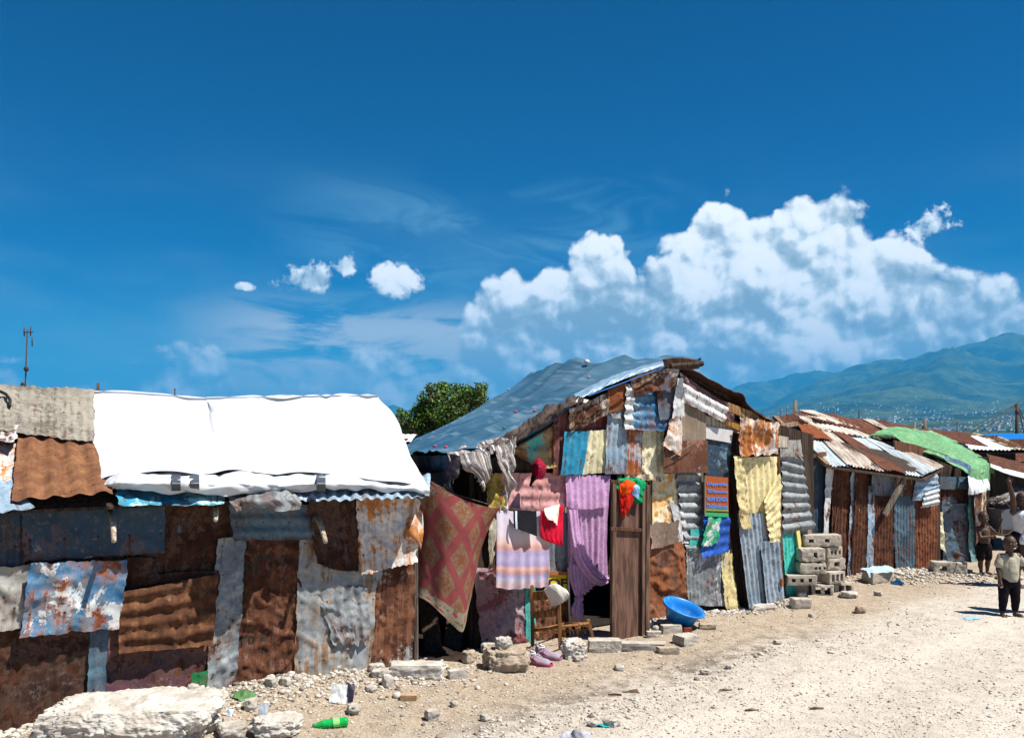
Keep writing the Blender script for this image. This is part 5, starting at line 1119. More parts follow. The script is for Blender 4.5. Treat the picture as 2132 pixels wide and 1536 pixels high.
o3[:, 2] = gz(o3[:, 0], o3[:, 1]) + sz * .2; gravel('rubble', o3[k], sz[k], gm4, 'bank of small rubble along the foot of the left shack')
N = 1800; xx, yy = rs.normal(5.6, .75, N), rs.normal(12.45, .28, N); sz = np.clip(np.exp(rs.normal(-4.2, .5, N)), .008, .06)
q3 = np.stack([xx, yy, gz(xx, yy) + sz * .2], -1); gravel('rubble', q3, sz, gm4, 'heap of broken masonry crumbs in front of the rusty row')
N = 2200; tB = rs.uniform(1.7, 4.3, N); dd = np.abs(rs.normal(.05, .16, N)); o3 = FB.a + FB.d * tB[:, None] + FB.n * dd[:, None]; sz = np.clip(np.exp(rs.normal(-4.3, .45, N)), .008, .045)
o3[:, 2] = gz(o3[:, 0], o3[:, 1]) + sz * .25; gravel('rubble', o3, sz, gm4, 'crumbled stones along the foot of the gabled shack')
# --- concrete blocks with their cores
cbm = stone((.44, .39, .32), (.34, .30, .245), 14, 2., .5)
def block(px, py, Y, L_, H, D, rz, holes, label, group='concrete blocks in the stack by the corrugated door', z=None, chip=.006, core=(.07, .085), rim=.035, name='concrete_block'):
    """holes: list of centre positions (m) along the long face; the cores run right through the depth"""
    cw, ch = core; xs_ = [-L_ / 2]; 
    for c_ in holes: xs_ += [c_ - cw / 2, c_ + cw / 2]
    xs_.append(L_ / 2); zs_ = [0, (H - ch) / 2, (H + ch) / 2, H] if holes else [0, H]
    solid = np.ones((len(xs_) - 1, len(zs_) - 1), bool)
    if holes: solid[1::2, 1] = False
    vs_, fs_ = [], []
    def quad(a, b_, c_, d_):
        n1 = max(1, int(np.linalg.norm(V3(b_) - a) / .014)); n2 = max(1, int(np.linalg.norm(V3(d_) - a) / .014)); u, v = np.meshgrid(np.linspace(0, 1, n1 + 1), np.linspace(0, 1, n2 + 1))
        p = ((1 - u) * (1 - v))[..., None] * V3(a) + (u * (1 - v))[..., None] * V3(b_) + (u * v)[..., None] * V3(c_) + ((1 - u) * v)[..., None] * V3(d_)
        fs_.append(grid_faces(n2 + 1, n1 + 1)[:, ::-1] + sum(map(len, vs_))); vs_.append(p.reshape(-1, 3))
    for i in range(solid.shape[0]):
        for j in range(solid.shape[1]):
            if not solid[i, j]: continue
            x0, x1, z0, z1 = xs_[i], xs_[i + 1], zs_[j], zs_[j + 1]
            quad((x0, 0, z0), (x1, 0, z0), (x1, 0, z1), (x0, 0, z1)); quad((x1, D, z0), (x0, D, z0), (x0, D, z1), (x1, D, z1))
            if i == 0 or not solid[i - 1, j]: quad((x0, D, z0), (x0, 0, z0), (x0, 0, z1), (x0, D, z1))
            if i == solid.shape[0] - 1 or not solid[i + 1, j]: quad((x1, 0, z0), (x1, D, z0), (x1, D, z1), (x1, 0, z1))
            if j == 0 or not solid[i, j - 1]: quad((x0, D, z0), (x1, D, z0), (x1, 0, z0), (x0, 0, z0))
            if j == solid.shape[1] - 1 or not solid[i, j + 1]: quad((x0, 0, z1), (x1, 0, z1), (x1, D, z1), (x0, D, z1))
    p = np.concatenate(vs_); f = np.concatenate(fs_); s_ = sd_()
    ex = np.minimum(np.minimum(p[:, 0] + L_ / 2, L_ / 2 - p[:, 0]), .02) / .02; ey = np.minimum(np.minimum(p[:, 1], D - p[:, 1]), .02) / .02; ez = np.minimum(np.minimum(p[:, 2], H - p[:, 2]), .02) / .02
    edge = np.clip(2 - (ex + ey + ez), 0, 1)
    ctr = np.array([0, D / 2, H / 2]); out = p - ctr; out /= np.linalg.norm(out, axis=1)[:, None]
    nz = np.stack([fbm(p * 22 + s_ + k_ * 9, 2) for k_ in range(3)], -1)
    p = p + nz * chip * .5 - out * (edge * (.004 + chip * 1.6 * np.clip(fbm(p * 9 + s_, 2) + .25, 0, 2)))[:, None]
    c_, s_ = math.cos(rz), math.sin(rz); p = p @ np.array([[c_, s_, 0], [-s_, c_, 0], [0, 0, 1]])
    q = P(px, py, Y); q[2] = q[2] if z is None else z
    return tag(link(name, np_mesh(name, p + q, f), cbm, None, True, at=tuple(q)), label, 'block', group)
Yb = 10.75; kb = Yb / F; z0 = gz(3.6, 10.9) - .01; hz_ = .145
def row(n_): return z0 + n_ * (hz_ + .004)
r1 = row(0)
block(1662, 0, 10.9, .28, .14, .2, .05, [], 'whole side of a block at the left of the bottom course', z=r1)
block(1712, 0, 10.8, .26, .14, .2, -.35, [-.05, .06], 'broken two-core block in the middle of the bottom course', z=r1, chip=.013)
block(1757, 0, 10.95, .26, .14, .2, .1, [-.03, .06], 'broken block end at the right of the bottom course', z=r1, chip=.014)
block(1670, 0, 10.7, .37, .125, .19, .0, [-.10, .0, .10], 'three-core block jutting forward in the second course', z=row(1) , core=(.045, .045))
block(1712, 0, 10.95, .16, .13, .2, .1, [], 'chipped stub between the two cored blocks of the second course', z=row(1), chip=.013)
block(1744, 0, 10.85, .26, .145, .2, .45, [-.07, .0, .07], 'three-core block turned outwards at the right of the second course', z=row(1), core=(.045, .09))
block(1653, 0, 10.95, .16, .12, .2, .05, [], 'low broken stub at the left of the third course', z=row(2) - .01, chip=.012)
block(1694, 0, 10.75, .34, .135, .19, .12, [.03, .08, .14], 'worn block with three ragged cores in the third course', z=row(2) - .015, core=(.03, .035), chip=.012)
block(1743, 0, 10.95, .25, .145, .2, .25, [.0], 'block with a shallow hollow at the right of the third course', z=row(2), core=(.07, .06), chip=.012)
block(1651, 0, 11.05, .17, .12, .2, .0, [], 'grey stub at the left end of the fourth course', z=row(3) - .03)
block(1693, 0, 10.75, .32, .16, .19, .08, [.03], 'big bleached block with one core in the fourth course', z=row(3) - .018, core=(.05, .06), chip=.014)
block(1739, 0, 10.95, .23, .14, .2, .35, [-.05, .01, .07], 'small block with three square cores in the fourth course', z=row(3), core=(.032, .05))
block(1714, 0, 10.9, .48, .14, .2, .1, [-.15, .05], 'long block with two dark cores crowning the stack', z=row(4), core=(.06, .045), chip=.01)
block(1671, 0, 10.2, .22, .12, .16, .0, [], 'short block fragment sunk in the dirt in front of the stack', None, z=gz(3.3, 10.2) - .01, chip=.014)
b_ = ground_at(1840, 1214); block(1838, 0, b_[1], .36, .15, .2, .42, [], 'block draped with a pale blue sack in front of the rusty row', None, z=b_[2])
cs = V3([*b_[:2], b_[2]])
sk = cloth('sack', [[cs + [-.28, .10, .17], cs + [-.05, .26, .19], cs + [.16, .36, .18]], [cs + [-.24, -.02, .18], cs + [0, .08, .175], cs + [.20, .20, .17]], [cs + [-.22, -.06, .08], cs + [-.04, -.03, .15], cs + [.16, .02, .14]]], plain('pale_blue_sack', S(160,190,214), .6, 0, .3, 5, .3), None, res=.015, wr=.02, crease=.03); tag(sk, 'pale blue woven sack spread over a concrete block', 'sack')
b_ = ground_at(1985, 1194); block(1980, 0, b_[1], .46, .17, .2, -.1, [-.1], 'concrete block lying at the foot of the green roofed shack', None, z=b_[2] - .01, core=(.10, .07), chip=.012)
q = ground_at(1868, 1216); bc = cloth('rag', [[q + [-.09, .05, .0], q + [0, .07, .03], q + [.09, .05, .0]], [q + [-.09, 0, .02], q + [0, 0, .07], q + [.09, 0, .03]], [q + [-.08, -.05, .0], q + [0, -.06, .02], q + [.08, -.05, .0]]], fabric(S(24,64,104)), None, res=.01, wr=.02, crease=.02); tag(bc, 'crumpled dark blue rag on the dirt beside the sack', 'rag')
def litter(name, label, cat, px, py, w, h, mat_, lift=.03, wr=.012, crease=.02, tall=0):
    q = ground_at(px, py); k = q[1] / F; w *= k; d = h * k * (q[1] / EYE) * .8 if not tall else .05
    g_ = [[q + [w * (i - 1) / 2 + rnd.uniform(-.1, .1) * w, d * (1 - j) / 2 * 1., 0] for i in range(3)] for j in range(3)]
    for j in range(3):
        for i in range(3): g_[j][i][2] = gz(g_[j][i][0], g_[j][i][1]) + (lift if i == 1 and j == 1 else .006) + (tall * k * (2 - j) / 2 if tall else 0)
    return tag(cloth(name, g_, mat_, None, res=.006, wr=wr, ws=14, crease=crease), label, cat)
litter('rag', 'dark blue crumpled rag right of the huge white slab', 'rag', 443, 1506, 36, 20, fabric(S(44,62,82)), .05)
litter('plastic_scrap', 'light blue plastic scrap on the road left of the toddler', 'litter', 2022, 1288, 28, 8, plain('blue_film', S(150,190,226), .4), .015)
litter('plastic_scrap', 'teal plastic shred beside the rounded white stone at the lower edge', 'litter', 1256, 1512, 26, 8, plain('teal_film', S(40,150,150), .4), .012)
litter('plastic_scrap', 'grey film strip standing in the rubble above the rounded rock', 'litter', 548, 1504, 22, 12, plain('grey_film', S(150,158,164), .4), .02, tall=38)
litter('plastic_scrap', 'pale blue crumpled film near the dark rag', 'litter', 477, 1488, 14, 10, plain('pale_film', S(180,196,214), .4), .03, tall=10)
litter('plastic_scrap', 'torn white plastic shard standing in the rubble bank', 'litter', 704, 1462, 34, 12, plain('white_film', S(206,208,206), .5), .02, tall=34)
litter('plastic_scrap', 'torn black plastic beside the white shard', 'litter', 727, 1460, 18, 12, plain('black_film', S(52,46,62), .4), .03, tall=34)
litter('rag', 'light grey bundle cut by the lower edge of the picture', 'rag', 1200, 1540, 66, 26, fabric(S(176,174,182), S(120,118,128)), .07, .02, .04)
litter('leaf_scrap', 'dark green leaves lying in the rubble bank', 'leaf', 508, 1456, 40, 14, plain('wilted_leaf', S(70,110,60), .6), .04, .02, .04)
litter('rag', 'thin dark strip of rag lying in the gutter', 'rag', 1312, 1440, 34, 6, fabric(S(86,70,60)), .02)
for x, y, lb in ((1565, 1480, 'thin grey bark strip on the open road'), (1510, 1438, 'grey flat splinter in the middle of the pebbled road'), (1700, 1476, 'grey splinter towards the right of the open road'), (1280, 1448, 'brown twig near the thin dark strip')):
    q = ground_at(x, y); o = BM().tube([q + [-.05, 0, .008], q + [.0, .004, .013], q + [.055, .01, .008]], [.006, .009, .005], 6).go('twig', grey_wood if 'grey' in lb else brown_wood, None, True, at=tuple(q)); tag(o, lb, 'twig')
# --- green bottle
bm1, g, b = newmat('green_plastic', .08, 0, .5); b.inputs['Base Color'].default_value = (.02, .55, .12, 1); b.inputs['Transmission Weight'].default_value = .55; b.inputs['IOR'].default_value = 1.2; b.inputs['Alpha'].default_value = 1
def lathe(prof, n=28, M=None, o=(0, 0, 0), inner=None):
    v, f = [], []; k = len(prof)
    for i, (r_, z_) in enumerate(prof):
        for j in range(n): a = 2 * math.pi * j / n; v.append(Vector((r_ * math.cos(a), r_ * math.sin(a), z_)))
    for i in range(k - 1):
        for j in range(n): j2 = (j + 1) % n; f.append((i * n + j, i * n + j2, (i + 1) * n + j2, (i + 1) * n + j))
    M = M or Matrix.Identity(3); return [tuple(M @ q + Vector(o)) for q in v], f
q = ground_at(690, 1514) + [0, 0, .03]; kq = q[1] / F
bt = thing('bottle', 'green plastic bottle lying on the gravel', 'bottle', tuple(q - [0, 0, .03]))
ax = norm(V3([-1, -.25, -.06])); Mx = Vector(ax).to_track_quat('Z', 'Y').to_matrix(); r_ = .031
v, f = lathe([(.001,-.115),(.020,-.113),(r_*.95,-.108),(r_,-.09),(r_*.93,-.078),(r_,-.066),(r_,-.02),(r_*.86,.0),(r_,.02),(r_*.98,.05),(r_*.8,.075),(r_*.5,.095),(.012,.103),(.012,.112)], 24, Mx, q)
BM().add(v, f).go('body', bm1, bt, True)
v, f = lathe([(r_+.001,-.055),(r_+.0012,-.012)], 24, Mx, q); BM().add(v, f).go('label', plain('pale_label', S(130,214,110), .5), bt, True)
v, f = lathe([(.0135,.108),(.0145,.110),(.0145,.126),(.0125,.128),(.0005,.128)], 16, Mx, q); BM().add(v, f).go('cap', plain('green_cap', S(20,110,60), .5), bt, True)
# --- blue basin
q = ground_at(1418, 1310); bs_ = thing('basin', 'bright blue plastic basin tilted on stones by the brown wall', 'basin', tuple(q))
bmm, g, b = newmat('blue_plastic', .38, 0, .5); n_ = g.noise(objv(g), 14, 6, .7); c = g.mix(g.smooth(n_, .48, .66) * .35, S(14,116,190), S(120,160,190)); g.put(b.inputs['Base Color'], c); bump(g, b, n_, .1, .004)
Mb = Matrix.Rotation(R(14), 3, 'X') @ Matrix.Rotation(R(16), 3, 'Y'); kk = q[1] / F; Rb = 44 * kk
prof_b = [(.001,.012),(Rb*.60,.0),(Rb*.66,.004),(Rb*.80,.10),(Rb*.93,.155),(Rb*1.0,.160),(Rb*1.03,.157),(Rb*1.03,.167),(Rb*.99,.170),(Rb*.925,.163),(Rb*.79,.105),(Rb*.64,.014),(.001,.016)]
v, f = lathe([(.001, 0.)] + prof_b[1:], 56, Mb, q + [0, .12, .06]); BM().add(v, f).go('bowl', bmm, bs_, True)
v, f = lathe([(Rb*1.025,.150),(Rb*1.045,.153),(Rb*1.045,.168),(Rb*1.02,.171)], 56, Mb, q + [0, .12, .06]); BM().add(v, f).go('rim', bmm, bs_, True)

# ================================================================== washing, curtain, chair, door
dy = fabric(S(214,190,200)); 
# red flowered cloth: woven design in the cloth's own 0..1 coordinates
m, g, b = newmat('flowered_cloth', .95, 0, .05); n_ = g.node('ShaderNodeTexCoord'); uv_ = E(g, n_.outputs['UV']); u, v, _ = g.sep(uv_)
def rotuv(a, sx, ox=0., oy=0.): 
    c_, s_ = math.cos(a) * sx, math.sin(a) * sx; return (u * c_ - v * s_ + ox), (u * s_ + v * c_ + oy)
a_, b2 = rotuv(R(38), 4.3, .15, .25); fa, fb_ = g.m('FRACT', a_), g.m('FRACT', b2)
da, db_ = g.m('ABSOLUTE', fa - .5), g.m('ABSOLUTE', fb_ - .5); sq = g.m('MAXIMUM', da, db_)
rr_ = g.m('SQRT', (fa - .5) * (fa - .5) + (fb_ - .5) * (fb_ - .5)); pet = g.m('SINE', g.m('ARCTAN2', fb_ - .5, fa - .5) * 6.)
flw = g.smooth(rr_ - pet * .06, .20, .23, 1., 0.)
nn_ = g.noise(uv_, 26, 5, .6, 1.5)
c = g.mix(g.smooth(sq, .34, .37, 1., 0.), (.30, .075, .075), (.26, .13, .085)); c = g.mix(flw * g.smooth(sq, .34, .36, 1., 0.), c, (.26, .10, .05)); c = g.mix(g.smooth(nn_, .52, .58) * g.smooth(sq, .34, .36, 1., 0.) * .7, c, (.30, .25, .16))
bd = g.smooth(v, .21, .215, 1., 0.); fl = g.smooth(g.voro(g.vm('MULTIPLY', uv_, (1., 1.3, 1.)), 9, 'F1'), .26, .32, 1., 0.); c = g.mix(bd, c, (.32, .26, .19)); c = g.mix(bd * fl, c, (.36, .05, .07)); c = g.mix(bd * g.smooth(g.noise(uv_, 16, 3), .58, .62), c, (.10, .17, .08))
g.put(b.inputs['Base Color'], c); bump(g, b, g.noise(uv_, 300, 2), .2, .002)
# a little light passes through the thin cloth
tr = g.node('ShaderNodeBsdfTranslucent'); g.put(tr.inputs[0], c); mx = g.node('ShaderNodeMixShader'); mx.inputs[0].default_value = .28; g.nt.links.new(b.outputs[0], mx.inputs[1]); g.nt.links.new(tr.outputs[0], mx.inputs[2]); g.nt.links.new(mx.outputs[0], m.node_tree.nodes['Material Output'].inputs[0])
fc_ = cloth('hanging_cloth', [
 [P(868,985,7.75), P(898,1002,7.7), P(945,1030,7.72), P(990,1048,7.8), P(1022,1056,7.9), P(1042,1058,7.95)],
 [P(866,1060,7.8), P(898,1070,7.72), P(942,1090,7.7), P(982,1106,7.78), P(1002,1108,7.9), P(1020,1094,7.98)],
 [P(862,1140,7.82), P(894,1152,7.74), P(934,1170,7.7), P(968,1186,7.78), P(984,1180,7.9), P(1000,1150,8.0)],
 [P(860,1205,7.82), P(890,1222,7.74), P(926,1246,7.7), P(960,1266,7.78), P(972,1258,7.9), P(984,1220,7.98)],
 [P(860,1238,7.8), P(888,1250,7.72), P(922,1280,7.7), P(958,1314,7.8), P(966,1300,7.86), P(974,1270,7.94)]], m, None, res=.012, wr=.012, ws=3, fold=(.006, .28, .7), uvn=True)
tag(fc_, 'red flowered cloth hung by its corners across the dark gap between the shacks', 'cloth')
cl_ = thing('clothesline', 'thin washing line from the left shack to the doorway post', 'line', tuple(P(1035, 1055, 8.0)))
BM().tube([P(866,985,7.75), P(945,1028,7.75), P(1040,1056,7.98), P(1100,1062,8.25), P(1182,1062,8.6)], .003, 5).go('cord', grey_wood, cl_, True)
for x, y, Y in ((1042,1057,7.97), (1178,1062,8.58)): BM().box(P(x, y, Y), (.012, .014, .05), 0).go('peg', stick_w, cl_)
def banded(stops, ns=40, base_s=.0, axis=1, rough=.95):
    m, g, b = newmat('striped_cloth', rough, 0, .05); n_ = g.node('ShaderNodeTexCoord'); uv_ = E(g, n_.outputs['UV']); u, v, _ = g.sep(uv_); w = (v if axis else u) + (g.noise(uv_, ns, 3) - .5) * .05
    c = g.ramp(w, stops); c = g.mix(g.smooth(g.noise(uv_, 90, 3), .4, .62) * .35, c, S(196,188,192)); g.put(b.inputs['Base Color'], c); bump(g, b, g.noise(uv_, 160, 3), .5, .004); return m
l_, o_c, w_c = S(146,132,172), S(180,126,108), S(190,174,182)
twm = banded([(0, S(196,170,180)), (.05, w_c), (.09, S(208,160,156)), (.14, w_c), (.19, S(184,176,198)), (.26, l_), (.31, o_c), (.36, S(206,156,140)), (.41, l_), (.50, S(160,148,182)), (.56, l_), (.62, o_c), (.68, S(204,170,160)), (.76, S(190,180,190)), (1, S(180,170,186))])
tw = cloth('towel', [
 [P(1034,1062,7.96), P(1068,1064,8.1), P(1100,1064,8.22), P(1142,1064,8.4)],
 [P(1034,1130,7.93), P(1068,1132,8.06), P(1100,1132,8.2), P(1142,1130,8.37)],
 [P(1032,1185,7.93), P(1066,1188,8.05), P(1102,1188,8.2), P(1143,1186,8.37)],
 [P(1031,1222,7.95), P(1064,1227,8.07), P(1102,1224,8.22), P(1141,1222,8.39)]], twm, None, res=.01, wr=.006, fold=(.016, .13, .3), uvn=True, thick=.004)
tag(tw, 'lilac and orange striped towel pegged on the washing line', 'towel')
def garment(name, label, cat, rows, mat_, res=.01, **k): return tag(cloth(name, rows, mat_, None, res=res, **k), label, cat)
blk = fabric(S(26,26,30)); red = fabric(S(196,22,50), S(160,16,40), 8)
garment('shorts', 'black sports shorts with a white side stripe hung over the striped towel', 'shorts', [[P(1069,1062,8.02), P(1092,1062,8.1), P(1117,1064,8.2)], [P(1070,1082,8.0), P(1092,1086,8.08), P(1118,1090,8.18)], [P(1071,1098,8.0), P(1096,1107,8.06), P(1119,1116,8.18)]], blk, wr=.008, thick=.006)
ws = cloth('side_stripe', [[P(1073,1063,7.99), P(1077,1063,8.0)], [P(1073,1082,7.97), P(1077,1083,7.98)], [P(1074,1100,7.97), P(1078,1101,7.98)]], fabric(S(190,200,220)), None, res=.008); sh_ = bpy.data.objects['shorts']; ws.parent = sh_
garment('shirt', 'small red shirt hung at the right end of the washing line', 'shirt', [[P(1125,1062,8.28), P(1150,1060,8.38), P(1174,1050,8.5)], [P(1126,1090,8.26), P(1150,1092,8.36), P(1173,1090,8.48)], [P(1127,1117,8.27), P(1148,1122,8.36), P(1172,1128,8.48)], [P(1143,1127,8.33), P(1156,1131,8.38), P(1168,1135,8.46)]], red, fold=(.010, .07, .5), wr=.008, thick=.004)
garment('shirt', 'tiny white vest hung over the small red shirt', 'shirt', [[P(1133,1058,8.28), P(1148,1054,8.33), P(1166,1049,8.42)], [P(1136,1072,8.25), P(1150,1072,8.31), P(1163,1066,8.4)], [P(1141,1082,8.26), P(1152,1084,8.31), P(1160,1094,8.39)]], fabric(S(222,214,204)), fold=(.008, .06, .4), wr=.006, thick=.004)
# cap
m, g, b = newmat('checked_cloth', .9, 0, .1); u, v, w = g.sep(uvv(g)); ck = g.m('GREATER_THAN', g.m('FRACT', u * 26.), .5) + g.m('GREATER_THAN', g.m('FRACT', v * 26.), .5)
g.put(b.inputs['Base Color'], g.ramp(ck * .5, [(0, S(206,26,66)), (.5, S(110,16,40)), (1, S(26,16,24))], 'CONSTANT' if False else 'LINEAR'))
cp = thing('cap', 'red and black checked cap hung below the roof edge', 'cap', tuple(P(1122, 1000, 8.15)))
cloth('crown', [[P(1117,955,8.45), P(1122,953,8.45), P(1128,957,8.45)], [P(1109,968,8.38), P(1122,966,8.22), P(1136,970,8.42)], [P(1107,982,8.38), P(1121,982,8.2), P(1136,984,8.42)], [P(1107,994,8.4), P(1116,998,8.25), P(1130,996,8.42)]], m, cp, res=.008, wr=.008, thick=.004)
cloth('peak', [[P(1105,990,8.36), P(1112,992,8.26), P(1118,996,8.3)], [P(1102,1004,8.36), P(1107,1008,8.28), P(1110,1004,8.3)], [P(1101,1010,8.38), P(1104,1013,8.32), P(1106,1010,8.34)]], blk, cp, res=.008, thick=.004)
# patterned grey blanket thrown over the verge
m, g, b = newmat('woven_blanket', .95, 0, .05); uvb = uvv(g); u, v, _ = g.sep(uvb); st_ = g.noise(g.xyz(u * 10. + v * 2., 0., 0.), 3, 2, .6)
c = g.ramp(st_, [(.36, S(30,28,34)), (.43, S(120,114,112)), (.48, S(170,162,154)), (.52, S(50,46,54)), (.57, S(140,132,128)), (.63, S(60,56,66)), (.68, S(160,154,148))]); zz = g.voro(uvb, 38, 'F1'); c = g.mix(g.smooth(st_, .56, .60) * g.smooth(zz, .2, .3), c, S(226,222,220)); c = g.mix(g.smooth(g.noise(uvb, 60, 3), .5, .6) * .3, c, S(50,46,50))
g.put(b.inputs['Base Color'], c); bump(g, b, g.noise(uvb, 120, 3), .6, .006); BLK = m
bk_ = thing('blanket', 'grey striped fringed blanket thrown over the edge of the blue roof', 'blanket', tuple(P(990, 940, 7.9)))
kw = dict(res=.010, wr=.03, ws=7, crease=.04)
cloth('roof_fold', [[P(930,938,7.95), P(965,930,8.05), P(1010,918,8.15), P(1072,900,8.3)], [P(932,948,7.8), P(968,940,7.88), P(1014,930,7.95), P(1074,908,8.12)], [P(936,962,7.78), P(972,962,7.82), P(1020,950,7.9), P(1076,930,8.08)]], BLK, bk_, **kw)
cloth('dark_fold', [[P(930,945,7.78), P(945,945,7.76), P(960,950,7.78)], [P(926,975,7.8), P(942,975,7.76), P(956,982,7.8)], [P(924,1006,7.86), P(936,1004,7.82), P(946,996,7.84)]], fabric(S(52,46,56), S(84,80,92), 12), bk_, **kw)
cloth('middle_flap', [[P(958,945,7.74), P(990,940,7.74), P(1022,946,7.8)], [P(960,962,7.70), P(994,962,7.70), P(1022,970,7.78)], [P(968,978,7.72), P(1000,982,7.72), P(1020,992,7.8)], [P(986,988,7.76), P(1004,1000,7.76), P(1008,1010,7.8)]], BLK, bk_, **kw)
cloth('right_strand', [[P(1030,930,7.88), P(1052,920,7.95), P(1076,908,8.05)], [P(1034,960,7.86), P(1054,955,7.92), P(1074,950,8.04)], [P(1046,990,7.9), P(1058,990,7.94), P(1070,985,8.04)], [P(1052,1010,7.96), P(1060,1012,7.98), P(1066,1010,8.04)], [P(1052,1052,8.02), P(1056,1056,8.04), P(1062,1052,8.06)]], BLK, bk_, fold=(.02, .10, .2), **kw)
fr_ = BM()
for nm_, step in (('middle_flap', 1), ('right_strand', 1), ('dark_fold', 3)):
    o_ = [c_ for c_ in bk_.children if c_.name.startswith(nm_)][0]; vv = [V3(bk_.matrix_basis @ v_.co) for v_ in o_.data.vertices]

    me_ = o_.data; k_ = me_.polygons[0].vertices; nu_ = abs(k_[1] - k_[0])
    if nu_ < 2: nu_ = abs(k_[3] - k_[0])
    for q in vv[-nu_::step]: fr_.tube([q, q + [rnd.uniform(-.01, .01), -.005, -.02], q + [rnd.uniform(-.02, .02), -.005, -rnd.uniform(.035, .06)]], [.003, .0025, .001], 4)
fr_.go('fringe', fabric(S(196,188,178)), bk_, True)
# lilac lace curtain
m, g, b = newmat('lace', .8, 0, .2); uvl = uvv(g); n_ = g.voro(uvl, 16, 'DISTANCE_TO_EDGE'); n2 = g.noise(uvl, 36, 5, .6, 2.); dt = g.smooth(n2, .48, .55)
c = g.mix(g.smooth(n_, .03, .10, 1., 0.) * .15 + dt * .2 + .4, (.44, .20, .46), (.78, .52, .74)); g.put(b.inputs['Base Color'], c); bump(g, b, n2, .4, .003)
tr = g.node('ShaderNodeBsdfTranslucent'); tr.inputs[0].default_value = (.45, .18, .5, 1); mx = g.node('ShaderNodeMixShader'); mx.inputs[0].default_value = .25; g.nt.links.new(b.outputs[0], mx.inputs[1]); g.nt.links.new(tr.outputs[0], mx.inputs[2])
tp = g.node('ShaderNodeBsdfTransparent'); mx2 = g.node('ShaderNodeMixShader'); g.put(mx2.inputs[0], g.lin(dt, 0., 1., .80, .97)); g.nt.links.new(tp.outputs[0], mx2.inputs[1]); g.nt.links.new(mx.outputs[0], mx2.inputs[2]); g.nt.links.new(mx2.outputs[0], m.node_tree.nodes['Material Output'].inputs[0]); LACE = m
cu_ = thing('curtain', 'lilac lace curtain knotted at the bottom in the doorway', 'curtain', tuple(P(1225, 1300, 8.85)))
def C(x, y, o): return FB.hit(x, y, o)
cloth('panel', [
 [C(1180,990,.06), C(1200,989,.06), C(1222,989,.06), C(1246,989,.06), C(1270,990,.06)],
 [C(1181,1050,.07), C(1202,1052,.09), C(1224,1052,.07), C(1246,1052,.08), C(1266,1050,.06)],
 [C(1183,1120,.07), C(1204,1124,.10), C(1226,1128,.08), C(1246,1132,.09), C(1262,1130,.06)],
 [C(1184,1180,.08), C(1204,1186,.12), C(1226,1196,.10), C(1246,1204,.10), C(1262,1200,.07)]], LACE, cu_, res=.010, fold=(.026, .075, .5), wr=.005)
cloth('valance', [[C(1179,990,.10), C(1222,989,.10), C(1270,990,.10)], [C(1180,1025,.12), C(1222,1024,.12), C(1268,1024,.12)], [C(1181,1056,.13), C(1222,1060,.13), C(1266,1056,.12)]], LACE, cu_, res=.010, fold=(.016, .09, .3), jag=.008)
cloth('swag', [
 [C(1181,1060,.12), C(1192,1060,.14), C(1204,1060,.13)], [C(1186,1120,.14), C(1198,1118,.17), C(1210,1112,.14)], [C(1200,1170,.16), C(1212,1160,.19), C(1222,1150,.15)],
 [C(1222,1202,.17), C(1232,1192,.2), C(1240,1180,.16)], [C(1246,1218,.16), C(1252,1208,.19), C(1258,1198,.15)], [C(1266,1212,.12), C(1267,1204,.14), C(1268,1196,.12)]], LACE, cu_, res=.008, fold=(.014, .05, .0), wr=.005)
cloth('lower_gather', [
 [C(1184,1170,.09), C(1200,1176,.13), C(1218,1190,.12), C(1246,1208,.10)], [C(1188,1210,.10), C(1200,1214,.14), C(1212,1218,.13), C(1234,1222,.10)], [C(1198,1240,.12), C(1203,1242,.15), C(1208,1242,.14), C(1214,1240,.12)]], LACE, cu_, res=.008, fold=(.016, .06, 0.), wr=.005)
BM().ell(C(1205,1246,.13), (.05, .045, .04), 14, 8).go('knot', LACE, cu_, True)
cloth('tail', [[C(1198,1250,.12), C(1205,1250,.16), C(1212,1250,.12)], [C(1190,1270,.12), C(1203,1272,.17), C(1216,1270,.12)], [C(1198,1288,.11), C(1207,1292,.15), C(1214,1290,.11)], [C(1209,1296,.11), C(1211,1297,.12), C(1213,1296,.11)]], LACE, cu_, res=.008, fold=(.012, .05, .2), wr=.005)
# wooden door standing open, with clothes thrown over it
dr = thing('door', 'tall brown plank door standing open beside the lilac curtain', 'door', tuple(P(1310, 1335, 8.7)))
a0, a1 = P(1272, 1340, 8.58), P(1346, 1335, 8.84); t0_, t1_ = P(1274, 1000, 8.58), P(1350, 1010, 8.84); dn = norm(np.cross(a1 - a0, [0, 0, 1])); a0[2] = a1[2] = gz(a0[0], a0[1]) + .0
dwood = wood(S(112, 84, 70), S(70, 50, 42), 14)
poly([a0, a1, t1_, t0_], .018, dn).go('panel', dwood, dr)
for f0, f1, o_, w_ in ((.03, .03, .012, .045), (.86, .83, .02, .05), (.95, .92, .03, .05)):
    BM().beam(a0 + (a1 - a0) * f0 + dn * o_, t0_ + (t1_ - t0_) * f1 + dn * o_, w_, .03, up=dn).go('stile', wood(S(112,88,72), S(66,48,40), 16), dr, bevel=.003)
for y in (.995, .70): 
    l0, l1 = a0 + (t0_ - a0) * y + dn * .015, a1 + (t1_ - a1) * y + dn * .015; l1 = l0 + (l1 - l0) * .80; BM().beam(l0 - (l1 - l0) * .08, l1, .035 if y < .9 else .03, .03, up=dn).go('rail', brown_wood, dr, bevel=.003)
cl2 = lambda x, y, d=.05: P(x, y, 8.62 + (x - 1272) / 74 * .2) + dn * d
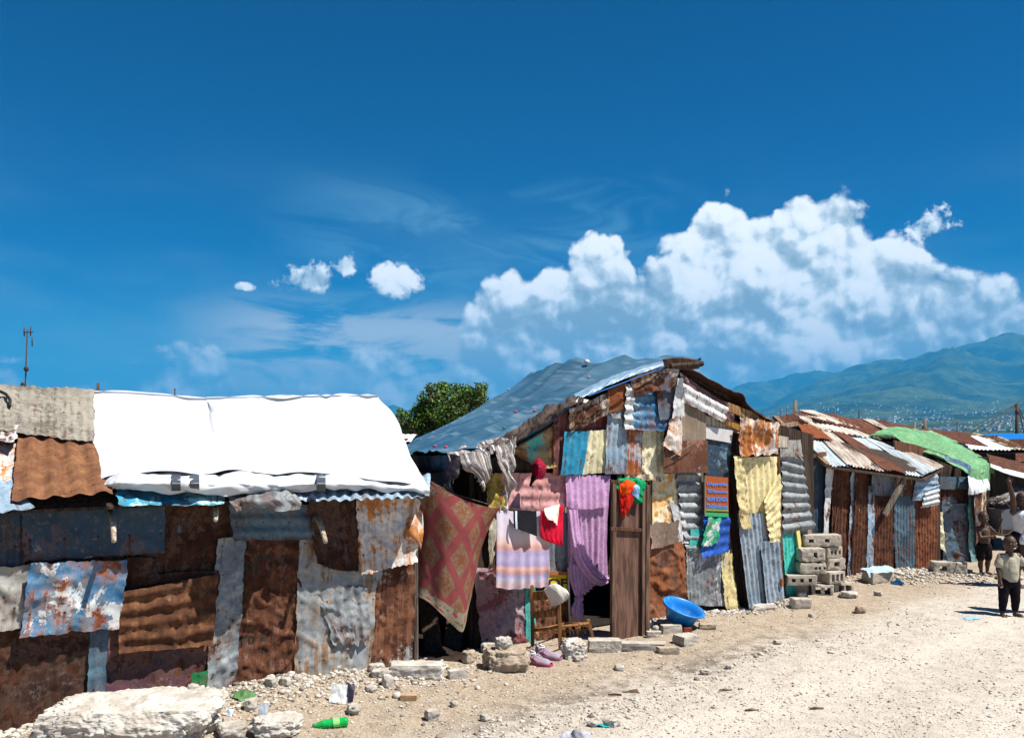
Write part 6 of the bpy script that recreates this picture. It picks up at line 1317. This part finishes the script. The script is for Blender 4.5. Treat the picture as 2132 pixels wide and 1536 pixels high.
def drape(name, label, rows, mat_, **k): return tag(cloth(name, [[cl2(*q) for q in r] for r in rows], mat_, None, res=.008, wr=.008, crease=.035, cs=(9, 5), **k), label, 'clothes')
drape('shirt', 'green cloth at both sides of the clothes thrown over the door top', [[(1276,1006,-.02), (1300,998,-.02), (1340,1004,-.02)], [(1274,1003,.04), (1302,996,.05), (1338,1003,.05)], [(1276,1016,.05), (1304,1030,.06), (1332,1024,.06)], [(1300,1030,.05), (1316,1046,.06), (1328,1046,.05)]], fabric(S(20,140,84), S(14,104,60)))
drape('shirt', 'bright orange shirt thrown over the top of the door', [[(1284,1006,.02), (1300,997,.02), (1312,1000,.02)], [(1280,1010,.07), (1298,1003,.09), (1312,1006,.08)], [(1280,1022,.08), (1294,1024,.10), (1306,1022,.09)], [(1280,1026,.07), (1290,1032,.08), (1298,1028,.08)]], fabric(S(236,92,24), S(206,70,20)))
drape('shirt', 'dark red cloth hanging lowest from the door top', [[(1279,1018,.06), (1292,1022,.09), (1308,1032,.08)], [(1280,1040,.07), (1292,1044,.10), (1306,1048,.08)], [(1282,1060,.07), (1288,1066,.09), (1298,1058,.07)], [(1286,1074,.06), (1288,1076,.07), (1291,1070,.06)]], fabric(S(190,34,22), S(140,24,20)), thick=.006)
drape('shirt', 'strip of white and blue cloth between the orange and green clothes', [[(1312,998,.03), (1316,999,.03), (1320,1001,.03)], [(1306,1012,.09), (1312,1014,.10), (1318,1014,.09)], [(1302,1026,.09), (1310,1034,.10), (1318,1036,.09)]], fabric(S(150,190,210), S(60,110,170), 10))
# --- wooden chair without seat
ch = thing('chair', 'old wooden chair with a broken rush seat outside the doorway', 'chair', tuple(P(1140, 1350, 8.35)))
cw = wood(S(150, 104, 60), S(84, 54, 32), 26)
def leg(x0, y0, Y0, x1, y1, Y1, w=.032): BM().beam(P(x0, y0, Y0), P(x1, y1, Y1), w, w * .8, up=(0, 1, 0)).go('leg', cw, ch, bevel=.004)
leg(1107,1217,8.22,1109,1343,8.22,.034); leg(1163,1240,8.05,1167,1352,8.05,.036); leg(1224,1288,8.45,1236,1336,8.42,.034); leg(1172,1290,8.75,1176,1322,8.75,.03)
for (x0, y0, x1, y1, w) in ((1111,1240,1160,1236,.085), (1112,1280,1160,1275,.06)): BM().beam(P(x0, y0, 8.22), P(x1, y1, 8.06), w, .018, up=(0, 1, 0)).go('back_slat', cw, ch, bevel=.004)
for (x0, y0, Y0, x1, y1, Y1) in ((1110,1312,8.22,1165,1304,8.05), (1165,1304,8.06,1226,1297,8.45), (1110,1312,8.24,1174,1298,8.74), (1174,1298,8.74,1226,1297,8.46)): BM().tube([P(x0, y0, Y0), P((x0+x1)/2, (y0+y1)/2 + .6, (Y0+Y1)/2), P(x1, y1, Y1)], .014, 8).go('seat_rail', cw, ch, True)
ru_ = BM()
for i in range(40):
    t = rnd.random(); q = P(1112 + 104 * t, 1310 - 10 * t + rnd.uniform(-3, 3), 8.2 + .3 * t + rnd.uniform(-.05, .15)); ru_.tube([q, q + [rnd.uniform(-.05, .05), rnd.uniform(-.03, .03), -.03], q + [rnd.uniform(-.07, .07), 0, -rnd.uniform(.05, .12)]], [.004, .004, .002], 4)
ru_.go('rush_seat', fabric(S(150,110,70), S(90,64,40)), ch, True)
garment('shorts', 'pale grey shorts thrown over the back of the wooden chair', 'shorts', [[P(1134,1226,8.2), P(1156,1214,8.14), P(1178,1226,8.08)], [P(1132,1228,8.08), P(1156,1216,8.02), P(1184,1234,7.98)], [P(1140,1242,8.06), P(1160,1236,7.98), P(1184,1244,7.98)], [P(1144,1256,8.08), P(1160,1254,8.0), P(1170,1252,8.0)], [P(1146,1263,8.08), P(1156,1259,8.02), P(1166,1255,8.0)]], fabric(S(196,190,180), S(170,164,154)), res=.008, wr=.012, crease=.02, thick=.005)
# --- running shoes
def shoe(px, py, Y, rz, label, pink):
    q = P(px, py, Y); q[2] = gz(q[0], q[1]) + .005; t = thing('shoe', label, 'shoe', tuple(q), rz, 'pair of running shoes by the chair'); L_ = .25
    def prof(kk, z_): # half width at position kk 0 heel..1 toe
        return (.032 + .012 * math.sin(kk * 3.0) + .006 * kk) * (1 - max(0, kk - .8) ** 2 * 9) * (1 - max(0, .12 - kk) ** 2 * 30)
    n1, n2 = 26, 20; g3 = []
    for i in range(n1):
        k = i / (n1 - 1); w = max(prof(k, 0), .004); h = .085 - .045 * min(1, k / .55) ** 1.3 if k < .7 else .040 - .025 * ((k - .7) / .3) ** 2; h = .10 + (h - .085) if k < .15 else h
        g3.append([( (k - .5) * L_, w * math.cos(a) * (1 if math.sin(a) < .6 else .9), .018 + h * max(math.sin(a), -.15)) for a in np.linspace(-.2, math.pi + .2, n2)])
    Mz = Matrix.Rotation(rz, 3, 'Z'); W3 = lambda p_: tuple(V3(Mz @ Vector(p_)) + q)
    vs_ = np.array([[W3(p_) for p_ in r] for r in g3])
    op = [f for f in grid_faces(n1, n2) if not (2 <= f[0] // n2 <= 7 and 7 <= f[0] % n2 <= 11)]
    up = link('upper', np_mesh('upper', vs_.reshape(-1, 3), np.array(op)), plain('mauve_mesh', S(150,134,148), .7, 0, .3, 40, .3), t); sm_ = up.modifiers.new('s', 'SOLIDIFY'); sm_.thickness = .004
    ol = [(((k / 20) - .5) * L_ * 1.04, max(prof(k / 20, 0), .006) * 1.12) for k in range(21)]; out = [W3((x, -w, .020)) for x, w in ol] + [W3((x, w, .020)) for x, w in ol[::-1]]
    poly(out, .020, [0, 0, 1]).go('sole', plain('pink_sole', S(168,50,84) if pink else S(150,100,124), .6), t)
    poly([W3((x, -abs(prof(k, 0)) - .0015, z_)) for k, x, z_ in ((.2, -.075, .03), (.45, -.0125, .026), (.62, .03, .026), (.4, -.02, .048), (.22, -.06, .06))], .003, Mz @ Vector((0, -1, 0))).go('side_panel', plain('magenta_panel', S(176,24,96), .5), t)
    lc = BM()
    for i in range(5): x = .015 + i * .016 - .03; z_ = .094 - i * .011; lc.tube([W3((x, -.026, z_ - .016)), W3((x + .004, 0, z_ - .001)), W3((x + .008, .026, z_ - .016))], .0035, 6)
    lc.tube([W3((-.035, .0, .088)), W3((-.02, -.03, .094)), W3((-.01, -.045, .07))], .003, 6); lc.go('lace', plain('white_lace', S(186,180,184), .8), up, True)
    BM().tube([W3((-.118, 0, .095)), W3((-.100, .028, .100)), W3((-.07, .034, .092)), W3((-.05, .02, .088)), W3((-.05, -.02, .088)), W3((-.07, -.034, .092)), W3((-.100, -.028, .100)), W3((-.118, 0, .095))], .006, 6).go('collar', plain('grey_collar', S(200,194,200), .8), t, True)
    return t
shoe(1122, 1364, 7.75, -.62, 'pink and mauve running shoe in front, toe towards the road', True)
shoe(1142, 1352, 7.95, -.55, 'mauve running shoe standing behind its partner, next to the chair leg', False)
litter('rag', 'small white and navy rag heap left of the running shoes', 'rag', 1104, 1372, 26, 10, fabric(S(206,206,216), S(40,44,80), 20), .05, .02, .03, tall=10)
# ================================================================== people
SK = []
m, g, b = newmat('dark_skin', .58, 0, .3); n_ = g.noise(objv(g), 9, 4); g.put(b.inputs['Base Color'], g.mix(n_, (.058, .029, .018), (.085, .044, .028))); SKIN = m
hairm = plain('black_hair', (.008, .007, .006), .9, 0, .1, 60, .5); eyew = plain('eye_white', (.6, .57, .52), .3); eyed = plain('iris', (.01, .008, .006), .2); teeth = plain('teeth', (.72, .68, .6), .3); lipm = plain('lips', (.11, .035, .03), .5)
def person(label, base, h, pose, cloths, rz=0., group=None, hair=None, smile=False, face=True):
    """pose: joints in units of height, x to the viewer's right, y away from the viewer, z up; the figure faces -y"""
    t = thing('person', label, 'person', tuple(base), rz, group); Mz = Matrix.Rotation(rz, 3, 'Z'); J = lambda p_: V3(Mz @ Vector([c_ * h for c_ in p_])) + base
    b_ = BM(); pj = {k_: J(v_) for k_, v_ in pose.items() if not k_.startswith('_')}
    hr = .088 * h if h < 1 else .068 * h; hd = pj['head']
    def cap(o, a, c_, ra, rb): o.capsule(pj[a] if isinstance(a, str) else a, pj[c_] if isinstance(c_, str) else c_, ra * h, rb * h)
    b_.ell(hd, (hr * .84, hr * .98, hr * 1.12), 24, 16); b_.ell(hd + V3(Mz @ Vector((0, -hr * .42, -hr * .42))), (hr * .58, hr * .5, hr * .58), 16, 10)
    b_.ell(hd + V3(Mz @ Vector((0, -hr * .96, -hr * .18))), (hr * .17, hr * .18, hr * .17), 10, 8)
    for s_ in (-1, 1): b_.ell(hd + V3(Mz @ Vector((s_ * hr * .86, .05 * hr, -hr * .1))), (hr * .10, hr * .18, hr * .26), 8, 6); b_.ell(hd + V3(Mz @ Vector((s_ * hr * .42, -hr * .72, -hr * .38))), (hr * .24, hr * .2, hr * .24), 8, 6)
    b_.ell(hd + V3(Mz @ Vector((0, -hr * .88, -hr * .62))), (hr * .26, hr * .16, hr * .13), 10, 6)
    cap(b_, 'head', 'neck', .034, .036); cap(b_, 'neck', 'chest', .040, .075); cap(b_, 'shl', 'shr', .042, .042); cap(b_, 'chest', 'belly', .085, .085); cap(b_, 'belly', 'pelvis', .088, .082)
    for e in (-1, 1): b_.ell(pj['chest'] + V3(Mz @ Vector((e * .05 * h, 0, 0))), (.055 * h, .06 * h, .075 * h), 12, 8)
    for s_ in ('l', 'r'):
        cap(b_, 'sh' + s_, 'el' + s_, .036, .027); cap(b_, 'el' + s_, 'wr' + s_, .027, .019)
        cap(b_, 'hip' + s_, 'kn' + s_, .062, .040); cap(b_, 'kn' + s_, 'an' + s_, .042, .024); b_.ell((pj['kn' + s_] * .62 + pj['an' + s_] * .38) + V3(Mz @ Vector((0, .012 * h, 0))), (.036 * h, .040 * h, .075 * h), 10, 8)
        ft = pj['an' + s_] * [1, 1, 0] + [0, 0, base[2]]; fd = V3(Mz @ Vector((pose.get('_toe' + s_, 0), -1, 0))); fd = norm(fd)
        b_.capsule(pj['an' + s_], ft + fd * .01 * h + [0, 0, .028 * h], .026 * h, .030 * h, 10, 3); b_.capsule(ft + [0, 0, .022 * h], ft + fd * .075 * h + [0, 0, .017 * h], .028 * h, .026 * h, 10, 3)
        for k_ in range(5): sx = V3([-fd[1], fd[0], 0]); b_.capsule(ft + fd * .09 * h + sx * (k_ - 2) * .011 * h + [0, 0, .011 * h], ft + fd * (.112 - .003 * abs(k_ - 1) - .003 * k_) * h + sx * (k_ - 2) * .0125 * h + [0, 0, .010 * h], .009 * h, .007 * h, 6, 2)
        wd = norm(pj['wr' + s_] - pj['el' + s_]); pa = pj['wr' + s_] + wd * .032 * h; sx = np.cross(wd, [0, 1, .2]); sx = norm(sx); fw = norm(np.cross(sx, wd))
        b_.capsule(pj['wr' + s_], pa, .020 * h, .023 * h, 10, 3)
        cu = -fw if fw[1] > 0 else fw
        for k_ in range(4):
            r0 = pa + wd * .012 * h + sx * (k_ - 1.5) * .0125 * h; L_ = (.036, .041, .038, .029)[k_] * h; r1_ = r0 + wd * L_ * .55; r2_ = r1_ + (wd * .75 + cu * .65) * L_ * .5
            b_.capsule(r0, r1_, .0068 * h, .0062 * h, 6, 2); b_.capsule(r1_, r2_, .0062 * h, .0050 * h, 6, 2)
        th = pa - sx * .022 * h * (1 if s_ == 'l' else -1); b_.capsule(th - wd * .012 * h, th + (wd * .8 - sx * (.6 if s_ == 'l' else -.6) + cu * .3) * .030 * h, .0085 * h, .0065 * h, 6, 2)
    o = b_.go('body', SKIN, t, True); r_ = o.modifiers.new('remesh', 'REMESH'); r_.mode = 'VOXEL'; r_.voxel_size = .0052 * h if h < 1 else .006; r_.use_smooth_shade = True; s2 = o.modifiers.new('smooth', 'SMOOTH'); s2.iterations = 3; s2.factor = .5
    fp = lambda x, y, z_: hd + V3(Mz @ Vector((x * hr, y * hr, z_ * hr)))
    if face:
        for s_ in (-1, 1):
            ey_ = BM().ell(fp(s_ * .34, -.84, .06), (hr * .15, hr * .09, hr * .085), 10, 8).go('eye', eyew, t, True); BM().ell(fp(s_ * .34, -.93, .06), (hr * .065, hr * .03, hr * .065), 8, 6).go('iris', eyed, ey_, True)
            BM().tube([fp(s_ * .16, -.93, .26), fp(s_ * .34, -.93, .33), fp(s_ * .54, -.80, .25)], hr * .035, 5).go('eyebrow', hairm, t, True)
        mo_ = BM().tube([fp(-.30, -.96, -.54), fp(0, -1.08, -.62), fp(.30, -.96, -.54)], [hr * .03, hr * .07, hr * .03], 6).go('mouth', lipm, t, True)
        if smile: BM().tube([fp(-.22, -1.0, -.545), fp(0, -1.11, -.59), fp(.22, -1.0, -.545)], [hr * .03, hr * .05, hr * .03], 6).go('teeth', teeth, mo_, True)
    if hair:
        hb = BM(); hb.ell(fp(0, .08, .14), (hr * .92, hr * 1.02, hr * 1.10), 24, 14); ho = hb.go('hair', hairm, t, True)
        vv = ho.data.vertices; bmh = bmesh.new(); bmh.from_mesh(ho.data); inv_ = Mz.inverted()
        dl = [v_ for v_ in bmh.verts if (inv_ @ (v_.co + (ho.matrix_world.translation * 0))).z * 0 + 0 > 1]
        hl = V3(hd) - V3(base); lim = hair
        dl = [v_ for v_ in bmh.verts if (lambda q_: q_.z < lim * hr + (-.2 if q_.y > 0 else .25) * 0 + (.0 if q_.y > .1 * hr else .42 * hr))(Vector(v_.co) - (Mz.inverted() @ Vector(hl)))]
        bmesh.ops.delete(bmh, geom=dl, context='VERTS'); bmh.to_mesh(ho.data); bmh.free()
    for (nm, mat_, parts, vox, hang) in cloths:
        c_ = BM()
        for q_ in parts:
            a, e, ra, rb = q_; A_, E_ = [ (pj[k_] if isinstance(k_, str) else (pj[k_[0]] * (1 - k_[2]) + pj[k_[1]] * k_[2])) for k_ in (a, e)]; c_.capsule(A_, E_, ra * h, rb * h, 16, 4)
        co = c_.go(nm, mat_, t, True); r_ = co.modifiers.new('remesh', 'REMESH'); r_.mode = 'VOXEL'; r_.voxel_size = .0075 * h; r_.use_smooth_shade = True
        s2 = co.modifiers.new('smooth', 'SMOOTH'); s2.iterations = 4; s2.factor = .5
        tx = bpy.data.textures.new('wrinkle', 'CLOUDS'); tx.noise_scale = .05; dm = co.modifiers.new('wrinkles', 'DISPLACE'); dm.texture = tx; dm.strength = .010 * h; dm.mid_level = .5; dm.texture_coords = 'LOCAL'
    return t, pj
tee = [('shl', ('shl', 'ell', .62), .040, .054), ('shr', ('shr', 'elr', .62), .040, .054), ('shl', 'shr', .042, .042), ('chest', 'belly', .088, .094), (('chest', 'shl', .55), ('belly', 'hipl', .55), .062, .078), (('chest', 'shr', .55), ('belly', 'hipr', .55), .062, .078), ('belly', ('belly', 'pelvis', .75), .094, .098)]
trous = [('pelvis', ('belly', 'pelvis', .8), .095, .09), ('hipl', 'knl', .074, .056), ('hipr', 'knr', .074, .056), ('knl', ('knl', 'anl', .72), .056, .042), ('knr', ('knr', 'anr', .72), .056, .042)]
shorts = [('pelvis', ('belly', 'pelvis', .7), .094, .092), ('hipl', ('hipl', 'knl', .8), .074, .064), ('hipr', ('hipr', 'knr', .8), .074, .064)]
# toddler facing the camera
bt_ = ground_at(2101, 1283); k = bt_[1] / F; H_ = .90
pose = dict(head=(-.0, -.01, .895), neck=(0, 0, .79), chest=(0, 0, .665), belly=(0, -.012, .55), pelvis=(0, 0, .44), shl=(-.115, 0, .735), shr=(.115, 0, .735), ell=(-.155, -.01, .59), wrl=(-.148, -.045, .44), elr=(.185, .0, .62), wrr=(.235, -.02, .52), hipl=(-.062, 0, .43), hipr=(.062, 0, .43), knl=(-.088, -.015, .235), knr=(.075, -.01, .235), anl=(-.09, 0, .045), anr=(.085, .01, .045), _toel=-.35, _toer=.45)
person('smiling toddler in a cream short sleeved shirt and dark leggings standing barefoot on the road', bt_, H_, pose, [('shirt', fabric(S(178,172,156), S(154,148,132), 6), tee, .01, 0), ('leggings', fabric(S(24,18,26)), trous, .01, 0)], .12, None, .62, True)
# child with a hoop behind
bt_ = ground_at(2048, 1196)
pose = dict(head=(-.02, -.01, .915), neck=(0, 0, .80), chest=(0, 0, .68), belly=(0, -.015, .56), pelvis=(0, 0, .45), shl=(-.10, 0, .735), shr=(.10, 0, .735), ell=(-.115, -.08, .60), wrl=(.02, -.13, .615), elr=(.215, -.03, .66), wrr=(.245, -.06, .82), hipl=(-.058, 0, .44), hipr=(.058, 0, .44), knl=(-.062, -.01, .24), knr=(.072, -.01, .24), anl=(-.045, 0, .045), anr=(.06, .0, .045), _toel=-.1, _toer=.3)
t_, pj_ = person('small bare chested child in dark shorts playing with a hoop beside the green roofed shack', bt_, .885, pose, [('shorts', fabric(S(30,22,24)), shorts, .01, 0)], .15, None, None, False)
hc = P(2080, 1074, 12.35); hp_ = thing('hoop', 'thin black hoop held by the small child by the green roofed shack', 'hoop', tuple(hc)); BM().tube([hc + [.20 * math.cos(a), .12 * math.sin(a), .25 * math.sin(a)] for a in np.linspace(0, 2 * math.pi, 49)], .008, 8, False).go('ring', plain('black_rubber', (.02,.018,.018), .6), hp_, True)
# girl with raised arm
bt_ = ground_at(2130, 1222)
pose = dict(head=(-.01, 0, .925), neck=(0, 0, .845), chest=(0, 0, .72), belly=(0, 0, .62), pelvis=(0, 0, .52), shl=(-.095, 0, .79), shr=(.095, 0, .79), ell=(-.125, -.03, .945), wrl=(-.17, -.05, 1.075), elr=(.14, 0, .65), wrr=(.15, -.05, .52), hipl=(-.055, 0, .51), hipr=(.055, 0, .51), knl=(-.06, 0, .28), knr=(.06, 0, .28), anl=(-.06, 0, .04), anr=(.06, 0, .04))
vest = [(('chest', 'shl', .45), ('belly', 'hipl', .3), .068, .07), (('chest', 'shr', .45), ('belly', 'hipr', .3), .068, .07), ('chest', 'belly', .100, .096), ('belly', ('belly', 'pelvis', .5), .088, .09), (('neck', 'shl', .6), ('chest', 'chest', 0), .03, .07), (('neck', 'shr', .6), ('chest', 'chest', 0), .03, .07)]
sk_ = [('pelvis', ('belly', 'pelvis', .7), .096, .092), ('hipl', ('hipl', 'knl', .95), .085, .085), ('hipr', ('hipr', 'knr', .95), .085, .085)]
person('girl in a white vest raising one arm at the right edge behind the toddler', bt_, 1.26, pose, [('vest', fabric(S(224,222,224)), vest, .01, 0), ('skirt', fabric(S(34,26,32)), sk_, .01, 0)], 0, None, .0, False)
# child holding the toddler's hand, cut by the frame
bt_ = ground_at(2164, 1276)
pose = dict(head=(0, 0, .92), neck=(0, 0, .84), chest=(0, 0, .73), belly=(0, 0, .62), pelvis=(0, 0, .52), shl=(-.10, 0, .78), shr=(.10, 0, .78), ell=(-.155, -.01, .62), wrl=(-.155, -.03, .47), elr=(.15, 0, .62), wrr=(.15, -.05, .48), hipl=(-.055, 0, .51), hipr=(.055, 0, .51), knl=(-.06, 0, .28), knr=(.06, 0, .28), anl=(-.06, 0, .04), anr=(.06, 0, .04))
person("child in a white t-shirt mostly beyond the right edge, holding the toddler's hand", bt_, 1.18, pose, [('t_shirt', fabric(S(226,226,230)), tee, .01, 0), ('shorts', fabric(S(40,36,50)), shorts, .01, 0)], 0, None, .1, False)
